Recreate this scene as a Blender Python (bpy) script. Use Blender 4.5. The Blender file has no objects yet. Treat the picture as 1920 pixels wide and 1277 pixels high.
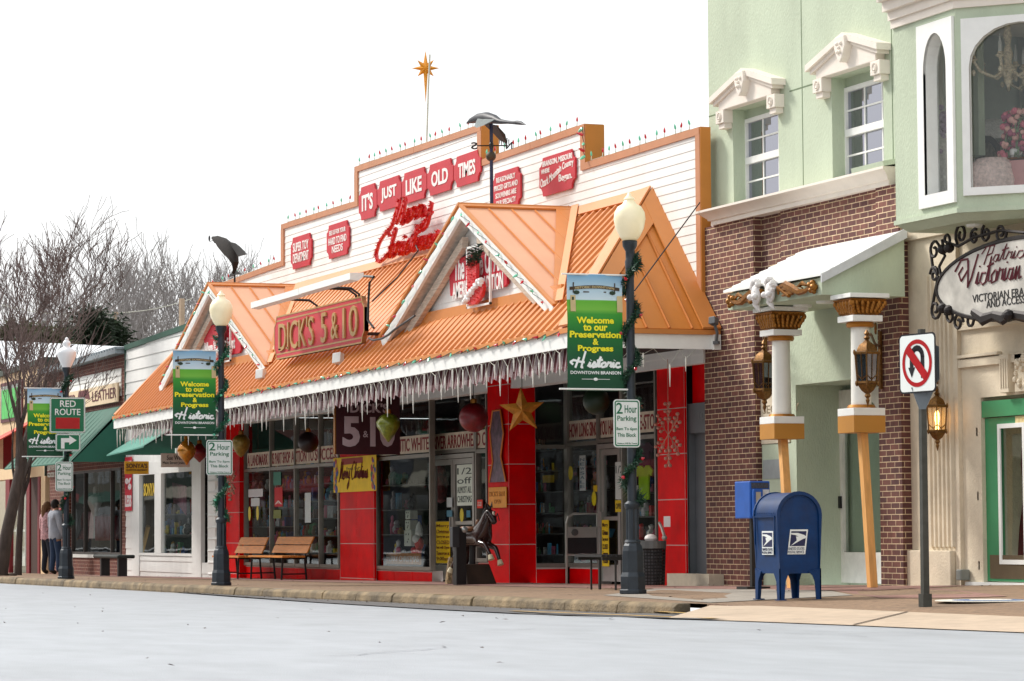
import bpy, bmesh, math, random
import numpy as np
from mathutils import Vector, Matrix
# ---------------------------------------------------------------- camera, sky, sun, exposure
SC = bpy.context.scene
COL = SC.collection
FPX = 5600.0
P1 = np.array([-1200.0-960, 638.5-1010, -FPX]); P2 = np.array([0, 638.5-994.9, -FPX])
UPV = np.cross(P1, P2); UPV /= np.linalg.norm(UPV)
if UPV[1] < 0: UPV = -UPV
XAX = -P1/np.linalg.norm(P1); YAX = np.cross(UPV, XAX)
RC = np.array([XAX, YAX, UPV]); CAM = np.array([40.0, 0.0, 1.0])
cd = bpy.data.cameras.new('camera'); cam = bpy.data.objects.new('camera', cd); COL.objects.link(cam)
M4 = Matrix.Identity(4)
for i in range(3):
    for j in range(3): M4[i][j] = float(RC[i][j])
    M4[i][3] = float(CAM[i])
cam.matrix_world = M4
cd.sensor_width = 36; cd.lens = 105; cd.clip_start = 0.5; cd.clip_end = 2000
cd.dof.use_dof = True; cd.dof.focus_distance = 40; cd.dof.aperture_fstop = 14
SC.camera = cam
SUN_EL, SUN_AZ = math.radians(42), math.radians(235)      # direction towards the sun, azimuth from +Y clockwise
w = bpy.data.worlds.new("World"); SC.world = w; w.use_nodes = True
nt = w.node_tree; nt.nodes.clear()
sky = nt.nodes.new('ShaderNodeTexSky'); sky.sky_type = 'NISHITA'; sky.sun_disc = False
sky.sun_elevation = SUN_EL; sky.sun_rotation = SUN_AZ; sky.dust_density = 5; sky.air_density = 1.5
bw = nt.nodes.new('ShaderNodeRGBToBW'); mx = nt.nodes.new('ShaderNodeMix'); mx.data_type = 'RGBA'
mx.inputs[0].default_value = 0.12
bg = nt.nodes.new('ShaderNodeBackground'); bg.inputs[1].default_value = 0.115
# thick even overcast: a white cloud layer over most of the sky, the physical sky showing faintly through it
mx.inputs[6].default_value = (6.6, 6.75, 6.9, 1)
out = nt.nodes.new('ShaderNodeOutputWorld')
nt.links.new(sky.outputs[0], mx.inputs[7]); nt.links.new(mx.outputs[2], bg.inputs[0]); nt.links.new(bg.outputs[0], out.inputs[0])
sd = bpy.data.lights.new('sun', 'SUN'); sd.energy = 2.3; sd.angle = math.radians(12); sd.color = (1, 0.96, 0.9)
so = bpy.data.objects.new('sun', sd); COL.objects.link(so)
sdir = Vector((math.sin(SUN_AZ)*math.cos(SUN_EL), math.cos(SUN_AZ)*math.cos(SUN_EL), math.sin(SUN_EL)))
so.rotation_euler = sdir.to_track_quat('Z', 'Y').to_euler(); so.location = (0, -20, 30)
SC.view_settings.view_transform = 'Standard'; SC.view_settings.look = 'None'
SC.view_settings.gamma = 1; SC.view_settings.exposure = 0.7
SC.cycles.max_bounces = 6; SC.cycles.transparent_max_bounces = 16; SC.cycles.use_denoising = True
# ---------------------------------------------------------------- measuring helpers: sight line met with a real plane
def _ray(px, py): return RC @ np.array([px-960, 638.5-py, -FPX])
def WY(px, py, y=16.6):
    d = _ray(px, py); return CAM + d*((y-CAM[1])/d[1])
def WX(px, py, x):
    d = _ray(px, py); return CAM + d*((x-CAM[0])/d[0])
def xof(px, y=16.6, py=800): return float(WY(px, py, y)[0])
def zof(px, py, y=16.6): return float(WY(px, py, y)[2])
GX = [-90, -28, -11.75, 3.3, 6.4, 9.4, 12.1, 30, 60]; GW = [-.3, .011, .124, .24, .293, .33, .375, .55, .6]
KX = [-90, -22.8, -3.5, 7.25, 12.6, 30, 60]; KZ = [-.15, .098, .160, .215, .243, .27, .3]
def gz(x, y):
    a = np.interp(x, GX, GW); b = np.interp(x, KX, KZ); t = max(0, min(1.6, (y-12.6)/4.0)); return float(b+(a-b)*t)
def rz(x, y): return float(np.interp(x, KX, KZ)) - float(np.interp(x, [11, 15], [.13, .05])) + .004*min(6, max(0, 12.6-y))
def GG(px, py, h=gz):
    z = .2
    for k in range(12):
        d = _ray(px, py); t = (z-CAM[2])/d[2]; p = CAM+d*t; z = .5*z+.5*h(p[0], p[1])
    return p
# ---------------------------------------------------------------- materials
def lin(c):
    c = c/255.0; return c/12.92 if c <= .04045 else ((c+.055)/1.055)**2.4
MATS = {}
def mat(name, rgb, rough=.6, metal=0, var=.12, scale=6, bump=0, bscale=40, spec=.5, coat=0, dirt=0, stretch=None, alpha=1, trans=0, emit=0, ecol=None):
    if name in MATS: return MATS[name]
    m = bpy.data.materials.new(name); m.use_nodes = True; MATS[name] = m
    n = m.node_tree; b = n.nodes['Principled BSDF']
    base = [lin(v) for v in rgb]
    tc = n.nodes.new('ShaderNodeNewGeometry'); mp = n.nodes.new('ShaderNodeMapping')
    n.links.new(tc.outputs['Position'], mp.inputs[0])
    if stretch: mp.inputs['Scale'].default_value = stretch
    nz = n.nodes.new('ShaderNodeTexNoise'); nz.inputs['Scale'].default_value = scale; nz.inputs['Detail'].default_value = 5
    nz.inputs['Roughness'].default_value = .6
    n.links.new(mp.outputs[0], nz.inputs[0])
    mr = n.nodes.new('ShaderNodeMapRange'); mr.inputs[1].default_value = .3; mr.inputs[2].default_value = .7
    mr.inputs[3].default_value = 1-var; mr.inputs[4].default_value = 1+var*.6
    n.links.new(nz.outputs[0], mr.inputs[0])
    vm = n.nodes.new('ShaderNodeVectorMath'); vm.operation = 'SCALE'; vm.inputs[0].default_value = base
    n.links.new(mr.outputs[0], vm.inputs['Scale'])
    last = vm.outputs[0]
    if dirt:
        nd = n.nodes.new('ShaderNodeTexNoise'); nd.inputs['Scale'].default_value = .9; nd.inputs['Detail'].default_value = 8; nd.inputs['Roughness'].default_value = .7
        n.links.new(mp.outputs[0], nd.inputs[0])
        rr = n.nodes.new('ShaderNodeMapRange'); rr.inputs[1].default_value = .5; rr.inputs[2].default_value = .75; rr.inputs[3].default_value = 0; rr.inputs[4].default_value = dirt
        n.links.new(nd.outputs[0], rr.inputs[0])
        mm = n.nodes.new('ShaderNodeMix'); mm.data_type = 'RGBA'; mm.inputs[7].default_value = (.06, .05, .04, 1)
        n.links.new(rr.outputs[0], mm.inputs[0]); n.links.new(last, mm.inputs[6]); last = mm.outputs[2]
    n.links.new(last, b.inputs['Base Color'])
    b.inputs['Roughness'].default_value = rough; b.inputs['Metallic'].default_value = metal
    b.inputs['Specular IOR Level'].default_value = spec; b.inputs['Coat Weight'].default_value = coat
    if coat: b.inputs['Coat Roughness'].default_value = .08
    if alpha < 1: b.inputs['Alpha'].default_value = alpha
    if trans: b.inputs['Transmission Weight'].default_value = trans
    if emit:
        b.inputs['Emission Color'].default_value = [lin(v) for v in (ecol or rgb)]+[1]; b.inputs['Emission Strength'].default_value = emit
    if bump:
        nb = n.nodes.new('ShaderNodeTexNoise'); nb.inputs['Scale'].default_value = bscale; nb.inputs['Detail'].default_value = 3
        n.links.new(mp.outputs[0], nb.inputs[0])
        bp = n.nodes.new('ShaderNodeBump'); bp.inputs['Strength'].default_value = bump; bp.inputs['Distance'].default_value = .02
        n.links.new(nb.outputs[0], bp.inputs['Height']); n.links.new(bp.outputs[0], b.inputs['Normal'])
    return m
def brickmat(name, c1, c2, mortar, w=.205, h=.068, ms=.010, rough=.8, cvar=None):
    m = bpy.data.materials.new(name); m.use_nodes = True; MATS[name] = m
    n = m.node_tree; b = n.nodes['Principled BSDF']; g = n.nodes.new('ShaderNodeNewGeometry')
    s = n.nodes.new('ShaderNodeSeparateXYZ'); n.links.new(g.outputs['Position'], s.inputs[0])
    a = n.nodes.new('ShaderNodeMath'); a.operation = 'ADD'; n.links.new(s.outputs[0], a.inputs[0]); n.links.new(s.outputs[1], a.inputs[1])
    c = n.nodes.new('ShaderNodeCombineXYZ'); n.links.new(a.outputs[0], c.inputs[0]); n.links.new(s.outputs[2], c.inputs[1])
    t = n.nodes.new('ShaderNodeTexBrick'); n.links.new(c.outputs[0], t.inputs[0])
    t.inputs['Scale'].default_value = 1; t.inputs['Brick Width'].default_value = w; t.inputs['Row Height'].default_value = h
    t.inputs['Mortar Size'].default_value = ms*.5; t.inputs['Mortar Smooth'].default_value = .1; t.inputs['Bias'].default_value = -.1
    t.inputs['Color1'].default_value = [lin(v) for v in c1]+[1]; t.inputs['Color2'].default_value = [lin(v) for v in c2]+[1]
    t.inputs['Mortar'].default_value = [lin(v) for v in mortar]+[1]
    nz = n.nodes.new('ShaderNodeTexNoise'); nz.inputs['Scale'].default_value = 14; nz.inputs['Detail'].default_value = 6
    n.links.new(g.outputs['Position'], nz.inputs[0])
    n2 = n.nodes.new('ShaderNodeTexNoise'); n2.inputs['Scale'].default_value = 1.1; n2.inputs['Detail'].default_value = 4
    n.links.new(g.outputs['Position'], n2.inputs[0])
    ml = n.nodes.new('ShaderNodeMath'); ml.operation = 'MULTIPLY'; n.links.new(nz.outputs[0], ml.inputs[0]); n.links.new(n2.outputs[0], ml.inputs[1])
    mr = n.nodes.new('ShaderNodeMapRange'); mr.inputs[1].default_value = .12; mr.inputs[2].default_value = .4; mr.inputs[3].default_value = .72; mr.inputs[4].default_value = 1.25
    n.links.new(ml.outputs[0], mr.inputs[0])
    vm = n.nodes.new('ShaderNodeVectorMath'); vm.operation = 'SCALE'; n.links.new(t.outputs[0], vm.inputs[0]); n.links.new(mr.outputs[0], vm.inputs['Scale'])
    n.links.new(vm.outputs[0], b.inputs['Base Color']); b.inputs['Roughness'].default_value = rough
    bp = n.nodes.new('ShaderNodeBump'); bp.inputs['Strength'].default_value = .6; bp.inputs['Distance'].default_value = .006; bp.invert = True
    n.links.new(t.outputs['Fac'], bp.inputs['Height']); n.links.new(bp.outputs[0], b.inputs['Normal'])
    return m
def glassmat(name, tint=(200, 215, 210), refl=.25, rough=.02, base=None, gcol=(.9, .95, .95, 1)):
    m = bpy.data.materials.new(name); m.use_nodes = True; MATS[name] = m
    n = m.node_tree; n.nodes.clear(); o = n.nodes.new('ShaderNodeOutputMaterial')
    tr = n.nodes.new('ShaderNodeBsdfTransparent'); tr.inputs[0].default_value = [lin(v) for v in tint]+[1]
    gl = n.nodes.new('ShaderNodeBsdfGlossy'); gl.inputs['Roughness'].default_value = rough; gl.inputs[0].default_value = gcol
    lw = n.nodes.new('ShaderNodeFresnel'); lw.inputs[0].default_value = 1.5
    mr = n.nodes.new('ShaderNodeMapRange'); mr.inputs[1].default_value = 0; mr.inputs[2].default_value = 1; mr.inputs[3].default_value = refl*.15 if base is None else base; mr.inputs[4].default_value = min(1, refl*4)
    g = n.nodes.new('ShaderNodeNewGeometry'); nz = n.nodes.new('ShaderNodeTexNoise'); nz.inputs['Scale'].default_value = .8
    n.links.new(g.outputs['Position'], nz.inputs[0])
    bp = n.nodes.new('ShaderNodeBump'); bp.inputs['Strength'].default_value = .12; bp.inputs['Distance'].default_value = .02
    n.links.new(nz.outputs[0], bp.inputs['Height']); n.links.new(bp.outputs[0], gl.inputs['Normal'])
    mx = n.nodes.new('ShaderNodeMixShader'); n.links.new(lw.outputs[0], mr.inputs[0]); n.links.new(mr.outputs[0], mx.inputs[0])
    n.links.new(tr.outputs[0], mx.inputs[1]); n.links.new(gl.outputs[0], mx.inputs[2]); n.links.new(mx.outputs[0], o.inputs[0])
    return m
# ---------------------------------------------------------------- mesh builder
def front(y0): return lambda u, v, w: (u, y0-w, v)           # u = x, v = z, w out of the wall towards the street
def side(x0): return lambda u, v, w: (x0+w, u, v)            # u = y, v = z, w towards +x
def frame(o, U, V):
    o = Vector(o); U = Vector(U).normalized(); V = Vector(V).normalized(); N = U.cross(V)
    return lambda u, v, w: tuple(o+U*u+V*v+N*w)
ID = lambda u, v, w: (u, v, w)
class MB:
    def __init__(s, tf=ID): s.v = []; s.f = []; s.mi = []; s.tf = tf; s.cur = 0
    def add(s, vs, fs):
        b = len(s.v); s.v += [s.tf(*map(float, p)) for p in vs]
        s.f += [tuple(b+i for i in f) for f in fs]; s.mi += [s.cur]*len(fs); return s
    def box(s, x0, x1, y0, y1, z0, z1):
        return s.add([(x0, y0, z0), (x1, y0, z0), (x1, y1, z0), (x0, y1, z0), (x0, y0, z1), (x1, y0, z1), (x1, y1, z1), (x0, y1, z1)],
                     [(0, 3, 2, 1), (4, 5, 6, 7), (0, 1, 5, 4), (1, 2, 6, 5), (2, 3, 7, 6), (3, 0, 4, 7)])
    def prism(s, pts, w0, w1, cap=True):
        n = len(pts); vs = [(p[0], p[1], w0) for p in pts]+[(p[0], p[1], w1) for p in pts]
        fs = [(i, (i+1) % n, n+(i+1) % n, n+i) for i in range(n)]
        if cap: fs += [tuple(range(n-1, -1, -1)), tuple(range(n, 2*n))]
        return s.add(vs, fs)
    def hull(s, a, b):                       # solid between two polygons of equal count given as full 3-D points
        n = len(a); return s.add(list(a)+list(b), [(i, (i+1) % n, n+(i+1) % n, n+i) for i in range(n)]+[tuple(range(n-1, -1, -1)), tuple(range(n, 2*n))])
    def slab(s, pts, t):                     # 3-D polygon thickened downwards along its normal
        a = Vector(pts[1])-Vector(pts[0]); b = Vector(pts[2])-Vector(pts[0]); n = a.cross(b).normalized()*t
        return s.hull(pts, [tuple(Vector(p)-n) for p in pts])
    def ring(s, path, profs, closed=False, caps=True):
        k = len(profs[0]); vs = [q for pr in profs for q in pr]; m = len(profs); fs = []
        for i in range(m if closed else m-1):
            for j in range(k):
                a = i*k+j; b_ = i*k+(j+1) % k; c = ((i+1) % m)*k+(j+1) % k; d = ((i+1) % m)*k+j; fs.append((a, b_, c, d))
        if caps and not closed: fs += [tuple(range(k-1, -1, -1)), tuple(range((m-1)*k, m*k))]
        return s.add(vs, fs)
    def tube(s, path, r, n=6, closed=False, squash=1):
        path = [Vector(p) for p in path]; m = len(path); rs = r if isinstance(r, (list, tuple)) else [r]*m
        prof = []; up = None
        for i in range(m):
            if closed: d = path[(i+1) % m]-path[i-1]
            else: d = path[min(i+1, m-1)]-path[max(i-1, 0)]
            if d.length < 1e-9: d = Vector((0, 0, 1))
            d.normalize()
            if up is None: up = Vector((0, 0, 1)) if abs(d.z) < .9 else Vector((1, 0, 0))
            a = d.cross(up)
            if a.length < 1e-4: a = d.cross(Vector((0, 1, .1)))
            a.normalize(); b = a.cross(d).normalized(); up = b
            prof.append([tuple(path[i]+(a*math.cos(2*math.pi*j/n)+b*math.sin(2*math.pi*j/n)*squash)*rs[i]) for j in range(n)])
        return s.ring(path, prof, closed)
    def lathe(s, prof, c=(0, 0, 0), n=16, ax='z', sq=(1, 1)):
        rings = []
        for r, z in prof:
            row = []
            for j in range(n):
                t = 2*math.pi*j/n; u, v = r*math.cos(t)*sq[0], r*math.sin(t)*sq[1]
                row.append((c[0]+u, c[1]+v, c[2]+z) if ax == 'z' else ((c[0]+z, c[1]+u, c[2]+v) if ax == 'x' else (c[0]+u, c[1]+z, c[2]+v)))
            rings.append(row)
        return s.ring(None, rings)
    def ball(s, c, r, n=10, m=6, sc=(1, 1, 1)):
        rings = []
        for i in range(m+1):
            a = -math.pi/2+math.pi*i/m; rr = max(.02, math.cos(a))*r
            rings.append([(c[0]+rr*math.cos(2*math.pi*j/n)*sc[0], c[1]+rr*math.sin(2*math.pi*j/n)*sc[1], c[2]+r*math.sin(a)*sc[2]) for j in range(n)])
        return s.ring(None, rings)
    def text(s, txt, u0, u1, v0, v1, w0=0, w1=.01, bold=0, shear=0, warp=None, space=1, res=3):
        me = text_mesh(txt, bold, shear, space, res)
        if me is None: return s
        vs, fs = me; xs = [v[0] for v in vs]; ys = [v[1] for v in vs]; ax, bx, ay, by = min(xs), max(xs), min(ys), max(ys)
        o = []
        for x, y, z in vs:
            fu = (x-ax)/(bx-ax or 1); fv = (y-ay)/(by-ay or 1)
            if warp: fu, fv = warp(fu, fv)
            o.append((u0+(u1-u0)*fu, v0+(v1-v0)*fv, w0+(w1-w0)*(z > 0)))
        return s.add(o, fs)
    def build(s, name, m=None, parent=None, smooth=False, bevel=0, fixn=True, kind=None, angle=40):
        me = bpy.data.meshes.new(name); vs = s.v
        if parent is not None and parent.get('_w'):
            l = parent['_w']; vs = [(a-l[0], b-l[1], c-l[2]) for a, b, c in vs]
        me.from_pydata(vs, [], s.f)
        ms = m if isinstance(m, (list, tuple)) else [m]
        for q in ms:
            if q: me.materials.append(q)
        if len(ms) > 1: me.polygons.foreach_set('material_index', s.mi)
        if fixn:
            bm = bmesh.new(); bm.from_mesh(me); bmesh.ops.recalc_face_normals(bm, faces=bm.faces); bm.to_mesh(me); bm.free()
        if smooth:
            me.polygons.foreach_set('use_smooth', [True]*len(me.polygons)); me.set_sharp_from_angle(angle=math.radians(angle))
        o = bpy.data.objects.new(name, me); COL.objects.link(o)
        if bevel:
            bv = o.modifiers.new('bevel', 'BEVEL'); bv.width = bevel; bv.segments = 2; bv.limit_method = 'ANGLE'
        if parent is not None: o.parent = parent; 
        if parent is not None and parent.type == 'MESH': o['_w'] = parent.get('_w', None) or [0, 0, 0]
        elif parent is not None and parent.get('_w'): o['_w'] = list(parent['_w'])
        if kind: o['kind'] = kind
        return o
_tc = {}
def text_mesh(txt, bold=0, shear=0, space=1, res=3):
    k = (txt, bold, shear, space, res)
    if k in _tc: return _tc[k]
    c = bpy.data.curves.new('t', 'FONT'); c.body = txt; c.offset = bold; c.shear = shear; c.space_character = space
    c.resolution_u = res; c.extrude = .1; c.fill_mode = 'BOTH'
    o = bpy.data.objects.new('t', c); COL.objects.link(o)
    dg = bpy.context.evaluated_depsgraph_get(); dg.update()
    me = bpy.data.meshes.new_from_object(o.evaluated_get(dg))
    r = ([tuple(v.co) for v in me.vertices], [tuple(p.vertices) for p in me.polygons]) if len(me.vertices) else None
    bpy.data.meshes.remove(me); bpy.data.objects.remove(o); bpy.data.curves.remove(c); _tc[k] = r
    return r
def tag(o, label=None, cat=None, group=None, kind=None):
    if label: o['label'] = label
    if cat: o['category'] = cat
    if group: o['group'] = group
    if kind: o['kind'] = kind
    return o
def thing(name, label, cat, loc=(0, 0, 0), group=None, local=False):
    o = bpy.data.objects.new(name, None); COL.objects.link(o); o.empty_display_size = .2
    o.location = loc
    if not local: o['_w'] = [float(v) for v in loc]
    return tag(o, label, cat, group)
def struct(mb, name, m, **k): o = mb.build(name, m, **k); o['kind'] = 'structure'; return o
def copy_tree(o, parent=None):
    c = o.copy(); COL.objects.link(c); c.parent = parent
    for ch in list(o.children): copy_tree(ch, c)
    return c
def clip(poly, a, b, c):                     # keep a*x+b*z<=c
    o = []; n = len(poly)
    for i in range(n):
        p, q = poly[i], poly[(i+1) % n]; dp = a*p[0]+b*p[1]-c; dq = a*q[0]+b*q[1]-c
        if dp <= 0: o.append(p)
        if dp*dq < 0: t = dp/(dp-dq); o.append((p[0]+(q[0]-p[0])*t, p[1]+(q[1]-p[1])*t))
    return o
def clapboards(mb, poly, pitch=.125, off=.008, z0=None):
    zs = [p[1] for p in poly]; z = z0 if z0 is not None else min(zs); zt = max(zs)
    while z < zt:
        q = clip(clip(poly, 0, -1, -z), 0, 1, z+pitch)
        if len(q) >= 3:
            ft = [(p[0], p[1], off*(1-(p[1]-z)/pitch)+.002) for p in q]; bk = [(p[0], p[1], -.02) for p in q]
            n = len(q); mb.add(ft+bk, [tuple(range(n))]+[(i, n+i, n+(i+1) % n, (i+1) % n) for i in range(n)])
        z += pitch
    return mb
def rect(a, b, c, d): return [(a, c), (b, c), (b, d), (a, d)]
def ticket(u0, u1, v0, v1, r):               # sign board with notched corners
    o = []
    for cx, cy, a0 in ((u0, v0, 90), (u1, v0, 180), (u1, v1, 270), (u0, v1, 0)):
        pts = [(cx+r*math.cos(math.radians(a0-t)), cy+r*math.sin(math.radians(a0-t))) for t in (0, 30, 60, 90)]
        o += pts
    return o
def rrect(u0, u1, v0, v1, r, n=4):
    o = []
    for cx, cy, a0 in ((u0+r, v0+r, 180), (u1-r, v0+r, 270), (u1-r, v1-r, 0), (u0+r, v1-r, 90)):
        o += [(cx+r*math.cos(math.radians(a0+90*t/n)), cy+r*math.sin(math.radians(a0+90*t/n))) for t in range(n+1)]
    return o
# ================================================================ materials
SIDING = mat('white_clapboard', (236, 235, 231), .55, var=.06, scale=3, dirt=.1, stretch=(1, 1, .3))
ORANGE = mat('copper_paint_metal', (206, 130, 62), .42, var=.08, scale=1.5, spec=.6, dirt=.05)
SEAM = mat('matt_seam_metal', (196, 122, 66), .8, var=.1, spec=.1)
ORIB = mat('orange_rib_metal', (206, 120, 32), .42, var=.1, scale=2, spec=.6, dirt=.05)
PEACH = mat('peach_sheen_metal', (220, 164, 128), .45, var=.08, scale=1.2, spec=.4)  # sky sheen on the orange metal, put into the panel colour
TRIM = mat('tan_metal_trim', (190, 130, 92), .5, var=.12, scale=2)
OCHRE = mat('shaded_return_metal', (196, 124, 48), .5, var=.1, scale=2)  # shade on the parapet's side faces, painted as a deeper trim colour
WHITE = mat('white_paint', (236, 236, 232), .5, var=.05)
RED = mat('red_signboard', (190, 38, 52), .55, var=.1, scale=3)
REDTILE = mat('red_glazed_tile', (228, 2, 8), .4, var=.2, scale=2.5, dirt=.22, coat=0, spec=.05)
GROUT = mat('pale_grout', (205, 190, 182), .8, var=.1)
DARK = mat('dark_interior', (22, 18, 18), .9)
BLACK = mat('black_metal', (20, 20, 22), .45, var=.2)
ALU = mat('brushed_aluminium', (172, 168, 160), .4, .5, var=.08, scale=4)
GOLD = mat('gold_lettering', (188, 150, 92), .4, .2, var=.15)
GOLDDK = mat('aged_gold', (150, 96, 32), .38, .7, var=.35, scale=25)
GREYWOOD = mat('weathered_board', (200, 182, 164), .8, var=.3, scale=5, stretch=(1, 1, 8))
GLASS = glassmat('shop_glass', (236, 244, 242), .2)
GLASSUP = glassmat('upper_window_glass', (130, 145, 150), .55, base=.38, gcol=(.72, .72, .86, 1))  # lavender of the reflected sky put into the gloss colour
TINRED = mat('red_tinsel', (214, 14, 24), .35, var=.35, scale=60, spec=.8)
BULBR = mat('red_bulb', (205, 20, 45), .2, coat=.6)
BULBG = mat('green_bulb', (110, 214, 176), .2, coat=.6)
WIRE = mat('pale_wire', (205, 205, 190), .6)
WIREG = mat('dark_green_wire', (40, 60, 48), .6)
ICE = mat('icicle_plastic', (232, 230, 220), .3, var=.05)
# ================================================================ ground
def sheet(xs, ys, h, dz=0):
    m = MB(); vs = [(x, y, h(x, y)+dz) for y in ys for x in xs]; n = len(xs)
    m.add(vs, [(j*n+i, j*n+i+1, (j+1)*n+i+1, (j+1)*n+i) for j in range(len(ys)-1) for i in range(n-1)]); return m
ROAD = mat('bleached_asphalt', (156, 160, 165), .55, var=.12, scale=3, bump=.35, bscale=120, spec=.8, dirt=.16, stretch=(.4, 1, 1))
GUTTER = mat('dark_damp_asphalt', (96, 94, 94), .6, var=.25, scale=7, bump=.5, bscale=90, spec=.5, dirt=.2)
PEBBLE = mat('brown_exposed_aggregate', (142, 116, 92), .8, var=.35, scale=16, bump=.6, bscale=120, dirt=.5)
CONC = mat('pale_concrete_slab', (186, 166, 144), .7, var=.14, scale=5, bump=.3, bscale=60, dirt=.25)
KERB = mat('worn_kerb_concrete', (132, 114, 86), .85, var=.6, scale=3.2, bump=.9, bscale=30, dirt=.9)
xs = [-400, -200, -120, -90]+[-60+2*i for i in range(61)]+[90, 200]
def rzz(x, y): return rz(x, y)
struct(sheet(xs, [-60, -40, -20, -8, 0, 3, 6, 8, 9, 10, 11, 12, 12.8], rzz), 'road', ROAD, smooth=True)
xs2 = [-200, -120]+[-90+2*i for i in range(52)]+[12.4]
struct(sheet(xs2, [12.72, 13.4, 14, 14.8, 15.6, 16.9], gz), 'sidewalk', PEBBLE, smooth=True)
struct(sheet([12.4+i*.8 for i in range(60)], [12.71, 12.9, 13.5, 14.2, 15, 16, 17.2], lambda x, y: gz(x, y)), 'sidewalk', PEBBLE, smooth=True)
# kerb stones: one cast kerb with joints
k = MB()
x = -90.0; rnd = random.Random(3)
while x < 12.0:
    L = 1.5; x1 = min(x+L-.015, 12.3); jz = rnd.uniform(-.006, .006)
    a, b = gz(x, 12.6), gz(x1, 12.6); yf = 12.55+rnd.uniform(-.012, .012)
    pr = [(yf+.02, -.3), (yf, -.1), (yf+.012, -.03), (yf+.05, .004+jz), (12.74, .006+jz), (12.74, -.3)]
    k.ring(None, [[(x, p[0], a+p[1]) for p in pr], [(x+.02, p[0], a+p[1]) for p in pr], [(x1-.02, p[0], b+p[1]) for p in pr], [(x1, p[0], b+p[1]) for p in pr]])
    x += L
# turned end of the kerb at the driveway
struct(k, 'kerb', KERB, bevel=.012)
# darker asphalt lane beside the kerb
def poly_on(pts, h, dz, m=None):
    m = m or MB(); q = []
    for (px, py) in pts: p = GG(px, py, h); q.append((p[0], p[1], h(p[0], p[1])+dz))
    return m, q
edge = [(0, 1093), (300, 1108), (600, 1131), (800, 1143), (1000, 1153), (1250, 1161), (1330, 1164)]
g = MB(); pts = []
for px, py in edge: p = GG(px, py, rz); pts.append((p[0], p[1]))
pts = [(-90, 11.5)]+pts
vs = []; n = len(pts)
for (x, y) in pts: vs.append((x, y, rz(x, y)+.012))
for (x, y) in pts: vs.append((x, 12.7, rz(x, 12.7)+.012))
g.add(vs, [(i, i+1, n+i+1, n+i) for i in range(n-1)]); struct(g, 'road_edge_lane', GUTTER)
YPAINT = mat('faded_yellow_paint', (186, 150, 84), .8, var=.4, scale=20)
for i, (a, b) in enumerate([((1010, 1151), (1180, 1146)), ((1180, 1146), (1340, 1156)), ((960, 1148), (1340, 1163))]):
    p, q = GG(*a, rz), GG(*b, rz); m = MB(); d = .05
    m.add([(p[0], p[1]-d, rz(p[0], p[1])+.018), (q[0], q[1]-d, rz(q[0], q[1])+.018), (q[0], q[1]+d, rz(q[0], q[1])+.018), (p[0], p[1]+d, rz(p[0], p[1])+.018)], [(0, 1, 2, 3)])
    struct(m, 'road_marking', YPAINT)
# driveway apron of pale concrete, sloping from the sidewalk to the road
def apz(x, y):
    t = max(0, min(1, (y-11.2)/1.9)); return rz(x, 11.2)*(1-t)+gz(x, 13.1)*t+.006
ap = [GG(p[0], p[1], gz) for p in [(1331, 1136.6), (1430, 1137), (1600, 1144), (1760, 1151), (1930, 1158)]]
lo = [GG(p[0], p[1], rz) for p in [(1250, 1161), (1420, 1167), (1600, 1174), (1760, 1181), (1930, 1188)]]
m = MB(); vs = []
N = 7
for i in range(5):
    for j in range(N+1):
        t = j/N; x, y = lo[i][0]*(1-t)+ap[i][0]*t, lo[i][1]*(1-t)+ap[i][1]*t
        z0 = rz(lo[i][0], lo[i][1])+.008; z1 = gz(ap[i][0], ap[i][1])+.006
        vs.append((x, y, z0*(1-t)+z1*t))
W_ = N+1
m.add(vs, [(i*W_+j, (i+1)*W_+j, (i+1)*W_+j+1, i*W_+j+1) for i in range(4) for j in range(N)])
last = m.v[-W_:]; m.add([last[0], last[-1], (60, last[-1][1]-.6, gz(60, 13)), (60, last[0][1]-2, rz(60, 11)+.01)], [(0, 3, 2, 1)])
struct(m, 'driveway_apron', CONC, smooth=True)
CRK = mat('road_crack_tar', (108, 110, 114), .8, var=.4, scale=10); rnd = random.Random(41)
for i in range(9):
    x0_, y0_ = rnd.uniform(2, 24), rnd.uniform(5, 11.3); a_ = rnd.uniform(-.25, .25)+(math.pi/2 if i % 4 == 0 else 0); m = MB(); p = (x0_, y0_)
    for j in range(rnd.randint(6, 16)):
        a_ += rnd.gauss(0, .25); q = (p[0]+.22*math.cos(a_), min(11.5, p[1]+.22*math.sin(a_))); w_ = rnd.uniform(.003, .009); m.add([(p[0], p[1]-w_, rz(*p)+.006), (q[0], q[1]-w_, rz(*q)+.006), (q[0]+w_, q[1]+w_, rz(*q)+.006), (p[0]+w_, p[1]+w_, rz(*p)+.006)], [(0, 1, 2, 3)]); p = q
    struct(m, 'road_crack', CRK)
JOINT = mat('dark_joint_sand', (60, 48, 38), .9)
def seam(px0, py0, px1, py1, wd, name, mt, h=None, dz=.012):
    h = h or gz
    p, q = GG(px0, py0, h), GG(px1, py1, h); d = Vector((q[0]-p[0], q[1]-p[1], 0)); d.normalize(); s_ = Vector((-d.y, d.x, 0))*wd
    m = MB(); m.add([(p[0]-s_.x, p[1]-s_.y, p[2]+dz), (q[0]-s_.x, q[1]-s_.y, q[2]+dz), (q[0]+s_.x, q[1]+s_.y, q[2]+dz), (p[0]+s_.x, p[1]+s_.y, p[2]+dz)], [(0, 1, 2, 3)])
    return struct(m, name, mt)
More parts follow.
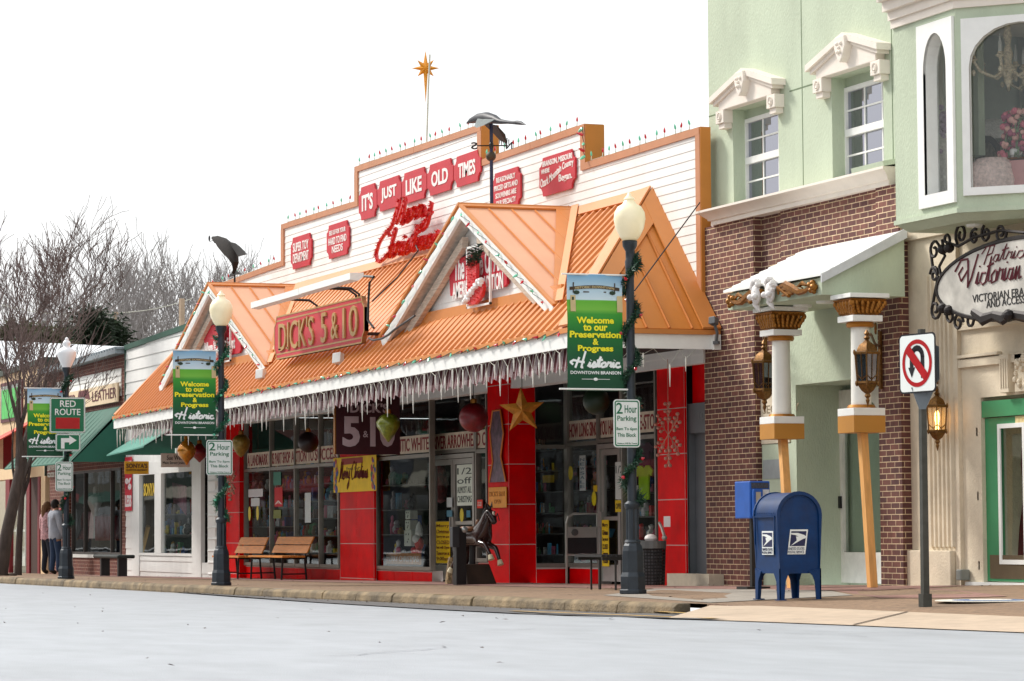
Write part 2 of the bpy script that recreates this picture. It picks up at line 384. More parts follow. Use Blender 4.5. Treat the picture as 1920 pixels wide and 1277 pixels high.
a_, b_ = GG(1702, 1149, gz), GG(1600, 1174, rz); m = MB(); m.add([(a_[0]-.02, a_[1], gz(a_[0], a_[1])+.012), (b_[0]-.02, b_[1], rz(b_[0], b_[1])+.014), (b_[0]+.02, b_[1], rz(b_[0], b_[1])+.014), (a_[0]+.02, a_[1], gz(a_[0], a_[1])+.012)], [(0, 1, 2, 3)]); struct(m, 'slab_joint', JOINT)
# pinkish brick paver band in the sidewalk and grey slab by the post box
PAVER = brickmat('pink_pavers', (150, 112, 100), (128, 92, 86), (110, 92, 80), .2, .1, .008)
def paver(tex, name, poly):
    m = MB(); q = [GG(px, py, gz) for px, py in poly]; m.add([(p[0], p[1], gz(p[0], p[1])+.006) for p in q], [tuple(range(len(q)))]); return struct(m, name, tex)
n_ = PAVER.node_tree
for l in list(n_.links):
    if l.to_node.type == 'COMBXYZ' and l.to_socket.name == 'Y': n_.links.remove(l)
for nd in n_.nodes:
    if nd.type == 'COMBXYZ': cx_ = nd
    if nd.type == 'SEPXYZ': sx_ = nd
n_.links.new(sx_.outputs[1], cx_.inputs[1]); n_.links.new(sx_.outputs[0], cx_.inputs[0])
paver(PAVER, 'brick_paving', [(1560, 1108), (1650, 1122), (1790, 1122), (1890, 1119), (1760, 1104), (1640, 1102)])
m = MB(); ys_ = [15.3, 16.58]; xx = [-30+1.0*i for i in range(42)]
m.add([(x, y, gz(x, y)+.006) for y in ys_ for x in xx], [(i, i+1, 42+i+1, 42+i) for i in range(41)]); struct(m, 'brick_paving', PAVER)
GREYC = mat('grey_concrete', (150, 142, 132), .8, var=.2, scale=6, bump=.3, dirt=.2)
paver(GREYC, 'concrete_paving', [(1130, 1117), (1330, 1131), (1600, 1117), (1560, 1109), (1330, 1103), (1230, 1104)])
# round enamel medallion set in the sidewalk
p = GG(1858, 1127, gz); t = thing('sidewalk_medallion', 'round white and blue medallion set flat into the sidewalk at the right edge', 'medallion', (p[0], p[1], gz(p[0], p[1])+.008))
MEDW = mat('medallion_white', (225, 222, 210), .5); MEDB = mat('medallion_blue', (90, 120, 165), .5, var=.5, scale=30)
def disc(m, x, y, z, r, n=32): m.lathe([(r, 0), (r, .006), (0.001, .006)], (x, y, z), n)
m = MB(); disc(m, p[0], p[1], gz(p[0], p[1])+.003, .52); m.build('rim', MEDW, t)
m = MB(); disc(m, p[0], p[1], gz(p[0], p[1])+.006, .36); m.build('emblem', MEDB, t)
m = MB(); disc(m, p[0], p[1], gz(p[0], p[1])+.009, .2); m.build('centre', MEDW, t)
# fallen leaves and litter in the gutter
LEAF = mat('dead_leaf', (70, 48, 36), .9, var=.5, scale=50); m = MB(); rnd = random.Random(9)
for i in range(330):
    if i >= 240: x, y = rnd.uniform(-24, 14), rnd.choice([16.4, 16.3, 13.2, 15])+rnd.gauss(0, .12)
    elif i < 190: x, y = rnd.uniform(-24, 12), 12.5-abs(rnd.gauss(0, .12))
    else: x, y = rnd.uniform(-10, 25), rnd.uniform(4, 12)
    z = (rz(x, y)+.014) if i < 240 else gz(x, y)+.012; r = rnd.uniform(.01, .035)
    a = rnd.uniform(0, 6); m.add([(x+r*math.cos(a+k*1.57)*(1 if k % 2 else .5), y+r*math.sin(a+k*1.57)*(1 if k % 2 else .5), z+rnd.uniform(0, .015)) for k in range(4)], [(0, 1, 2, 3)])
m.build('leaf_litter', LEAF, kind='stuff', fixn=False)
# background terrain
TERR = mat('winter_hillside', (88, 84, 62), .95, var=.4, scale=.3)
def hill(x, y):
    d = max(0, y-24); return .15+min(9, d*.13)*(.75+.25*math.sin(x*.02+1))
m = sheet([-400+20*i for i in range(30)], [17.5, 24, 30, 40, 60, 90, 130, 180, 260, 400], lambda x, y: hill(x, y)-.25)
struct(m, 'terrain', TERR, smooth=True)

# ================================================================ the variety store
YW = 16.6
store = thing('variety_store', 'long white clapboard shop with stepped parapet, orange metal roof and red tiled front', 'shop', (-8, YW, .2))
# false front: stepped parapet, built as rectangles between the steps (x from pixel columns, z from pixel rows)
def seg(pxa, pya, pxb, pyb):
    return xof(pxa, YW, pya), xof(pxb, YW, pyb), zof(pxa, pya), zof(pxb, pyb)
S0 = seg(395, 532, 534, 488); S1 = seg(530, 421, 669, 377); S2 = seg(668, 313, 905, 233); S3 = seg(905, 300, 1096, 233); S4 = seg(1100, 305, 1315, 238)
xs_ = [S0[0]-.6, S1[0], S2[0], S3[0], S4[0], S4[1]]
tops = [(S0[3]-.12, S0[3]), (S1[2], S1[3]), (S2[2], S2[3]), (S3[2], S3[3]), (S4[2], S4[3])]
wl = MB(front(YW)); tr = MB(front(YW)); oc = MB(front(YW)); TH = .1
ZB = 3.2
for i in range(5):
    a, b = xs_[i], xs_[i+1]; ta, tb = tops[i]
    clapboards(wl, [(a, ZB), (b, ZB), (b, tb-TH+.01), (a, ta-TH+.01)], z0=ZB)
    wb_ = -.24 if i < 4 else -.1; wl.prism([(a, ZB), (b, ZB), (b, tb-.02), (a, ta-.02)], wb_, -.022)
    n_s = max(2, int((b-a)/2.4))
    for k_ in range(n_s):               # cap flashing in lengths with open joints
        p0, p1 = a+(b-a)*k_/n_s+.006, a+(b-a)*(k_+1)/n_s-.006
        za, zb = ta+(tb-ta)*(p0-a)/(b-a), ta+(tb-ta)*(p1-a)/(b-a)
        tr.hull([(p0, za-TH, wb_-.03), (p1, zb-TH, wb_-.03), (p1, zb, wb_-.03), (p0, za, wb_-.03)], [(p0, za-TH, .035), (p1, zb-TH, .035), (p1, zb, .035), (p0, za, .035)])
for i in range(1, 5):                    # upright returns at the steps
    lo_, hi_ = (tops[i-1][1], tops[i][0]) if tops[i][0] > tops[i-1][1] else (tops[i][0], tops[i-1][1])
    xx = xs_[i]; up = tops[i][0] > tops[i-1][1]
    if up:
        tr.box(xx-.02, xx+.16, lo_-.1, hi_-TH-.002, -.26, .036)
        oc.box(xx-.025, xx-.021, lo_, hi_, -.265, .03)
    else:
        tr.box(xx-.16, xx+.02, lo_-.1, hi_-TH-.002, -.26, .036)
        oc.box(xx+.021, xx+.03, lo_-.04, hi_-.01, -.27, .03)
tr.box(xs_[5]-.13, xs_[5]+.01, 3.4, tops[4][1]-TH-.002, -.12, .036)
oc.box(xs_[5]+.012, xs_[5]+.03, 3.4, tops[4][1], -.12, .03)
tr.box(xs_[0]-.02, xs_[0]+.12, 3.4, tops[0][0]-TH-.002, -.26, .036)
wall_p = wl.build('false_front', SIDING, store); tr.build('parapet_trim', TRIM, wall_p); [(lambda o_: (setattr(o_, 'v', oc.v[8*i_:8*i_+8]), setattr(o_, 'f', oc.f[:6]), setattr(o_, 'mi', [0]*6), o_.build('parapet_return', OCHRE, wall_p)))(MB()) for i_ in range(len(oc.v)//8)]
# canopy roof
XL, XR = -20.55, 4.43; YE = 14.5; ZT = 5.70
def zf(x): return 3.158+(3.352-3.158)*(x-XL)/(XR-XL)        # fascia bottom
def ze(x): return zf(x)+.25                                   # roof surface at the eave
XTL, XTR = -20.1, 2.33
def roofz(x, y): return ze(x)+(ZT-ze(x))*(y-YE)/(YW-YE)
m = MB()
m.slab([(XL, YE, ze(XL)), (XR, YE, ze(XR)), (XTR, YW, ZT), (XTL, YW, ZT)], .06)
m.slab([(XR, YE, ze(XR)), (XR+.08, YW, ze(XR)), (XTR, YW, ZT)], .05)
roof = m.build('canopy_roof', ORIB, store)
# pressed ribs of the sheeting
m = MB(); x = XL+.2
L = math.hypot(YW-YE, ZT-3.5); ny, nz_ = -(ZT-3.5)/L, (YW-YE)/L
while x < XR-.1:
    tmax = 1.0 if x < XTR else (XR-x)/(XR-XTR)
    tmin = 0.0 if x > XTL else 0
    if x < XTL: tmax = min(1, (x-XL)/(XTL-XL)+.05)
    t1 = tmax*.965-(.12 if x > XTR-.3 else 0)
    if t1 > .05:
        def P_(t, du, h):
            y = YE+(YW-YE)*t; return (x+du, y+ny*h, roofz(x, y)+nz_*h)
        m.ring(None, [[P_(t, -.045, 0), P_(t, -.022, .038), P_(t, .022, .038), P_(t, .045, 0)] for t in (.0, t1)])
    x += .27
m.build('pressed_ribs', ORIB, roof)
m = MB()                                          # flashings: eave strip, wall strip, hip caps
m.hull([(XL-.02, YE-.03, zf(XL)+.19), (XL-.02, YE+.03, zf(XL)+.19), (XL-.02, YE+.03, ze(XL)+.012), (XL-.02, YE-.03, ze(XL)+.005)],
       [(XR+.02, YE-.03, zf(XR)+.19), (XR+.02, YE+.03, zf(XR)+.19), (XR+.02, YE+.03, ze(XR)+.012), (XR+.02, YE-.03, ze(XR)+.005)])
m.box(XR+.0, XR+.1, YE, YW, zf(XR)+.19, zf(XR)+.252)
def flash(a, b, c, d, t=.03, mm=None): (mm or m).slab([a, b, c, d], t)
def onroof(x, y, h): return (x, y+ny*h, roofz(x, y)+nz_*h)
flash(onroof(XTL, YW-.16, .05), onroof(XTR-.1, YW-.16, .05), onroof(XTR, YW, .05), onroof(XTL, YW, .05))
HX = Vector((XR, YE, ze(XR))); HT = Vector((XTR, YW, ZT)); HW = Vector((XR+.08, YW, ze(XR)))
def lerp(a, b, t): return Vector(a)*(1-t)+Vector(b)*t
o_ = Vector((.03, -.03, .05))
flash(tuple(HX+o_), tuple(HT+o_), tuple(lerp(HT, (XTL, YW, ZT), .012)+Vector((0, -.1, -.05))+o_), tuple(HX+Vector((-.34, 0, 0))+o_))
q_ = Vector((.05, 0, .035))
flash(tuple(HX+q_), tuple(HX+Vector((0, .2, 0))+q_), tuple(lerp(HT, HW, .17)+Vector((0, -.02, 0))+q_), tuple(HT+q_))
flash(tuple(HT+q_), tuple(lerp(HT, HW, .12)+Vector((0, -.25, 0))+q_), tuple(HW+Vector((0, -.26, 0))+q_), tuple(HW+q_))
flash((XTL-.04, YW, ZT+.05), (XL-.04, YE, ze(XL)+.05), (XL+.12, YE, ze(XL)+.05), (XTL+.12, YW, ZT+.05))
m.build('flashing', ORANGE, roof)
m = MB()                                          # standing seams on the hipped end
for i in range(1, 6):
    y = YE+.1+(YW-YE-.3)*i/5.6
    t = (y-YE)/(YW-YE); top = lerp(HX, HT, t)-Vector((0, 0, .0)); bot = Vector((XR+.06*t, y, ze(XR)))
    m.tube([tuple(bot+Vector((.03, 0, .02))), tuple(top+Vector((.03, 0, .02)))], .018, 4)
m.build('hip_seams', SEAM, roof)
HIP = m2 = MB(); HIP.slab([(XR+.012, YE+.02, ze(XR)+.012), (XR+.09, YW, ze(XR)+.012), (XTR+.012, YW, ZT+.012)], .01); HIP.build('hip_panel', mat('orange_hip_metal', (206, 126, 48), .4, var=.08, scale=1.5), roof)
# white fascia and dark ceiling
m = MB()
m.hull([(XL, YE, zf(XL)), (XL, YE+.04, zf(XL)), (XL, YE+.04, zf(XL)+.19), (XL, YE, zf(XL)+.19)], [(XR+.06, YE, zf(XR)), (XR+.06, YE+.04, zf(XR)), (XR+.06, YE+.04, zf(XR)+.19), (XR+.06, YE, zf(XR)+.19)])
m.box(XR+.022, XR+.062, YE+.042, YW-.01, zf(XR), zf(XR)+.188); m.box(XR+.05, XR+.11, YW-.1, YW+.0, zf(XR)-.006, zf(XR)+.192)
m.build('fascia', WHITE, store)
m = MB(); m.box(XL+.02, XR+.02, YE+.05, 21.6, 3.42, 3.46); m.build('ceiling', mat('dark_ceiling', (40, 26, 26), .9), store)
m = MB(); m.box(XL, XL+.05, YE+.06, YW, zf(XL), 3.4); m.build('end_closer', WHITE, store)
# --- gables
def gable(pk_px, pk_py, lx, ly, rx, ry, wall_y, gy=14.86):
    pk = WY(pk_px, pk_py, gy); l = WY(lx, ly, gy); r = WY(rx, ry, gy)
    hw = (r[0]-l[0])/2; cx = (r[0]+l[0])/2; zb = (l[2]+r[2])/2; zp = pk[2]
    g = MB(); th = .07
    for sgn in (-1, 1):
        A = (cx, gy, zp); B = (cx+sgn*hw, gy, zb); C_ = (cx+sgn*hw, YW, zb); D = (cx, YW, zp)
        g.slab([A, B, C_, D] if sgn > 0 else [D, C_, B, A], th)
    gb = g.build('gable_roof', PEACH, store)
    f = MB()
    for sgn in (-1, 1):                      # white barge boards
        a = Vector((cx, gy-.03, zp-.015)); b = Vector((cx+sgn*(hw+.02), gy-.03, zb-.015)); d = Vector((0, 0, -.15))
        f.hull([tuple(a), tuple(a+d*1.1), tuple(a+d*1.1+Vector((0, .05, 0))), tuple(a+Vector((0, .05, 0)))],
               [tuple(b), tuple(b+d*.85+Vector((-sgn*.12, 0, 0))), tuple(b+d*.85+Vector((-sgn*.12, .05, 0))), tuple(b+Vector((0, .05, 0)))])
    f.build('barge_board', WHITE, gb)
    f = MB()
    for sgn in (-1, 1):                      # metal edge, ridge cap, valley strips
        sl = Vector((sgn*hw, 0, zb-zp)).normalized(); nn = Vector((-sgn*(zb-zp), 0, hw)).normalized(); nn = nn if nn.z > 0 else -nn
        a = Vector((cx, gy-.045, zp)); b = Vector((cx+sgn*(hw+.03), gy-.045, zb))
        f.slab([tuple(a+nn*.03), tuple(b+nn*.03), tuple(b+nn*.03+Vector((0, .06, 0))), tuple(a+nn*.03+Vector((0, .06, 0)))], .035)
        a = Vector((cx, gy, zp)); f.slab([tuple(a+nn*.035), tuple(a+sl*.07+nn*.035), tuple(a+sl*.07+nn*.035+Vector((0, YW-gy, 0))), tuple(a+nn*.035+Vector((0, YW-gy, 0)))], .03)
        vb = Vector((cx+sgn*hw, YE+(YW-YE)*(zb-ze(cx+sgn*hw))/(ZT-ze(cx)), zb)); vt = Vector((cx, YW, zp))
        if vb.y < gy: vb.y = gy
        f.slab([tuple(vt+nn*.02), tuple(vb+nn*.02), tuple(vb+nn*.02+Vector((0, -.001, 0))-sl*.16), tuple(vt+nn*.02+Vector((0, -.26, 0)))], .012)
        f.slab([tuple(vt+Vector((sgn*.04, -.03, .06))), tuple(vb+Vector((sgn*.0, -.03, .07))), tuple(vb+Vector((sgn*.26, -.03, .07))), tuple(vt+Vector((sgn*.3, -.03, .06)))], .012)
    f.build('gable_flashing', ORANGE, gb)
    f = MB()
    for sgn in (-1, 1):
        nn = Vector((-sgn*(zb-zp), 0, hw)).normalized(); nn = nn if nn.z > 0 else -nn
        y = gy+.38
        while y < YW-.1:
            zv = roofz(cx, y); t = min(1, max(0, (zp-zv)/(zp-zb))); a = Vector((cx+sgn*.12, y, zp-.06)); b = Vector((cx+sgn*hw*t, y, zp+(zb-zp)*t))
            f.tube([tuple(a+nn*.02), tuple(b+nn*.02)], .016, 4); y += .36
    f.build('standing_seams', SEAM, gb)
    s_ = MB(front(wall_y)); zz = 4.02; t = (zp-.1-zz)/(zp-.1-zb)
    clapboards(s_, [(cx-hw*t, zz), (cx+hw*t, zz), (cx, zp-.1)], z0=zz, pitch=.13); s_.prism([(cx-hw*t, zz-.2), (cx+hw*t, zz-.2), (cx, zp-.1)], -.12, -.021)
    s_.build('gable_wall', SIDING, gb)
    s_ = MB(); zr = roofz(cx, wall_y); s_.box(cx-hw*.93, cx+hw*.93, wall_y-.06, wall_y-.018, zr-.1, zr+.12); s_.build('apron_flashing', ORANGE, gb)
    s_ = MB()                                # boxed timber under the near slope and dark soffit
    for sgn in (-1, 1):
        a = Vector((cx+sgn*.3, gy+.12, zp-.42)); b = Vector((cx+sgn*hw*.86, gy+.12, zb+.0))
        s_.hull([tuple(a), tuple(a+Vector((0, 0, -.16))), tuple(a+Vector((0, .09, -.16))), tuple(a+Vector((0, .09, 0)))], [tuple(b), tuple(b+Vector((0, 0, -.16))), tuple(b+Vector((0, .09, -.16))), tuple(b+Vector((0, .09, 0)))])
    s_.build('soffit_beam', GREYWOOD, gb)
    s_ = MB()
    for sgn in (-1, 1):
        a = Vector((cx, gy+.02, zp-.13)); b = Vector((cx+sgn*hw*.98, gy+.02, zb-.13)); c = Vector((0, wall_y-gy-.04, 0))
        s_.slab([tuple(a), tuple(b), tuple(b+c), tuple(a+c)], .02)
    s_.build('soffit', mat('soffit_board', (206, 196, 184), .8, var=.3, scale=9), gb)
    return cx, hw, zb, zp
G1 = gable(870, 385, 718, 637, 1040, 573, 15.12)
G2 = gable(394, 534, 301, 727, 499, 684, 15.12)
# striped valance behind the fascia
VST1 = mat('valance_shaded_white', (176, 158, 160), .8); VST2 = mat('valance_shaded_maroon', (84, 14, 26), .8)  # both stripe colours darkened for the shade behind the fascia
m = MB(); x = -19.4; i = 0; yv_ = YE+.14
while x < XR-.12:
    ww = .075; a = zf(x)+.1; b = zf(x)-.30
    m.cur = i % 2
    for q in range(3):
        xa, xb = x+ww*q/3, x+ww*(q+1)/3
        f0 = abs((xa+ww/2) % (.3)-.15)/.15; f1 = abs((xb+ww/2) % (.3)-.15)/.15
        wv = .012*math.sin(xa*21)
        m.add([(xa, yv_+wv, a), (xb, yv_+wv, a), (xb, yv_-.05+wv, b+.06*f1), (xa, yv_-.05+wv, b+.06*f0)], [(0, 1, 2, 3)])
    x += ww; i += 1
m.build('striped_valance', [VST1, VST2], store, fixn=False)
# --- ground floor
def tile_block(x0, x1, yf, y1, z0, z1, cols=1, name='tiled_pillar', zrow=.62, zoff=.0, parent=store, side_only=False):
    m = MB(); m.cur = 0; gp = .006
    m.box(x0, x1, yf+.004, y1, z0, z1); p = m.build(name, GROUT, parent)
    t = MB(); zz = z0+zoff
    rows = [z0]+[v for v in [zoff+zrow*i for i in range(0, 12)] if z0+.03 < v < z1]+[z1]
    for a, b in zip(rows[:-1], rows[1:]):
        for c in range(cols):
            xa = x0+(x1-x0)*c/cols+gp; xb = x0+(x1-x0)*(c+1)/cols-gp
            t.box(xa, xb, yf, yf+.01, a+gp, b-gp)
        t.box(x1-.002, x1+.006, yf+gp, y1-gp, a+gp, b-gp)
        t.box(x0-.006, x0+.002, yf+gp, y1-gp, a+gp, b-gp)
    t.build('glazed_tiles', REDTILE, p, bevel=.002); return p
ztile = zof(668, 1085, 16.55)                      # one grout line; rows every 0.62 m from it
ZO = ztile-.62
p1 = (xof(424, 16.62), xof(448, 16.62)); p2 = (xof(637, 16.67), xof(700, 16.67)); p3 = (xof(914, 16.55), xof(953, 16.55)); p4 = (xof(1232, 16.68), xof(1283, 16.68))
for (a, b), c, d in ((p1, 1, 16.8), (p2, 2, 16.72), (p3, 1, 17.0), (p4, 1, 16.72)):
    tile_block(a, b, {p4[0]: 16.68, p1[0]: 16.62, p2[0]: 16.67}.get(a, 16.55), d, gz((a+b)/2, 16.5)-.05, 3.42, c, zoff=ZO)
tile_block(p4[1]+.01, 4.36, 16.80, 16.9, zof(1300, 757, 16.8), 3.42, 1, 'tiled_wall_panel', zoff=ZO)
m = MB(); m.box(p4[0]+.02, p4[0]+.2, 16.721, 17.35, .1, 3.42); m.build('return_wall', mat('maroon_return', (60, 12, 18), .5), store)
ZS = zof(600, 1064, 16.7); ZTR = zof(600, 872, 16.7); ZC = 3.42
MULL = mat('window_mullion', (150, 144, 134), .4, .6, var=.1)
def window_bay(xs, y, zs, ztr, zc, parent=store, base=True, name='shop_window', axis='x', xf=0, th=.05, mt=MULL):
    # xs: mullion positions; frame members are real bars, glass one sheet per opening
    TF = front(y) if axis == 'x' else side(xf)
    fr = MB(TF); zb = zs
    for x in xs: fr.box(x-th/2, x+th/2, zb, zc, -.06, .03)
    for a, b in zip(xs[:-1], xs[1:]):
        for z in ([zb+.03, zc-.03]+([ztr] if ztr else [])):
            fr.box(a+th/2+.001, b-th/2-.001, z-.03, z+.03, -.055, .025)
    p = fr.build(name, mt, parent)
    for a, b in zip(xs[:-1], xs[1:]):
        gl = MB(TF); gl.add([(a, zb, -.02), (b, zb, -.02), (b, zc, -.02), (a, zc, -.02)], [(0, 1, 2, 3)]); gl.build('pane', GLASS, p, fixn=False)
    if base:
        bs = MB(TF); cols = max(1, int((xs[-1]-xs[0])/.85)); gr = gz(xs[0] if axis == 'x' else xf, 16.6)-.05
        bs.box(xs[0], xs[-1], gr, zb-.005, -.2, -.01); q = bs.build('stall_riser', GROUT, parent); bs = MB(TF)
        for c in range(cols):
            a = xs[0]+(xs[-1]-xs[0])*c/cols+.008; b = xs[0]+(xs[-1]-xs[0])*(c+1)/cols-.008; bs.box(a, b, gr, zb-.03, -.015, -.004)
        bs.build('glazed_tiles', REDTILE, q)
    return p
yg = 16.74
win1 = window_bay([xof(v, yg) for v in (460, 508, 554, 600, 636)], yg, ZS, ZTR, ZC)
win2 = window_bay([xof(v, yg) for v in (704, 808)], yg, ZS, zof(760, 857, yg), ZC)
side3 = window_bay([17.0, 17.68], 0, zof(1060, 1063, 17.68), zof(1060, 838, 17.68), ZC, axis='y', xf=xof(1062, 17.68))
yb = 17.68
xb0 = xof(1064, yb)
win3 = window_bay([xb0+.03, xof(1122, yb)], yb, zof(1090, 1063, yb), zof(1090, 832, yb), ZC)
win4 = window_bay([xof(1168, 17.3), xof(1231, 17.3)], 17.3, zof(1200, 1040, 17.3), zof(1200, 820, 17.3), ZC)
# doors
def glass_door(x0, x1, y, z0, z1, parent=store, leaf=2, kick=.25, name='entrance_door', mt=ALU):
    fr = MB(front(y)); t = .07
    fr.box(x0, x0+t, z0, z1, -.06, .04); fr.box(x1-t, x1, z0, z1, -.06, .04); fr.box(x0+t+.001, x1-t-.001, z1-t, z1, -.06, .04)
    p = fr.build('door_frame', mt, parent)
    w_ = (x1-x0-2*t)/leaf
    for i in range(leaf):
        a = x0+t+w_*i+.008; b = a+w_-.016; d = MB(front(y)); s_ = .09
        zt_ = z1-t-.01
        d.box(a, a+s_, z0, zt_, -.04, .01); d.box(b-s_, b, z0, zt_, -.04, .01); d.box(a+s_+.001, b-s_-.001, zt_-s_, zt_, -.04, .01)
        d.box(a+s_+.001, b-s_-.001, z0, z0+kick, -.04, .01); d.box(a+s_+.001, b-s_-.001, z0+.92, z0+.98, -.035, .012)
        dd = d.build(name, mt, p)
        g_ = MB(front(y)); g_.add([(a+s_, z0+kick, -.02), (b-s_, z0+kick, -.02), (b-s_, zt_-s_, -.02), (a+s_, zt_-s_, -.02)], [(0, 1, 2, 3)]); g_.build('pane', GLASS, dd, fixn=False)
        h = MB(front(y)); hx = b-.05 if i == 0 and leaf == 2 else a+.05
        h.box(hx-.03, hx+.03, z0+.82, z0+1.05, .012, .05); h.build('handle', mt, dd)
    return p
zd0 = gz(-4, 16.6)
glass_door(xof(809, 17.0), xof(892, 17.0), 17.0, zd0, zof(850, 852, 17.0))
tr_ = window_bay([xof(809, 17.0), xof(892, 17.0)], 17.0, zof(850, 852, 17.0)+.02, None, ZC, base=False, name='transom_light')
win5 = window_bay([xof(893, 17.0)+.03, xof(914, 17.0)], 17.0, gz(-2, 16.6)+.3, zof(903, 846, 17.0), ZC, name='side_light')
glass_door(xof(1124, yb), xof(1166, yb), yb, gz(1, 16.6), zof(1145, 832, yb), leaf=1)
window_bay([xof(1124, yb), xof(1166, yb)], yb, zof(1145, 832, yb)+.02, None, ZC, base=False, name='transom_light')
# grey side door beside the brick
GDOOR = mat('grey_door_paint', (104, 108, 112), .5, var=.1)
YD_ = 16.78; m = MB(front(YD_)); xa, xb_ = xof(1287, YD_), 4.7; zt_ = zof(1300, 757, YD_)
m.box(xa, xb_, .25, zt_, -.12, -.06); m.box(xa, xa+.14, .25, zt_, -.058, .03); m.box(xa+.145, xb_, zt_-.4, zt_, -.058, .03); gd = m.build('side_door', GDOOR, store)
m = MB(front(YD_)); m.box(xa+.55, xb_-.05, .75, zt_-.6, -.055, -.045); m.build('door_glass', mat('black_glass', (18, 22, 24), .08, coat=.5), gd)
m = MB(front(YD_)); m.text('101', xa+.45, xa+.75, zt_-.22, zt_-.12, .03, .034); m.build('door_number', mat('faint_lettering', (120, 124, 124), .5), gd)
m = MB(); m.box(p4[1]+.005, xof(1326, 16.4), 16.4, 16.615, .15, zof(1300, 1076, 16.5)); m.build('door_step', mat('stone_step', (196, 186, 166), .8, var=.15, bump=.3), gd)
# shop interior shell
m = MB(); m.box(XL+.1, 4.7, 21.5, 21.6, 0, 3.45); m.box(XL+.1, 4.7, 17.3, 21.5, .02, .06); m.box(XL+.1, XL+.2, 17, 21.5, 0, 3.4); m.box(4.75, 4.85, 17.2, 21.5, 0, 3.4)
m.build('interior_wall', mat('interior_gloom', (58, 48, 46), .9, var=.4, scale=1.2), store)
# white bands with red capitals inside the transoms
BAND = mat('transom_band', (226, 212, 190), .7, var=.15); BTXT = mat('transom_letters', (140, 26, 30), .6)
def band(pa, pb, y, txts, zc_, h=.30):
    xa, xb2 = xof(pa, y), xof(pb, y); m = MB(front(y)); m.box(xa, xb2, zc_, zc_+h, 0, .006); b = m.build('transom_band', BAND, store)
    m = MB(front(y)); n = len(txts); w2 = (xb2-xa)/n
    for i, s_ in enumerate(txts): m.text(s_, xa+w2*i+.04, xa+w2*(i+1)-.04, zc_+.04, zc_+h-.04, .008, .012, bold=.012)
    m.build('band_lettering', BTXT, b)
band(464, 636, yg+.013, ['A LANDMARK', 'IT IS PART SHOP', 'ACTION TO', 'SUCCESS'], ZTR+.05)
band(712, 806, yg+.013, ['AUTHENTIC WHITE'], zof(760, 857, 16.8)+.05)
band(812, 913, 17.013, ['RIVER ARROWHEAD C'], zof(850, 852, 17.08)+.06)
band(1067, 1166, yb+.013, ['HOW LONG SINCE YOU HAVE B'], zof(1090, 832, 17.76)+.06)
band(1172, 1230, 17.313, ['E DIME-STO'], zof(1200, 820, 17.38)+.06)
# ================================================================ signs and decorations on the variety store
def srect(px0, px1, pt, pb, y):
    c = (px0+px1)/2; return xof(px0, y, (pt+pb)/2), xof(px1, y, (pt+pb)/2), zof(c, pt, y), zof(c, pb, y)
STXT = mat('white_lettering', (238, 234, 230), .55)
def wall_sign(name, label, cat, px0, px1, pt, pb, y, lines, board=RED, tmat=STXT, notch=.09, bold=.02, group=None, depth=.03, kind='ticket', margin=.1, rowf=.74, bv=0):
    x0, x1, z1, z0 = srect(px0, px1, pt, pb, y); cx = (x0+x1)/2
    t = thing(name, label, cat, (cx, y, z0), group)
    m = MB(front(y)); pts = ticket(x0, x1, z0, z1, notch) if kind == 'ticket' else (rect(x0, x1, z0, z1) if kind == 'rect' else rrect(x0, x1, z0, z1, notch))
    m.prism(pts, 0, depth); m.build('board', board, t, bevel=bv)
    m = MB(front(y)); n = len(lines); H = (z1-z0)-2*margin*.6; 
    for i, ln in enumerate(lines):
        if isinstance(ln, str): ln = (ln, 0, 1)
        s_, a, b = ln[:3]; hf = ln[3] if len(ln) > 3 else rowf
        zc = z1-margin*.6-H*(i+.5)/n; hh = H/n*hf/2
        m.text(s_, x0+margin+(x1-x0-2*margin)*a, x0+margin+(x1-x0-2*margin)*b, zc-hh, zc+hh, depth+.001, depth+.008, bold=bold)
    m.build('lettering', tmat, t); return t
ys = YW-.02
wg = 'red slogan boards in a row on the clapboard parapet'
for s_, a, b, pt, pb in (("IT'S", 675.5, 709.3, 347.5, 409.5), ('JUST', 710.5, 755, 334.5, 391.5), ('LIKE', 756.3, 802.8, 319, 377), ('OLD', 804, 852.6, 303, 361.5), ('TIMES', 854, 904.2, 287.5, 345.5)):
    wall_sign('slogan_board', 'red notched board on the parapet with the white word %s' % s_, 'sign', a, b, pt, pb, ys, [(s_, .12, .88)], group=wg, bold=.03, rowf=.64, notch=.14)
wall_sign('wall_sign', 'red notched wall sign reading SUPER TOY DEPARTMENT', 'sign', 548, 586.6, 441.5, 501, ys, ['SUPER TOY', 'DEPARTMENT'], notch=.13, bold=.015, rowf=.86, margin=.16)
wall_sign('wall_sign', 'red notched wall sign reading SEE US FOR YOUR HARD TO FIND NEEDS', 'sign', 615.4, 656.8, 418, 481, ys, [('SEE US FOR YOUR', .05, .95, .55), 'HARD TO FIND', ('NEEDS', .2, .8)], notch=.13, bold=.012, rowf=.84, margin=.12)
wall_sign('wall_sign', 'red notched wall sign reading REASONABLY PRICED GIFTS AND SOUVENIRS ARE OUR SPECIALTY', 'sign', 926.3, 979, 319, 392, ys, [('REASONABLY', .1, .9), 'PRICED GIFTS AND', ('SOUVENIRS ARE', .06, .94), ('OUR SPECIALTY', .08, .92)], notch=.12, bold=.012, rowf=.68)
t = wall_sign('wall_sign', 'red notched wall sign reading BRANSON, MISSOURI where Ozark Mountain Country Began', 'sign', 1014.6, 1081.5, 288, 361, ys, [('BRANSON, MISSOURI', .06, .98, .8), (' ', 0, 1), (' ', 0, 1), (' ', 0, 1)], notch=.14, bold=.02, margin=.07)
x0, x1, z1, z0 = srect(1014.6, 1081.5, 288, 361, ys); W_, H_ = x1-x0, z1-z0
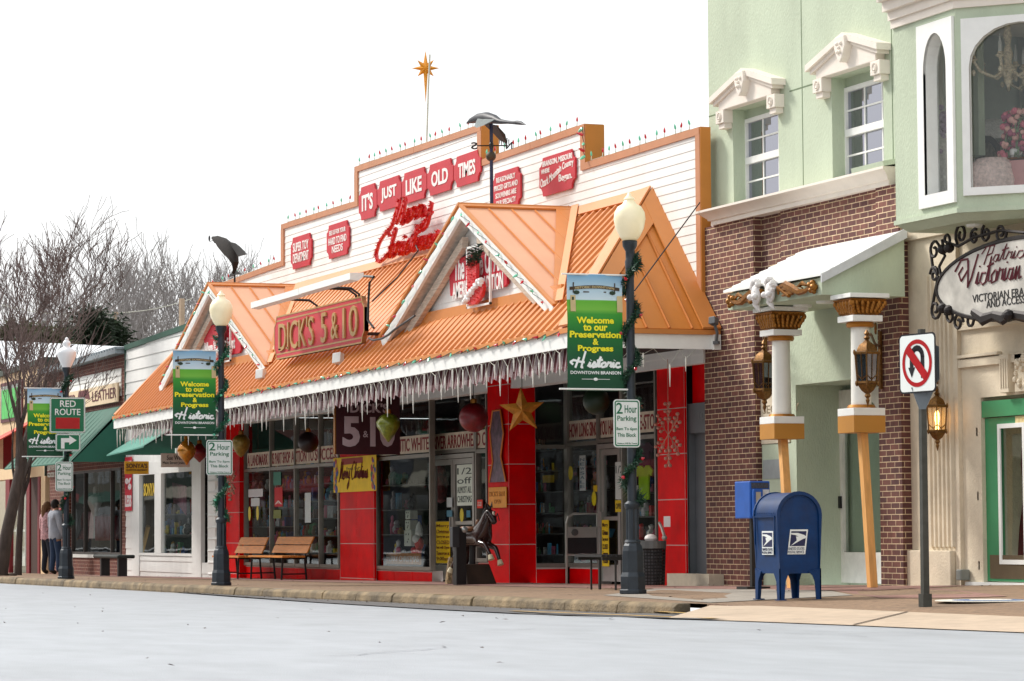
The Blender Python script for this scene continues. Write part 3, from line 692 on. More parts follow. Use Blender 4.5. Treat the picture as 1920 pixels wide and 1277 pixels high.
m = MB(front(ys)); m.text('WHERE', x0+.06*W_, x0+.3*W_, z0+.58*H_, z0+.70*H_, .031, .037, bold=.03)
m.text('Ozark Mountain Country', x0+.04*W_, x0+.97*W_, z0+.15*H_, z0+.42*H_, .031, .037, bold=.02, warp=lambda u, v: (u, v*(1.1-.3*u)+1.45*(1/(1+math.exp(-(u-.45)*7)))))
m.text('Began.', x0+.56*W_, x0+.93*W_, z0+.20*H_, z0+.44*H_, .031, .037, bold=.02); m.build('script_lettering', STXT, t)
# DICK'S 5 & 10 carved board standing off the roof
ysg = 14.72
p_tl, p_tr, p_bl, p_br = WY(523, 592, ysg), WY(691, 556.5, ysg), WY(522, 673.5, ysg), WY(688, 645.5, ysg)
x0, x1 = float(p_bl[0]), float(p_tr[0]); z0 = float((p_bl[2]+p_br[2])/2); z1 = float((p_tl[2]+p_tr[2])/2); 
t = thing('roof_sign', "large carved red board with gold letters DICK'S 5 & 10 standing on the orange roof", 'sign', ((x0+x1)/2, ysg, z0))
def tk2(x0, x1, z0, z1, r): return [(x0+r, z0), (x1-r, z0), (x1-r*.6, z0+r*.8), (x1, z0+r*1.3), (x1, z1-r*1.3), (x1-r*.6, z1-r*.8), (x1-r, z1), (x0+r, z1), (x0+r*.6, z1-r*.8), (x0, z1-r*1.3), (x0, z0+r*1.3), (x0+r*.6, z0+r*.8)]
m = MB(front(ysg)); m.prism(tk2(x0, x1, z0, z1, .14), 0, .07); bd = m.build('board', mat('faded_red_board', (196, 52, 62), .55, var=.12, scale=2), t)
m = MB(front(ysg)); o_, i_ = tk2(x0, x1, z0, z1, .14), tk2(x0+.025, x1-.025, z0+.025, z1-.025, .13); n = len(o_)
m.add([(a[0], a[1], .076) for a in o_]+[(a[0], a[1], .076) for a in i_]+[(a[0], a[1], .071) for a in i_]+[(a[0], a[1], .0) for a in o_], [(k_, (k_+1) % n, n+(k_+1) % n, n+k_) for k_ in range(n)]+[(n+k_, n+(k_+1) % n, 2*n+(k_+1) % n, 2*n+k_) for k_ in range(n)]+[(k_, 3*n+k_, 3*n+(k_+1) % n, (k_+1) % n) for k_ in range(n)])
m.box(x0+.14, x1-.14, z1-.10, z1-.075, .0705, .074); m.box(x0+.14, x1-.14, z0+.075, z0+.10, .0705, .074); m.build('gold_border', GOLD, bd)
m = MB(front(ysg)); hs = (z1-z0)
m.text("DICK'S", x0+.33, x0+(x1-x0)*.47, z0+hs*.17, z1-hs*.17, .072, .10, bold=0); m.text('5', x0+(x1-x0)*.555, x0+(x1-x0)*.615, z0+hs*.17, z1-hs*.17, .072, .10, bold=0)
m.text('&', x0+(x1-x0)*.665, x0+(x1-x0)*.735, z0+hs*.2, z1-hs*.22, .072, .10, bold=0); m.text('10', x0+(x1-x0)*.79, x1-.28, z0+hs*.17, z1-hs*.17, .072, .10, bold=0)
for a in (x0+.36, x0+(x1-x0)*.16): m.box(a-.03, a+.11, z0+hs*.2, z0+hs*.235, .072, .10)
m.build('raised_letters', GOLD, t)
for xx in (x0+.5, (x0+x1)/2, x1-.5): m = MB(); m.box(xx-.03, xx+.03, ysg+.002, ysg+.5, z0+.15, z0+.2); m.build('bracket', BLACK, t)
# pair of strip floodlights on bent arms above the board
def strip_light(pa, pb, label, qs=(.55,)):
    a, b = WY(*pa, 14.1), WY(*pb, 14.1); t = thing('strip_floodlight', label, 'sign light', tuple(a), 'white strip lights above the roof sign')
    m = MB(); d = Vector(b)-Vector(a); A = Vector(a); B = Vector(b)
    pr = [(.11, .06), (.11, -.0), (.02, -.07), (-.11, -.05), (-.11, .05)]
    m.ring(None, [[tuple(P_+Vector((0, u, v))) for u, v in pr] for P_ in (A, B)]); m.build('housing', WHITE, t)
    m = MB(); C_ = A+d*.35
    for q in qs:
        C_ = A+d*q; m.tube([tuple(C_+Vector((0, .1, -.02))), tuple(C_+Vector((.02, .45, -.03))), tuple(C_+Vector((.03, .58, -.12))), tuple(C_+Vector((.03, .60, -.6)))], .022, 5)
    m.build('arm', BLACK, t)
strip_light((482, 573), (572, 547), 'white strip floodlight over the left half of the gold lettered sign')
strip_light((573, 546), (669, 518), 'white strip floodlight over the right half of the gold lettered sign', (.3, .36))
m = MB(); m.tube([tuple(WY(*q, 14.3)) for q in ((640, 523), (668, 517), (701, 519), (693, 530), (691, 560), (690, 600), (701, 615))], .02, 5)
tag(m.build('conduit', BLACK), 'black bent conduit running from strip light down past the right end of the roof sign', 'conduit')
m = MB(); m.tube([tuple(WY(*q, 14.6)) for q in ((692, 634), (700, 638), (716, 635), (728, 628), (740, 618), (778, 592))], .018, 5)
tag(m.build('conduit', BLACK), 'black cable sagging beneath the foot of the larger gable', 'cable')
m = MB(); m.tube([tuple(WY(777, 453, 16.5)), tuple(WY(784, 470, 16.2)), tuple(WY(745, 520, 15.6)), tuple(WY(698, 565, 15.1))], .014, 5)
tag(m.build('cord', BLACK), 'thin dark cord from the Merry Christmas tinsel down the roof', 'cable')
# square flood lamps on the roof
def roof_lamp(px, py, y, label, mt, s_=.17):
    c = WY(px, py, y); t = thing('flood_lamp', label, 'flood light', tuple(c), 'flood lamps on the orange roof')
    m = MB(frame(c, (.75, .5, .1), (-.25, .15, 1))); m.prism(rrect(-s_/2, s_/2, -s_/2, s_/2, .015), -.05, .05); m.build('lamp_head', mt, t, bevel=.008)
    m = MB(); m.tube([tuple(c), (c[0], c[1]+.05, c[2]-.15), (c[0]-.05, c[1]+.06, c[2]-.27)], .022, 6); m.lathe([(.05, -.3), (.05, -.26), (.01, -.26)], (c[0]-.05, c[1]+.06, c[2]), 8); m.build('arm', mt, t)
LAMPW = mat('pale_lamp_housing', (214, 214, 210), .4); LAMPG = mat('grey_lamp_housing', (88, 90, 92), .5)
roof_lamp(489, 702, 14.62, 'small white flood lamp on the roof left of the gold lettered sign', LAMPW)
roof_lamp(634, 672, 14.62, 'small white flood lamp below the right part of the gold lettered sign', LAMPW)
roof_lamp(1338, 602, 16.45, 'small grey flood lamp at the right corner of the orange roof', LAMPG, .10)
# gable signs
yg1 = 15.09
def gsign(cx_px, pts, y, lines, label):
    P_ = [WY(a, b, y) for a, b in pts]; t = thing('gable_sign', label, 'sign', tuple(P_[0])); q = [(float(p[0]), float(p[2])) for p in P_]
    m = MB(front(y)); m.prism(q, 0, .04); m.build('board', mat('bright_red_board', (190, 10, 42), .55, var=.06), t)
    m = MB(front(y))
    for s_, a, b, h in lines:
        A = WY(*a, y); B = WY(*b, y); zc = (A[2]+B[2])/2; m.text(s_, float(A[0]), float(B[0]), zc-h/2, zc+h/2, .041, .05, bold=.02)
    m.build('lettering', STXT, t)
gsign(0, [(849, 555), (846, 490), (925, 467), (955, 492), (955, 532), (950, 538)], yg1, [('The Home Of An', (857, 507), (946, 481), .36), ('AMERICAN TRADITION', (854, 546), (949, 526), .24)], 'red clipped-corner gable sign reading The Home Of An AMERICAN TRADITION')
gsign(0, [(390, 674), (384, 616), (431, 600), (455, 625), (455, 656), (452, 662)], 15.09, [('Where We Never Forgot', (388, 655), (445, 648), .30)], 'red gable sign above the second lamp post, lettering ending in rgot')
# tinsel stockings in wire frames
def stocking(px, pt, pb, y, wpx, label):
    a, b = WY(px-wpx/2, (pt+pb)/2, y), WY(px+wpx/2, (pt+pb)/2, y); z1, z0 = zof(px, pt, y), zof(px, pb, y); x0, x1 = float(a[0]), float(b[0]); w_, h = x1-x0, z1-z0
    t = thing('tinsel_stocking', label, 'christmas stocking', (x0, y, z0), 'tinsel stockings on the gables')
    m = MB(front(y)); m.box(x0, x1, z0, z0+.03, -.01, .02); m.box(x0, x1, z1-.03, z1, -.01, .02); m.box(x0, x0+.03, z0, z1, -.01, .02); m.box(x1-.03, x1, z0, z1, -.01, .02); m.build('wire_frame', WHITE, t)
    def P_(u, v): return (x0+u*w_, z0+v*h)
    m = MB(front(y)); m.prism([P_(*q) for q in ((.14, .70), (.18, .35), (.14, .14), (.25, .04), (.5, .04), (.78, .14), (.86, .28), (.8, .38), (.56, .44), (.58, .74))], .02, .07); rr = random.Random(4)
    body = m.build('boot', TINRED, t); m = MB(front(y))
    for i in range(420):
        u, v = rr.random(), rr.random()*.72+.02
        if not ((.16 < u < .56 and v > .3) or (.16 < u < .84 and .05 < v < .38)): continue
        a_, l_ = rr.uniform(0, 6.28), rr.uniform(.02, .045); q = P_(u, v); m.add([(q[0], q[1], .07), (q[0]+.015, q[1]+.01, .07), (q[0]+l_*math.cos(a_), q[1]+l_*math.sin(a_), .07+rr.uniform(0, .05))], [(0, 1, 2)])
    m.build('tinsel', TINRED, body, fixn=False)
    m = MB(front(y)); WT = mat('white_tinsel', (238, 238, 236), .5, var=.2, scale=60); GT = mat('green_tinsel', (16, 62, 40), .4, var=.6, scale=60)
    pth = [P_(*q) for q in ((.12, .13), (.28, .17), (.45, .25), (.62, .34), (.85, .38))]
    for i in range(len(pth)-1):
        for k_ in range(6):
            u = k_/6; q = (pth[i][0]*(1-u)+pth[i+1][0]*u, pth[i][1]*(1-u)+pth[i+1][1]*u); m.ball((q[0]+rr.uniform(-.02, .02), q[1]+rr.uniform(-.03, .03), .08), rr.uniform(.035, .055), 6, 4)
    m.build('white_cuff', WT, t)
    m = MB(front(y))
    for i in range(260):
        u = rr.uniform(.05, .85); base = P_(.2+u*.4, .66); tip = P_(min(.85, .1+u*.85), rr.uniform(.75, .99)); s_ = rr.random(); q = (base[0]*(1-s_)+tip[0]*s_, base[1]*(1-s_)+tip[1]*s_)
        a_ = rr.uniform(0, 6.28); l_ = .055; m.add([(q[0], q[1], .03), (q[0]+.03, q[1]+.02, .03), (q[0]+l_*math.cos(a_), q[1]+l_*math.sin(a_), rr.uniform(.04, .14))], [(0, 1, 2)])
    m.build('green_cuff', GT, t, fixn=False)
stocking(898.5, 458, 575, 15.0, 44, 'red tinsel stocking with green top in white frame on the larger gable')
stocking(420, 590, 680, 15.0, 26, 'red tinsel stocking on the left gable, half hidden by lamp post')
# tinsel script: strokes bent from tubes and covered in tinsel strips
def stroke_word(strokes, x0, x1, z0, z1, y, name, label, mt, r=.034, fuzz=1100):
    t = thing(name, label, 'christmas lettering', (x0, y, z0)); m = MB(front(y)); f = MB(front(y)); rr = random.Random(7)
    us = [p[0] for s_ in strokes for p in s_]; vs = [p[1] for s_ in strokes for p in s_]; a, b, c, d = min(us), max(us), min(vs), max(vs)
    allp = []
    for s_ in strokes:
        pts = []
        for i in range(len(s_)-1):                       # Catmull-Rom
            p0, p1, p2, p3 = s_[max(0, i-1)], s_[i], s_[i+1], s_[min(len(s_)-1, i+2)]
            for k_ in range(5):
                u = k_/5; pts.append(tuple(.5*((2*p1[j])+(-p0[j]+p2[j])*u+(2*p0[j]-5*p1[j]+4*p2[j]-p3[j])*u*u+(-p0[j]+3*p1[j]-3*p2[j]+p3[j])*u**3) for j in (0, 1)))
        pts.append(s_[-1]); q = [(x0+(x1-x0)*(p[0]-a)/(b-a), z0+(z1-z0)*(p[1]-c)/(d-c), .06) for p in pts]
        m.tube(q, r, 6); allp += q
    o = m.build('script', mt, t)
    for i in range(fuzz):
        q = rr.choice(allp); a_ = rr.uniform(0, 6.28); l_ = rr.uniform(.03, .075); e = rr.uniform(-.02, .04)
        f.add([(q[0], q[1], .06), (q[0]+.025, q[1]+.02, .08), (q[0]+l_*math.cos(a_), q[1]+l_*math.sin(a_), .1+e)], [(0, 1, 2)])
    if fuzz: f.build('tinsel', mt, o, fixn=False)
    return t
GL = {'M': [[(0, -.1), (.15, .1), (.35, 1), (.4, .1), (.7, 1), (.72, .05), (.9, .1)]], 'e': [[(0, .1), (.3, .3), (.22, .5), (.05, .3), (.15, .02), (.4, .12)]],
      'r': [[(0, .1), (.12, .5), (.15, .42), (.3, .45), (.28, .1), (.4, .1)]], 'y': [[(0, .4), (.05, .1), (.25, .1), (.35, .5), (.3, -.3), (.05, -.5), (0, -.3), (.45, .12)]],
      'C': [[(.7, .85), (.5, 1), (.15, .7), (.05, .3), (.3, 0), (.65, .1), (.8, .2)]], 'h': [[(0, .1), (.25, .95), (.15, .9), (.1, .05), (.15, .4), (.32, .45), (.3, .08), (.42, .12)]],
      'i': [[(0, .1), (.1, .45), (.1, .05), (.22, .12)], [(.13, .62), (.14, .66)]], 's': [[(0, .1), (.18, .5), (.28, .2), (.1, .02), (.35, .12)]], 't': [[(0, .1), (.2, .9), (.15, .1), (.32, .12)], [(.02, .6), (.35, .68)]],
      'm': [[(0, .1), (.08, .45), (.1, .05), (.22, .45), (.26, .05), (.4, .45), (.42, .05), (.54, .12)]], 'a': [[(.3, .4), (.1, .42), (.02, .15), (.2, .05), (.32, .42), (.32, .05), (.44, .12)]],
      'H': [[(.05, .85), (-.02, .5), (-.1, 0)], [(-.3, .25), (-.5, .45), (-.3, .62), (.1, .5), (.45, .45)], [(.42, 1.35), (.34, .6), (.3, 0), (.42, .02)]], 'o': [[(.2, .45), (.02, .3), (.08, .04), (.3, .1), (.32, .4), (.2, .45)]], 'c': [[(.3, .4), (.1, .42), (.02, .15), (.2, .03), (.4, .12)]],
      'T': [[(0, .62), (.3, .74), (.75, .72)], [(.38, .72), (.2, .3), (.25, .02), (.4, .1)]], 'v': [[(0, .45), (.1, .05), (.3, .5)]], 'P': [[(.15, 0), (.3, .95)], [(-.1, .6), (.1, .95), (.55, .95), (.5, .55), (.2, .45)]],
      'V': [[(-.1, .7), (-.3, .5), (-.1, .25), (.25, .6), (.15, .95), (-.25, .95), (-.55, .6)], [(.2, .9), (.35, 0), (.5, .3), (.75, 1.05)]], 'n': [[(0, .1), (.08, .45), (.1, .05), (.25, .45), (.28, .05), (.4, .12)]], ' ': []}
ADV = {'M': .85, 'e': .38, 'r': .36, 'y': .4, 'C': .78, 'h': .38, 'i': .22, 's': .32, 't': .3, 'm': .54, 'a': .42, 'H': .75, 'o': .36, 'c': .36, 'T': .5, 'v': .32, 'P': .6, 'V': .8, 'n': .4, ' ': .3}
def script(word, rise=0, slant=.25):
    o = []; x = 0
    for ch in word:
        for s_ in GL[ch]: o.append([(x+p[0]+p[1]*slant, p[1]+rise*x) for p in s_])
        x += ADV[ch]
    return o
a, b = WY(735, 430, 16.35), WY(818, 370, 16.35)
x0, x1, z1, z0 = srect(736, 817, 392, 425, 16.45); stroke_word(script('Merry'), x0, x1, z0-.12, z1+.2, 16.45, 'tinsel_script', 'red tinsel script word Merry hung on the parapet under the slogan boards', TINRED)
x0, x1, z1, z0 = srect(712, 832, 437, 474, 16.45); stroke_word(script('Christmas'), x0, x1, z0-.02, z1+.12, 16.45, 'tinsel_script', 'red tinsel script word Christmas hung lower on the parapet, above the roof', TINRED, fuzz=1300)
# light strings
def bulb_string(name, label, pts, n, stand=0, sz=.05, up=True, group='strings of red and green bulbs', sag=.03, hang=False):
    pts = [Vector(p) for p in pts]; L = [0]
    for a, b in zip(pts[:-1], pts[1:]): L.append(L[-1]+(b-a).length)
    t = thing(name, label, 'light string', tuple(pts[0]), group); w_ = []; rr = random.Random(len(label))
    for i in range(n):
        d = L[-1]*(i+.5+rr.uniform(-.3, .3))/n; k_ = max(j for j in range(len(L)-1) if L[j] <= d); u = (d-L[k_])/(L[k_+1]-L[k_]); p = pts[k_].lerp(pts[k_+1], u)
        w_.append(tuple(p+Vector((0, 0, 0 if up else .02)))); w_.append(tuple(p+Vector((0, -.01, -sag))))
        m = MB(); ax = Vector((rr.uniform(-.25, .25), rr.uniform(-.25, .1), 1 if up else -1)).normalized() if not hang else Vector((rr.uniform(-1, 1), -.4, rr.uniform(-.7, .3))).normalized()
        q = p+Vector((0, 0, stand)); m.tube([tuple(q), tuple(q+ax*sz*.35), tuple(q+ax*sz), tuple(q+ax*sz*1.9)], [sz*.25, sz*.42, sz*.4, sz*.06], 6)
        m.build('bulb', BULBR if i % 2 else BULBG, t, smooth=True)
        if stand: w_.append(tuple(q)); w_.append(tuple(p))
    m = MB(); m.tube(w_, .006, 3); m.build('cord', WIRE if stand else WIREG, t)
for i, (lab, n) in enumerate([('on the lowest left parapet step', 10), ('on the second parapet step from the left', 10), ('along the tallest parapet step above the slogan boards', 17), ('on the parapet step right of the weathervane', 12), ('on the lowest right parapet step by the green building', 13)]):
    a, b = xs_[i]+.15, xs_[i+1]-.15; bulb_string('bulb_string', 'upright red and green bulbs '+lab, [(a, YW-.02, tops[i][0]+.01), (b, YW-.02, tops[i][1]+.01)], n, stand=.06, sz=.04)
bulb_string('bulb_string', 'red and green bulbs along the white eave, left half', [(XL+.1, YE-.03, zf(XL)+.2), (-7, YE-.03, zf(-7)+.2)], 36, sz=.04, up=False, hang=True)
bulb_string('bulb_string', 'red and green bulbs along the white eave, right half', [(-7, YE-.03, zf(-7)+.2), (XR-.1, YE-.03, zf(XR)+.2)], 30, sz=.045, up=False, hang=True)
for (cx, hw, zb, zp), nm in ((G1, 'the larger gable over the stocking'), (G2, 'the smaller left gable')):
    for sgn, sd_ in ((-1, 'left'), (1, 'right')):
        bulb_string('bulb_string', 'red and green bulbs up the %s slope of %s' % (sd_, nm), [(cx, 14.80, zp-.06), (cx+sgn*hw, 14.80, zb-.06)], 10, sz=.045, up=False, hang=True)
bulb_string('bulb_string', 'green bulb string looped down the ochre end of the third parapet step', [(xs_[4]+.0, YW-.06, tops[3][1]), (xs_[4]+.05, YW-.06, tops[3][1]-.4), (xs_[4]+.1, YW-.06, tops[4][0]+.02)], 5, sz=.06, up=False, hang=True)
# icicle lights hanging below the eave: one string in three runs
rr = random.Random(11)
def icicles(xa, xb, y, n, label, side_run=False):
    t = thing('icicle_string', label, 'icicle lights', ((xa, y, zf(xa)) if not side_run else (XR+.03, xa, zf(XR))), 'white icicle light strings'); w_ = []
    for i in range(n):
        u = (i+.5)/n; p = xa+(xb-xa)*u+rr.uniform(-.05, .05); dz = [.02, .12, .05, .2, .1][i % 5]+rr.uniform(0, .03); L_ = rr.choice([.17, .22, .28, .36])
        X = (p, y, zf(p)-dz) if not side_run else (XR+.03, p, zf(XR)-dz)
        m = MB(); m.lathe([(.004, -L_), (.011, -L_*.5), (.014, -.02), (.009, 0), (.004, .02)], X, 6); m.build('icicle', ICE, t, smooth=True); w_ += [(X[0], X[1], X[2]), ]
        w_.append(((X[0]+(.5*(xb-xa)/n if not side_run else 0)), X[1]+(.5*(xb-xa)/n if side_run else 0), zf(min(XR, X[0]))-.0))
    m = MB(); m.tube(w_, .004, 3); m.build('cord', WIRE, t)
icicles(XL+.2, -13, YE+.0, 30, 'white plastic icicle lights under the left third of the eave')
icicles(-13, -5, YE+.0, 32, 'white plastic icicle lights under the middle of the eave')
icicles(-5, XR-.2, YE+.0, 38, 'white plastic icicle lights under the right third of the eave')
icicles(YE+.3, YW-.3, 0, 5, 'sparse icicle lights under the right end of the canopy', True)
# weathervanes, star
VANE = mat('verdigris_dark_metal', (26, 24, 24), .6, .1, var=.5, scale=20); VANEL = mat('verdigris_pale_metal', (84, 94, 94), .6, .1, var=.3, scale=14)
def weathervane_goose():
    yv = 15.9; b = WY(922, 386, yv); Zt = zof(914, 262, yv); X = float(b[0]); t = thing('weathervane', 'goose weathervane with ball and compass letters on the larger gable ridge', 'weathervane', tuple(b))
    m = MB(); m.tube([tuple(b+[0, 0, -.1]), (X, yv, Zt+.3)], .028, 8); m.build('mast', mat('blue_black_mast', (40, 44, 74), .4, .3), t)
    zb_ = zof(918, 294, yv); m = MB(); m.ball((X-.02, yv, zb_), .078, 16, 10); m.build('ball', mat('rusty_ball', (74, 62, 46), .6, .3, var=.5, scale=20), t, smooth=True)
    zc_ = zof(916, 275, yv); m = MB(); U = Vector((.36, .93, 0)); A = Vector((X, yv, zc_)); m.tube([tuple(A-U*.22), tuple(A+U*.25)], .01, 5); V_ = Vector((.93, -.36, 0)); m.tube([tuple(A-V_*.22), tuple(A+V_*.22)], .01, 5)
    m.lathe([(.01, -.08), (.035, -.03), (.035, .03), (.01, .08)], tuple(A), 8); m.build('compass_arms', BLACK, t)
    for q, ch, s_ in ((-.26, 'S', -1), (.27, 'N', -1)):
        m = MB(frame(A+U*q, tuple(U*s_), (0, 0, 1))); m.text(ch, -.05, .05, -.055, .055, -.008, .008, bold=.02); m.build('compass_letter', VANE, t)
    m = MB(frame(A+V_*.24, tuple(V_), (0, 0, 1))); m.text('E', -.05, .05, -.055, .055, -.008, .008, bold=.02); m.build('compass_letter', VANE, t)
    # body: swept along the flight direction, neck stretched to the right
    def G(px, py, off=0): c = WY(px, py, yv); return (float(c[0]), float(c[1])+off, float(c[2]))
    m = MB(); m.tube([G(875, 231), G(884, 226), (G(897, 222)), G(913, 221), G(928, 224), G(938, 228), G(950, 229), G(962, 230), G(970, 230), G(977, 231), G(986, 234)], [.008, .045, .075, .09, .07, .04, .028, .024, .032, .028, .004], 10, squash=1); bd = m.build('goose_body', mat('goose_blue_black', (20, 22, 34), .5, .1, var=.3, scale=20), t, smooth=True)
    m = MB(); q = [G(905, 224, -.09), G(936, 226, -.09), G(933, 236, -.22), G(924, 241, -.26), G(912, 238, -.2)]; m.hull(q, [(a, b_+.012, c+.012) for a, b_, c in q]); m.build('near_wing', VANEL, t)
    m = MB(); q = [G(897, 230, .06), G(924, 236, .06), G(923, 252, .2), G(915, 268, .3), G(905, 262, .28), G(903, 248, .18)]; m.hull(q, [(a, b_+.012, c+.01) for a, b_, c in q])
    for i in range(6): f = G(903+i*3.4, 262+(i % 2)*3, .29); m.hull([(f[0]-.01, f[1], f[2]+.04), (f[0]+.012, f[1], f[2]+.04), (f[0]+.0, f[1], f[2]-.05)], [(f[0]-.01, f[1]+.01, f[2]+.04), (f[0]+.012, f[1]+.01, f[2]+.04), (f[0], f[1]+.01, f[2]-.05)])
    m.build('far_wing', VANE, t)
weathervane_goose()
def weathervane_fish():
    yv = 15.6; b = WY(440, 530, yv); t = thing('weathervane', 'leaping fish weathervane chasing a lure on the small left gable', 'weathervane', tuple(b))
    def G(px, py, off=0): c = WY(px, py, yv); return (float(c[0]), float(c[1])+off, float(c[2]))
    m = MB(); m.tube([G(440, 532), G(440, 515)], .02, 6); m.build('rod', BLACK, t)
    m = MB(); m.tube([G(399, 446.5), G(408, 449), G(418, 457), (G(428, 467)), G(437, 480), G(441, 494), G(440, 505), G(438, 512)], [.03, .075, .125, .14, .11, .07, .04, .03], 12); m.build('fish_body', mat('fish_brown_metal', (30, 24, 20), .95, 0, var=.5, scale=12), t, smooth=True)
    def fin(pts, nm): m = MB(); q = [G(*p) for p in pts]; m.hull(q, [(a, b_+.02, c) for a, b_, c in q]); m.build(nm, VANE, t)
    fin([(424, 452), (440, 456), (448, 462), (458, 472), (461, 477), (446, 481), (443, 475), (434, 462)], 'dorsal_fin'); fin([(437, 507), (428, 519), (431, 519), (442, 515), (452, 514), (443, 508)], 'tail_fin')
    fin([(416, 466), (416, 471), (420, 469)], 'pectoral_fin'); fin([(434, 484), (432, 491), (436, 489)], 'belly_fin'); fin([(398, 443), (412, 445), (408, 451), (402, 448)], 'upper_jaw'); fin([(398, 450), (402, 456), (412, 458), (406, 451)], 'lower_jaw')
    m = MB(); c = G(392.5, 447); m.ball(c, .05, 8, 6, (.4, .4, 1.2)); m.tube([c, G(393, 453), G(399, 451)], .006, 4); m.build('lure', BLACK, t)
weathervane_fish()
def rooftop_star():
    ysd = 16.75; b = WY(799, 262, ysd); t = thing('star_on_mast', 'golden eight pointed star with long lower ray on a thin white mast above parapet', 'star', tuple(b))
    c = WY(798, 128, ysd); m = MB(); m.tube([tuple(b+[0, 0, -.3]), tuple(WY(803, 170, ysd)), tuple(WY(806, 102, ysd))], .015, 5); m.build('mast', WIRE, t)
    U = Vector((.36, .93, 0)); Vv = Vector((0, 0, 1)); N = Vector((.93, -.36, 0)); C_ = Vector(c); m = MB()
    R = [.23, .13, .13, .13, .46, .13, .13, .13]; R = [.30, .20, .24, .20, .62, .20, .24, .20]; ring = []
    for i in range(8):
        a = math.pi/2-i*math.pi/4; ring.append(C_+(U*math.cos(a)+Vv*math.sin(a))*R[i]); a2 = a-math.pi/8; ring.append(C_+(U*math.cos(a2)+Vv*math.sin(a2))*.095)
    vs = [tuple(p) for p in ring]+[tuple(C_+N*.05), tuple(C_-N*.05)]; n = 16
    m.add(vs, [(i, (i+1) % n, n) for i in range(n)]+[((i+1) % n, i, n+1) for i in range(n)]); m.build('star', mat('gold_yellow_star', (226, 150, 34), .4, .1, var=.1, scale=10), t)
rooftop_star()
# black stay rod from the roof to the right parapet
a, b = WY(1312, 380, 16.5), WY(1190, 545, 14.9); m = MB(); m.tube([tuple(a), tuple(b)], .009, 5); tag(m.build('stay_cable', BLACK), 'thin black stay cable slanting across the orange hipped roof end', 'cable')
# ---- things hanging under the canopy
def hang(x, y, z, t, top=3.42):
    m = MB(); m.tube([(x, y, z), (x, y, top)], .006, 4); m.build('cord', BLACK, t)
ORNG = mat('gold_mercury_ornament', (196, 126, 28), .18, .5, coat=.6, var=.4, scale=12); ORNR = mat('red_glass_ornament', (120, 6, 20), .45, 0, coat=.15, var=.4, scale=14)
ORNGR = mat('green_leaf_ornament', (120, 128, 30), .3, .2, coat=.4, var=.5, scale=20); ORND = mat('dark_wine_ornament', (30, 8, 12), .5, coat=.1, var=.4, scale=12)
def ornament(px, py, y, prof, mt, label, n=14):
    c = WY(px, py, y); c = tuple(map(float, c)); t = thing('hanging_ornament', label, 'christmas ornament', c, 'giant ornaments hanging under the canopy')
    m = MB(); m.lathe(prof, c, n); m.build('bauble', mt, t, smooth=True, angle=70); top = prof[-1][1]; m = MB(); m.lathe([(.05, top-.01), (.05, top+.05), (.015, top+.07)], c, 8); m.build('cap', GOLDDK, t, smooth=True); hang(c[0], c[1], c[2]+top+.06, t)
ball = lambda r: [(max(.01, r*math.cos(a)), r*math.sin(a)) for a in [-math.pi/2+math.pi*i/10 for i in range(11)]]
ornament(350, 845, 14.9, [(.01, -.28), (.06, -.2), (.16, -.1), (.19, 0), (.17, .08), (.1, .16), (.05, .2), (.05, .3)], ORNG, 'shiny orange gold ornament with pointed base, left end of the canopy')
ornament(374, 850, 15.5, [(.01, -.18), (.16, -.03), (.18, .03), (.1, .12), (.04, .2)], ORNR, 'red ornament tucked behind the shiny orange gold one')
ornament(452, 834, 15.2, [(.01, -.23), (.07, -.18), (.14, -.08), (.17, .02), (.16, .1), (.1, .17), (.02, .2)], mat('olive_gold_ornament', (132, 106, 38), .35, .3, var=.4, scale=20), 'large olive gold ribbed ornament beside the second lamp post')
ornament(578, 829, 15.9, ball(.19), ORND, 'dark wine coloured ball hanging in front of the window row')
ornament(728, 798, 14.95, [(.01, -.26), (.09, -.16), (.18, -.02), (.19, .06), (.13, .15), (.03, .2)], ORNGR, 'yellow green leaf shaped ornament overlapping the 5 & 10 hanging sign', 6)
ornament(888, 783, 15.4, ball(.22), ORNR, 'deep red lantern ball hanging over the main doors')
ornament(1118, 752, 15.8, ball(.19), mat('dark_green_ball', (14, 40, 18), .5), 'dark green ball hanging behind the lamp post banner')
c = WY(979, 770, 15.0); c = Vector(c); t = thing('hanging_star', 'large rusty gold five pointed star hanging under the canopy', 'star', tuple(c)); U = Vector((.36, .93, 0)); N = Vector((.93, -.36, 0)); m = MB(); R0 = .33
vs = [tuple(c+(U*math.cos(a)+Vector((0, 0, 1))*math.sin(a))*(R0 if i % 2 == 0 else R0*.4)) for i, a in enumerate([math.pi/2+.06+i*math.pi/5 for i in range(10)])]+[tuple(c+N*.07), tuple(c-N*.07)]
m.add(vs, [(i, (i+1) % 10, 10) for i in range(10)]+[((i+1) % 10, i, 11) for i in range(10)]); m.build('star', mat('rusty_gold_star', (176, 112, 30), .5, .3, var=.4, scale=12), t); hang(c.x, c.y, c.z+.3, t)
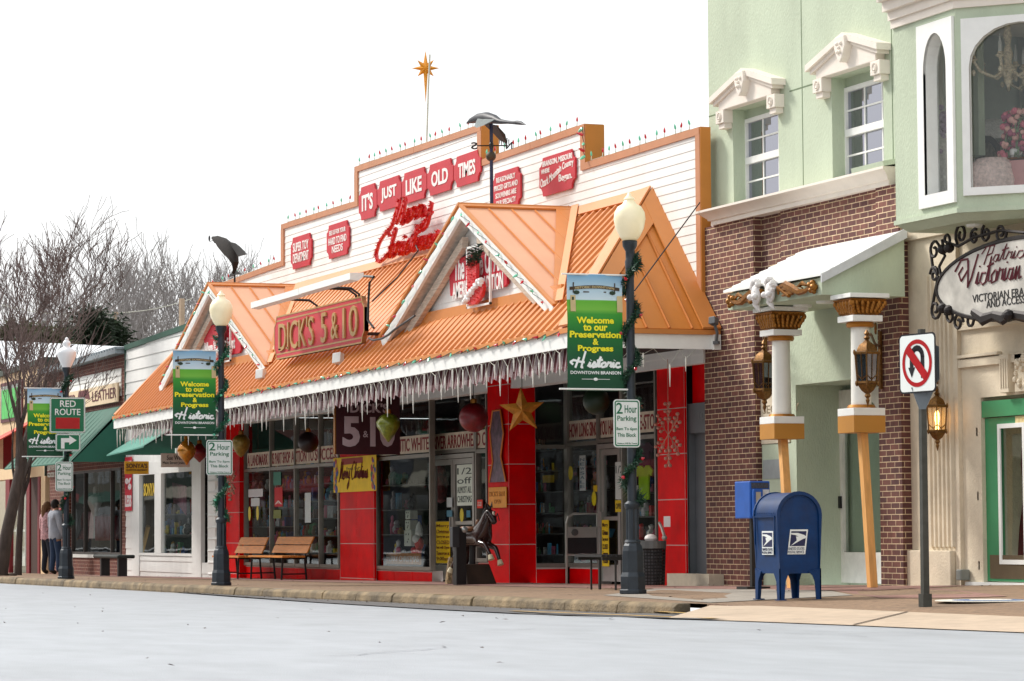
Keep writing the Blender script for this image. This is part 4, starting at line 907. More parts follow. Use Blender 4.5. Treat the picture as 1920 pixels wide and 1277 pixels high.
# 5 & 10 hanging board, perpendicular to the street
X5 = xof(690, 15.35); a, b = WX(630, 800, X5), WX(750, 800, X5); zt5, zb5 = 3.4, float(WX(690, 852, X5)[2])
t = thing('hanging_sign', "dark maroon board reading DICK'S 5 & 10 hanging under the canopy", 'sign', (X5, 15.35, zb5)); m = MB(side(X5)); m.box(float(a[1]), float(b[1]), zb5, zt5, -.08, 0); bd = m.build('board', mat('dark_maroon_board', (60, 12, 22), .5), t)
m = MB(side(X5)); ya, yb5 = float(a[1]), float(b[1]); w5 = yb5-ya; zh = zof(690, 770, 15.35)
def zx(py): return float(WX(690, py, X5)[2])
m.text('5', ya+.1*w5, ya+.37*w5, zx(838), zx(781), .001, .01, bold=.04); m.text('&', ya+.42*w5, ya+.5*w5, zx(820), zx(808), .001, .01); m.text('10', ya+.53*w5, ya+.92*w5, zx(838), zx(781), .001, .01, bold=.04); m.text("DICK'S", ya+.22*w5, ya+.82*w5, zx(774), zx(756), .001, .01, bold=.03); m.build('lettering', mat('pale_pink_lettering', (190, 168, 172), .6), bd)
m = MB(side(X5)); m.box(ya-.02, ya-.001, zb5, zt5, -.08, .005); m.build('gold_edge', GOLDDK, bd)
# yellow Merry Christmas banner across the pillar
yb_ = 16.64; x0, x1, z1, z0 = srect(626, 706, 856, 922, yb_); t = thing('holiday_banner', 'yellow Merry Christmas banner with painted bulb borders on the wide red pillar', 'banner', (x0, yb_, z0)); YEL = mat('banner_yellow', (248, 208, 0), .6)
m = MB(front(yb_)); m.box(x0, x1, z0, z1, 0, .008); m.build('cloth', YEL, t)
m = MB(front(yb_)); m.prism([(x0+(x1-x0)*.2, z1-.14), (x0+(x1-x0)*.7, z1-.12), (x0+(x1-x0)*.7, z1-.02), (x0+(x1-x0)*.2, z1-.02)], .009, .012); m.build('red_header', mat('header_red', (160, 40, 20), .6), t)
m = MB(front(yb_)); m.text('From Our', x0+(x1-x0)*.32, x0+(x1-x0)*.62, z1-.24, z1-.18, .009, .011); m.build('small_lettering', mat('brown_ink', (60, 30, 20), .6), t)
s_ = script('Merry Christmas'); m = MB(front(yb_)); us = [p[0] for q in s_ for p in q]; a_, b_ = min(us), max(us)
for q in s_: m.tube([(x0+(x1-x0)*(.14+.68*(p[0]-a_)/(b_-a_)), z0+.22+.33*p[1], .012) for p in q], .012, 4)
m.build('script', mat('dark_red_ink', (96, 14, 16), .6), t)
bl = [mat('painted_bulb_%s' % n_, c_, .5) for n_, c_ in (('blue', (40, 60, 150)), ('red', (180, 30, 30)), ('green', (40, 90, 50)), ('gold', (220, 160, 30)))]
for k_, xx in enumerate((x0+.03, x1-.25)):
    m = MB(front(yb_)); rr = random.Random(k_)
    for i in range(14): m.cur = i % 4; m.lathe([(.001, .0), (rr.uniform(.05, .08), .004), (.001, .006)], (xx+rr.uniform(.02, .2), z0+.06+(z1-z0-.1)*i/14, .009), 8, 'z')
    m.build('painted_bulbs', bl, t)
# tall poster of an armoured figure on the narrow pillar (plain generic stand-in)
x0, x1, z1, z0 = srect(915, 951, 760, 952, 16.52); t = thing('tall_poster', 'tall pink and grey cut-out poster with yellow foot panel on the middle pillar', 'poster', (x0, 16.52, z0))
W_, H_ = x1-x0, z1-z0; m = MB(front(16.52)); m.prism([(x0+.1*W_, z0+.25*H_), (x0+.3*W_, z0+.45*H_), (x0+.15*W_, z0+.75*H_), (x0+.3*W_, z0+.95*H_), (x0+.7*W_, z0+.95*H_), (x0+.85*W_, z0+.72*H_), (x0+.7*W_, z0+.5*H_), (x0+.95*W_, z0+.25*H_)], 0, .006); m.build('cutout', mat('poster_print', (104, 74, 92), .4, var=.8, scale=9), t)
m = MB(front(16.52)); m.tube([(x0+.1*W_, z0+.25*H_, .012), (x0+.28*W_, z0+.45*H_, .012), (x0+.15*W_, z0+.75*H_, .012), (x0+.3*W_, z0+.95*H_, .012), (x0+.7*W_, z0+.95*H_, .012), (x0+.85*W_, z0+.72*H_, .012), (x0+.7*W_, z0+.5*H_, .012), (x0+.95*W_, z0+.25*H_, .012)], .014, 4); m.build('neon_edge', mat('amber_edge', (222, 130, 40), .4), t)
m = MB(front(16.52)); m.box(x0+.05*W_, x1-.03*W_, z0, z0+.2*H_, 0, .01); m.build('foot_panel', mat('panel_amber', (232, 150, 10), .5), t)
m = MB(front(16.52)); m.text("DICK'S 5&10", x0+.1*W_, x1-.1*W_, z0+.11*H_, z0+.16*H_, .011, .014); m.text('OPEN', x0+.35*W_, x1-.3*W_, z0+.04*H_, z0+.08*H_, .011, .014); m.build('lettering', mat('amber_ink', (170, 96, 10), .6), t)
# bead snowflakes
def snowflake(px, py, y, R_, label):
    c = WY(px, py, y); t = thing('bead_snowflake', label, 'snowflake', tuple(c), 'bead snowflakes on the red pillars'); m = MB(front(y)); b = MB(front(y)); cx, cz = float(c[0]), float(c[2])
    for i in range(6):
        a = math.radians(30+60*i); e = (cx+R_*.95*math.cos(a)*.95, cz+R_*math.sin(a)); m.tube([(cx, cz, .03), (e[0], e[1], .03)], .009, 4)
        for r_ in (.35, .6, .85):
            for s2 in (-.7, .7):
                p = (cx+R_*r_*math.cos(a), cz+R_*r_*math.sin(a)); q = (p[0]+.26*R_*math.cos(a+s2), p[1]+.26*R_*math.sin(a+s2)); m.tube([(p[0], p[1], .03), (q[0], q[1], .03)], .007, 4); b.ball((q[0], q[1], .04), .028, 6, 4)
    m.tube([(cx, cz+R_, .03), (cx, 3.3, .03)], .005, 3)
    m.build('wire', mat('copper_wire', (196, 140, 120), .5, .3), t); b.build('bead', mat('pink_gold_bead', (206, 150, 132), .3, .3), t, kind='stuff')
snowflake(1257, 815, 16.5, .40, 'pink bead snowflake hung on the right end red pillar')
snowflake(435, 905, 16.5, .33, 'pink bead snowflake on the left end red pillar beside lamp post')
# notices in and on the shop windows
def paper(px0, px1, pt, pb, y, col, label, lines=(), ink=(30, 30, 30), cat='notice', group='paper notices in the shop windows', name='window_notice', marg=.03, bold=.01):
    x0, x1, z1, z0 = srect(px0, px1, pt, pb, y); t = thing(name, label, cat, (x0, y, z0), group); m = MB(front(y)); m.box(x0, x1, z0, z1, 0, .004); m.build('sheet', mat('paper_%d_%d_%d' % col, col, .7, var=.04), t)
    if lines:
        m = MB(front(y)); n = len(lines); h = (z1-z0-2*marg)/n
        for i, s_ in enumerate(lines):
            if s_.strip(): m.text(s_, x0+marg, x1-marg, z1-marg-h*(i+.85), z1-marg-h*(i+.15), .005, .008, bold=bold)
        m.build('lettering', mat('ink_%d_%d_%d' % ink, ink, .7), t)
    return t
yi = yg-.0-.03
paper(818, 844, 978, 1056, 16.97, (236, 196, 0), 'yellow Merry Christmas sorry we are CLOSED notice on the left main door', ['Merry', 'Christmas', 'Sorry we are', 'CLOSED', 'but will Open', 'Tomorrow at', '9:00am'], (110, 20, 10))
paper(857, 886, 871, 948, 16.97, (226, 236, 222), 'white handwritten half off almost all Christmas sheet on the right main door', ['1/2', 'off', 'ALMOST ALL', 'CHRISTMAS'], (70, 84, 78), bold=0)
paper(466, 493, 917, 932, 16.75, (214, 214, 216), 'small white notice high on the first window pane, upper of two'); paper(471, 487, 934, 949, 16.75, (208, 214, 214), 'small square white notice, lower of two on the first pane')
paper(515, 530, 914, 950, 16.75, (204, 30, 40), 'red and white notice on the second window pane', [' ', ' ', 'A'], (236, 220, 214)); paper(513, 527, 885, 910, 16.75, (70, 140, 120), 'green and white notice above the red one')
paper(572, 583, 924, 980, 16.75, (206, 214, 214), 'long narrow white notice on the third window pane'); paper(513, 527, 956, 972, 16.75, (120, 128, 60), 'small olive notice under the red one')
paper(895, 905, 937, 953, 16.97, (230, 60, 40), 'small orange bordered notice beside the main doors', ['THE', 'ONE'], (240, 230, 220)); paper(838, 848, 933, 951, 16.96, (196, 204, 204), 'small grey notice on the left main door'); paper(838, 848, 957, 969, 16.96, (90, 140, 160), 'small blue sticker on the left main door'); paper(875, 882, 957, 970, 16.96, (60, 130, 160), 'small blue sticker on the right main door')
paper(1129, 1142, 975, 1062, yb-.04, (232, 190, 10), 'yellow closed notice on the second entrance door', ['Merry', 'Christmas', 'Sorry we are', 'CLOSED', 'Tomorrow', '9:00am'], (60, 14, 8))
paper(1154, 1170, 866, 936, yb-.045, (212, 212, 206), 'white half price sheet beside the second entrance door', ['1/2', ' ', ' '], (70, 80, 78), bold=0); paper(1087, 1098, 854, 920, 17.64, (196, 204, 200), 'long pale notice in the second entrance window', ['N', 'E', 'W', 'S', 'A', 'L', 'E'], (90, 120, 130))
paper(1113, 1120, 910, 922, 17.64, (220, 180, 20), 'small amber card in the second entrance window'); paper(1245, 1257, 968, 988, 16.535, (232, 226, 224), 'small white paper taped to the right end red pillar'); paper(1018, 1039, 891, 905, 17.5, (232, 190, 30), 'yellow and red card inside the corner window')
paper(1154, 1169, 938, 960, yb-.045, (230, 190, 20), 'yellow black sticker row by the second entrance door', ['OPEN'], (20, 20, 20))
for px, py, lab in ((866, 966, 'round yellow sticker on the right main door'), (468, 963, 'tall yellow sticker on the first pane, left one'), (483, 962, 'tall yellow sticker on the first pane, right one'), (1070, 887, 'yellow oval sticker in the second entrance window'), (1114, 935, 'lime oval sticker in the second entrance window')):
    yy = 16.96 if px == 866 else (16.72 if px < 500 else 17.63); c = WY(px, py, yy); m = MB(front(yy)); m.lathe([(.001, 0), (.001, .004), (.09, .004), (.09, 0)], (float(c[0]), float(c[2]), 0), 14, 'z', (1.0, 1.25 if px > 500 else 1.6)); o = m.build('round_sticker', mat('sticker_yellow', (216, 196, 20), .5)); tag(o, lab, 'sticker', 'yellow stickers on the shop glass')
# merchandise behind the glass
rr = random.Random(21)
MC = [mat('goods_%d' % i, c_, .5, var=.3, scale=30) for i, c_ in enumerate([(200, 30, 36), (236, 232, 226), (60, 90, 160), (220, 160, 70), (80, 140, 90), (226, 110, 140), (120, 80, 50), (80, 160, 200), (46, 36, 44), (230, 226, 230), (240, 210, 60)])]
SHELF = mat('grey_shelving', (96, 92, 90), .5, var=.2)
def goods(x0, x1, y, z0, z1, rows, label, dens=1):
    t = thing('display_shelving', label, 'shop shelving', (x0, y, z0), 'shelves of goods behind the shop windows'); m = MB(); g_ = MB(); 
    for r_ in range(rows):
        z = z0+(z1-z0)*r_/rows; m.box(x0, x1, y, y+.4, z-.02, z); x = x0+.02
        while x < x1-.1:
            w_ = rr.uniform(.04, .14)*1.4; h = rr.uniform(.06, (z1-z0)/rows*.8); g_.cur = rr.randrange(len(MC))
            if rr.random() < .93*dens:
                q_ = rr.random(); yy = y+rr.uniform(.06, .3)
                if q_ < .3: g_.ball((x+w_*.4, yy, z+w_*.45), w_*.45, 7, 5, (1, 1, 1.1)); g_.ball((x+w_*.4, yy, z+w_*1.05), w_*.3, 7, 5)
                elif q_ < .45: g_.hull([(x, yy, z+.002), (x+w_, yy, z+.002), (x+w_, yy, z+h), (x, yy, z+h)], [(x+.02, yy+.06, z+.002), (x+w_, yy+.04, z+.002), (x+w_*1.1, yy+.09, z+h*.93), (x+.04, yy+.1, z+h)])
                elif q_ < .65: g_.box(x, x+w_*.85, y+.05, y+.05+rr.uniform(.05, .2), z+.001, z+h)
                else: g_.lathe([(w_*.4, 0), (w_*.45, h*.5), (w_*.2, h*.7), (w_*.28, h*.9), (.01, h)], (x+w_*.4, y+.15, z+.001), 7)
            x += w_
    m.build('shelf', SHELF, t); g_.build('merchandise', MC, t, kind='stuff')
goods(xof(462, 17.1), xof(550, 17.1), 17.1, .75, 2.6, 5, 'crowded shelves behind the first two window panes')
goods(xof(552, 17.1), xof(636, 17.1), 17.1, .6, 2.6, 6, 'crowded shelves of red and white goods behind the last two panes of the window row')
goods(xof(715, 17.6), xof(770, 17.6), 17.6, .5, 2.3, 4, 'dim shelves behind the big pane left of the main doors', .6)
goods(xof(1072, 18.1), xof(1118, 18.1), 18.1, .5, 2.4, 5, 'shelves of small goods in the second entrance window', .8)
goods(xof(1172, 17.6), xof(1228, 17.6), 17.6, .5, 1.9, 4, 'shelves of bright goods behind the right end window')
xq = xof(1062, 17.68); t = thing('display_case', 'glass and wire shelves of figurines in the corner window', 'shop shelving', (xq-.5, 17.3, .5), 'shelves of goods behind the shop windows'); m = MB(); g_ = MB()
for r_ in range(6):
    z = .62+.33*r_; m.box(xq-1.2, xq-.12, 16.98, 17.66, z-.012, z)
    for i in range(22):
        x, y = xq-rr.uniform(.2, 1.0), rr.uniform(17.0, 17.6); g_.cur = rr.randrange(len(MC)); w_ = rr.uniform(.02, .06); h = rr.uniform(.05, .2); (g_.box(x, x+w_, y, y+w_, z+.001, z+h) if i % 2 else g_.lathe([(w_*.5, 0), (w_*.6, h*.5), (w_*.2, h*.7), (w_*.35, h*.9), (.01, h)], (x, y, z+.001), 7))
m.build('shelf', SHELF, t); g_.build('figurines', MC, t, kind='stuff')
# block snowman, merry christmas plank, seated santa and shirts in the windows
for k_, (py0, py1, w_) in enumerate(((994, 1024, .17), (975, 994, .12), (957, 974, .11))):
    y = 17.1; a, b = WY(764, py1, y), WY(764, py0, y); cx = float(a[0]); t = thing('wooden_block', ['large white dotted block at the bottom of the block stack', 'middle white dotted block of the block stack', 'small white face block on top of the block stack'][k_], 'toy block', tuple(a), 'stacked white dice blocks'); m = MB(front(y)); m.box(cx-w_*1.1, cx+w_*1.1, float(a[2])+.002, float(b[2])-.002, -.15, 0); m.build('cube', mat('cream_block', (226, 226, 214), .5), t, bevel=.01)
    m = MB(front(y))
    for u, v in ((-.4, .3), (.4, .3), (0, -.3), (.3, -.1)): m.lathe([(.015, 0), (.015, .006), (.001, .006)], (cx+u*w_, (a[2]+b[2])/2+v*(b[2]-a[2])*.8, .0), 8)
    m.build('dots', BLACK, t)
x0, x1, z1, z0 = srect(727, 790, 1037, 1058, 17.0); t = thing('wooden_plank_sign', 'tan wooden plank reading MERRY CHRISTMAS in the window corner', 'sign', (x0, 17.0, z0)); m = MB(front(17.0)); m.prism(rrect(x0, x1, z0, z1, .02), 0, .03); m.build('plank', mat('tan_plank', (206, 140, 88), .6, var=.3, scale=10), t); m = MB(front(17.0)); m.text('MERRY CHRISTMAS', x0+.05, x1-.05, z0+.05, z1-.05, .031, .036); m.build('lettering', STXT, t)
y = 17.15; c = WY(786, 1032, y); cx, cz = float(c[0]), float(c[2]); t = thing('santa_doll', 'small seated red and white santa doll beside the block stack', 'doll', (cx, y, cz)); m = MB(); m.ball((cx, y, cz+.12), .1, 10, 8, (1, .8, 1.2)); m.ball((cx+.12, y-.05, cz), .06, 8, 6); m.ball((cx-.14, y-.05, cz), .06, 8, 6); m.build('coat', TINRED, t, smooth=True); m = MB(); m.ball((cx, y, cz+.3), .07, 10, 8); m.ball((cx, y-.05, cz+.2), .08, 8, 6); m.lathe([(.075, .34), (.05, .42), (.01, .5)], (cx, y, cz), 8); m.build('beard_and_hat', STXT, t, smooth=True)
def tshirt(px, py, y, s_, col, label):
    c = WY(px, py, y); cx, cz = float(c[0]), float(c[2]); pts = [(-.5, .35), (-.3, .5), (-.12, .5), (0, .43), (.12, .5), (.3, .5), (.5, .35), (.4, .18), (.28, .26), (.28, -.5), (-.28, -.5), (-.28, .26), (-.4, .18)]
    m = MB(front(y)); m.prism([(cx+u*s_*1.3, cz+v*s_) for u, v in pts], 0, .03); tag(m.build('hanging_shirt', mat('cloth_%d_%d_%d' % col, col, .85, var=.15), bevel=.008), label, 't-shirt', 'shirts hanging in the windows')
tshirt(1210, 905, 17.5, .5, (186, 226, 20), 'lime green t-shirt hanging in the right end window'); tshirt(1211, 862, 17.55, .5, (84, 24, 58), 'purple t-shirt hanging above the lime one')
c = WY(826, 905, 17.3); m = MB(); cc = tuple(map(float, c)); m.lathe([(.02, -.35), (.1, -.3), (.14, 0), (.08, .25), (.1, .35), (.02, .5)], cc, 9); tag(m.build('santa_figure', mat('santa_robe', (130, 50, 48), .7, var=.8, scale=8), smooth=True), 'hanging santa figure seen through the left main door', 'doll')
# ================================================================ far side of the street (behind the camera side, seen only in the shop glass)
OPPC = [(96, 70, 58), (70, 66, 62), (118, 108, 92), (60, 72, 60), (104, 60, 50), (84, 84, 90), (120, 112, 100), (66, 56, 50)]
rr = random.Random(5); x = -340
i = 0
while x < 30:
    w_ = rr.uniform(12, 22); h = rr.uniform(8, 11.5); t = thing('brick_building', ['dull brown', 'dark grey', 'sandy', 'mossy', 'brick red', 'slate', 'pale stone', 'umber', 'rust', 'ash', 'tan', 'olive'][i % 12]+' shop row building across the street, seen only reflected in glass', 'building', (x, -14, 0), 'buildings across the street')
    m = MB(); m.box(x, x+w_-.3, -22, -14, 0, h); wl2 = m.build('wall', mat('far_wall_%d' % (i % 8), OPPC[i % 8], .85, var=.3, scale=.8), t)
    m = MB(); k_ = int(w_/3)
    for j in range(k_): m.box(x+.6+j*3, x+2.8+j*3, -14.0, -13.96, .7, 2.8)
    m.build('shop_glazing', mat('far_glass', (20, 24, 28), .1), wl2)
    if h > 7.5:
        m = MB()
        for j in range(k_): m.box(x+1+j*3, x+2.3+j*3, -14.0, -13.96, 4.4, 6.2)
        m.build('upper_windows', MATS['far_glass'], wl2)
    m = MB(); m.slab([(x+.3, -13.2, 3.1), (x+w_-.8, -13.2, 3.1), (x+w_-.8, -14, 3.8), (x+.3, -14, 3.8)], .05); m.build('awning', mat('far_awning_%d' % (i % 3), [(150, 40, 40), (40, 90, 70), (190, 180, 160)][i % 3], .7), t)
    x += w_; i += 1
# ================================================================ green stucco and brick building
BRICK = brickmat('purple_brown_brick', (116, 72, 62), (82, 48, 48), (216, 190, 154))
STUC = mat('sage_green_stucco', (188, 199, 175), .85, dirt=.16, stretch=(1, 1, .35), var=.1, scale=1.3, bump=.5, bscale=55)
CAST = mat('cream_cast_stone', (232, 222, 210), .6, var=.06, scale=4, dirt=.06)
gb_ = thing('corner_building', 'two storey building, sage green stucco above purple brown brick with white cast mouldings', 'building', (8, YW, .3))
YB = 16.62                                     # brick face stands proud of the shop line
XA, XB = xof(1322, YB), xof(1690, YB)
zc0, zc1 = zof(1480, 392, YB), zof(1480, 352, YB)
xe0, xe1 = xof(1462, YB), xof(1648, YB)         # entrance recess
zr1 = zof(1560, 565, YB)
# upper stucco wall with two real openings
YU = 16.82
def hole_wall(m, x0, x1, z0, z1, holes, yf, th):
    xs = sorted({x0, x1}|{h[0] for h in holes}|{h[1] for h in holes}); zs = sorted({z0, z1}|{h[2] for h in holes}|{h[3] for h in holes})
    for a, b in zip(xs[:-1], xs[1:]):
        cells = []
        for c, d in zip(zs[:-1], zs[1:]):
            cx, cz = (a+b)/2, (c+d)/2
            if any(h[0] < cx < h[1] and h[2] < cz < h[3] for h in holes): continue
            if cells and abs(cells[-1][1]-c) < 1e-6: cells[-1] = (cells[-1][0], d)
            else: cells.append((c, d))
        for c, d in cells: m.add([(a, yf, c), (b, yf, c), (b, yf, d), (a, yf, d)], [(0, 1, 2, 3)])
    for (a, b, c, d) in holes: m.add([(a, yf, c), (b, yf, c), (b, yf, d), (a, yf, d), (a, yf+th, c), (b, yf+th, c), (b, yf+th, d), (a, yf+th, d)], [(0, 4, 5, 1), (1, 5, 6, 2), (2, 6, 7, 3), (3, 7, 4, 0)])
def opening(pl, ptl, pbl, pr, ptr, pbr, y): return (xof(pl, y, ptl), xof(pr, y, ptr), (zof(pl, pbl, y)+zof(pr, pbr, y))/2, (zof(pl, ptl, y)+zof(pr, ptr, y))/2)
W1 = opening(1374, 206, 378, 1459, 180, 350, YU); W2 = opening(1559, 150, 329, 1655, 112, 303, YU)
xs0 = xof(1329, YU, 200); ztop = 12.5
zw0 = min(W1[2], W2[2]); W1 = (W1[0], W1[1], zc1+.02, W1[3]); W2 = (W2[0], W2[1], zc1+.02, W2[3])
m = MB(); hole_wall(m, xs0, XB+.1, zc1-.1, ztop, [W1, W2], YU, .3); m.add([(xs0, YU, zc1-.1), (xs0, 26, zc1-.1), (xs0, 26, ztop), (xs0, YU, ztop)], [(0, 1, 2, 3)])
uw = m.build('stucco_wall', STUC, gb_, fixn=False)
m = MB(); m.box(XB+.1, XB+1.5, YU+.02, YU+.1, zc1-.1, ztop); m.build('side_stucco', STUC, uw)
JO = mat('stucco_joint', (112, 128, 100), .9); m = MB(front(YU))
for a, z in ((xof(1504, YU, 160), None), (xof(1673, YU, 160), None)): m.box(a-.008, a+.008, zc1, ztop, 0, .003)
zj = zof(1504, 164, YU)
for a, b in ((xs0, W1[0]-.35), (W1[1]+.33, W2[0]-.33), (W2[1]+.3, XB+.1)): m.box(a, b, zj-.008, zj+.008, 0, .0035)
m.build('control_joints', JO, uw)
def sash(W, label, px_l, px_r):
    a, b, z0, z1 = W; y = YU+.2; aa = xof(px_l, y, 250)
    fr = MB(front(y)); t = .055
    fr.box(a-.05, aa-.03, z0-.05, z1, -.05, .02); fr.box(aa-.03, b+.25, z1-.12, z1+.02, -.05, .0); o1 = fr.build('window_reveal', STUC, gb_)
    a2, b2 = aa, b+.12; fr = MB(front(y))
    fr.box(a2, a2+t, z0, z1-.12, -.04, .03); fr.box(b2-t, b2, z0, z1-.12, -.04, .03); fr.box(a2+t, b2-t, z1-.12-t, z1-.12, -.04, .028); fr.box(a2+t, b2-t, z0, z0+t, -.04, .035); zm = (z0+z1)/2-.06; fr.box(a2+t, b2-t, zm-.045, zm+.045, -.04, .04)
    p = fr.build('sash_window', WHITE, gb_)
    for (c, d), off in (((z0+t, zm-.045), -.0), ((zm+.045, z1-.12-t), .0)):
        g_ = MB(front(y)); g_.add([(a2+t, c, off-.01), (b2-t, c, off-.01), (b2-t, d, off-.01), (a2+t, d, off-.01)], [(0, 1, 2, 3)]); g_.build('pane', GLASSUP, p, fixn=False)
        mb = MB(front(y)); 
        for i in (1, 2): xx = a2+t+(b2-a2-2*t)*i/3; mb.box(xx-.012, xx+.012, c, d, off-.008, off+.006)
        mb.box(a2+t, b2-t, (c+d)/2-.011, (c+d)/2+.011, off-.007, off+.007); mb.build('glazing_bars', WHITE, p)
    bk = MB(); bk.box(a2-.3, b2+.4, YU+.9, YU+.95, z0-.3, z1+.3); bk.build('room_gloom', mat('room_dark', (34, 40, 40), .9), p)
sash(W1, 'left', 1399, 0); sash(W2, 'right', 1586, 0)
def hood(W, group):
    a, b, z0, z1 = W; c = (a+b)/2; y = YU; x0, x1 = a-.27, b+.16; zt = z1+.35; ze_ = z1+.11
    m = MB(front(y)); m.prism([(x0+.1, z1), (x1-.1, z1), (x1-.1, ze_+.02), (c, zt), (x0+.1, ze_+.02)], 0, .13); h = m.build('window_hood', CAST, gb_, bevel=.01)
    for s_ in (-1, 1):
        for k_, (w0, w1, dz) in enumerate(((0, .16, 0), (0, .2, .04))):
            m = MB(front(y)); e = x0-.06*k_ if s_ < 0 else x1+.06*k_; m.hull([(c, zt+dz-.02, 0), (c, zt+dz+.06, 0), (c, zt+dz+.06, w1), (c, zt+dz-.02, w1)], [(e, ze_+dz-.04, 0), (e, ze_+dz+.04, 0), (e, ze_+dz+.04, w1), (e, ze_+dz-.04, w1)]); m.build('cornice_moulding', CAST, h)
        xx = a-.12 if s_ < 0 else b+.06; m = MB(front(y)); m.prism(rect(xx-.12, xx+.12, z1-.17, z1-.001), 0, .14); m.box(xx-.09, xx+.09, z1-.24, z1-.171, 0, .11); m.lathe([(.001, 0), (.04, .0), (.03, .02), (.02, .01), (.001, .01)], (xx, z1-.085, .14), 12); m.lathe([(.06, 0), (.06, .015), (.05, .015), (.05, 0)], (xx, z1-.085, .14), 14); m.build('bracket', CAST, h, bevel=.01)
    m = MB(front(y)); m.prism([(c-.12, zt+.05), (c+.12, zt+.05), (c+.14, zt-.08), (c+.06, zt-.22), (c-.0, zt-.27), (c-.06, zt-.22), (c-.14, zt-.08)], .1, .235)
    for q in ((-.05, -.04), (.05, -.04), (0, -.09), (-.03, -.14), (.03, -.14)): m.lathe([(.03, 0), (.02, .025), (.001, .03)], (c+q[0], zt+q[1], .234), 8)
    m.build('keystone', CAST, h, bevel=.012)
hood(W1, ''); hood(W2, '')
# cast cornice between brick and stucco
m = MB(); zc0 = zof(1480, 389, YB-.05); zc1 = zof(1480, 354, YB-.2); hc_ = zc1-zc0; prof = [(YB+.2, zc0), (YB-.04, zc0), (YB-.04, zc0+hc_*.28), (YB-.07, zc0+hc_*.32), (YB-.08, zc0+hc_*.45), (YB-.15, zc0+hc_*.75), (YB-.2, zc0+hc_*.85), (YB-.2, zc1), (YB+.25, zc1+.03)]
xc0, xc1 = xof(1307, YB-.2)+.2, xof(1655, YB-.2)-.1
def cprof(x, e): return [(x+(e*(YB-p[0]) if p[0] < YB else 0), p[0], p[1]) for p in prof]
m.ring(None, [cprof(xc0, -1), cprof(xc1, 1)]); m.build('cornice', CAST, gb_, smooth=True, angle=30)
m = MB(); m.slab([(xc1-.6, YB-.2, zc1+.06), (xc1+.2, YB-.2, zc1+.06), (xc1+.2, YU+.1, zc1+.16), (xc1-.6, YU+.1, zc1+.16)], .06); m.build('cornice_cap', STUC, gb_)
# brick wall in piers and panels
zg = -.1; xp1 = xof(1414, YB, 600); xp2 = xof(1457, YB, 440)
YBR = YB+.10
m = MB(); m.box(XA, xp1, YB, YB+.6, zg, zc0); m.box(XA, xp1, YB+.601, YB+1.2, zg, zc0)
xsid = xof(1430, YBR, 850)
m.box(xp1+.001, xe0-.0, YBR+.02, YBR+.6, zg, zc0)
m.box(xe0+.001, xe1, YBR+.02, YBR+.6, zr1, zc0); m.box(xe1+.001, xof(1690, YB), YB, YB+1.2, zg, zc0)
m.box(xp2, xe1, YB+.05, YBR+.018, zof(1560, 470, YB), zc0)
m.build('brick_wall', BRICK, gb_)
# grey green dado, stone plaque beside the entrance
yq = YBR+.0; STONE = mat('limestone', (216, 202, 178), .8, var=.14, scale=2.5, bump=.3, dirt=.28)
x0, x1 = xof(1432, yq, 900), xof(1462, yq, 900); m = MB(front(yq)); m.box(x0, x1+.35, zof(1446, 832, yq), zof(1446, 740, yq), -.02, .03)
pl = m.build('stone_plaque', STONE, gb_); m = MB(front(yq)); m.text('SECURITY', x0+.06, x0+1.1, zof(1446, 775, yq), zof(1446, 760, yq), .03, .034); m.text('BANK', x0+.25, x0+.9, zof(1446, 800, yq), zof(1446, 785, yq), .03, .034); m.build('carved_letters', mat('carved_shadow', (150, 134, 108), .9), pl)
m = MB(front(yq)); m.box(x0, x1+.4, zg, zof(1446, 833, yq), -.02, .02); m.build('stucco_dado', STUC, gb_); m = MB(front(yq)); m.box(x0+.04, x1+.2, zof(1446, 898, yq), zof(1446, 862, yq), .021, .03); m.build('grey_panel', mat('grey_panel', (150, 156, 156), .6), gb_)
# entrance recess: stucco cheeks and lintel, inner door
ys0 = YBR-.04; xr0, xr1 = xof(1494, ys0, 900), xof(1628, ys0, 900); zl = zof(1494, 722, ys0); ztp = zof(1560, 560, ys0)
m = MB(); m.box(x1+.42, xr0, ys0, ys0+.3, zg, ztp+.2); m.box(xr0+.001, xr1+.3, ys0, ys0+.3, zl, ztp+.2); m.box(xr1+.3, xof(1658, ys0, 900), ys0, ys0+.3, zg, ztp+.2)
yd = 17.30; m.box(xr0-.3, xr0, ys0+.301, yd+.1, zg, zl); m.box(xr0-.3, 12, yd+.101, yd+.2, zg, zl); m.box(xr0, 12, ys0+.301, yd+.1, zl+.0, zl+.1)
m.box(xr0+.001, xof(1574, yd), yd, yd+.1, zg, zl)
m.build('entrance_recess', STUC, gb_)
xd0, xd1 = xof(1574, yd, 900), xof(1574, yd, 900)+1.35; zd0 = zof(1600, 1093, yd); zd1 = zof(1600, 730, yd)
PDOOR = mat('white_door_paint', (226, 224, 214), .45); m = MB(front(yd)); m.box(xd0, xd0+.12, zd0, zd1, -.05, .02); m.box(xd1-.12, xd1, zd0, zd1, -.05, .02); m.box(xd0+.121, xd1-.121, zd0, zd0+.38, -.05, .015); m.box(xd0+.121, xd1-.121, zd1-.1, zd1, -.05, .015)
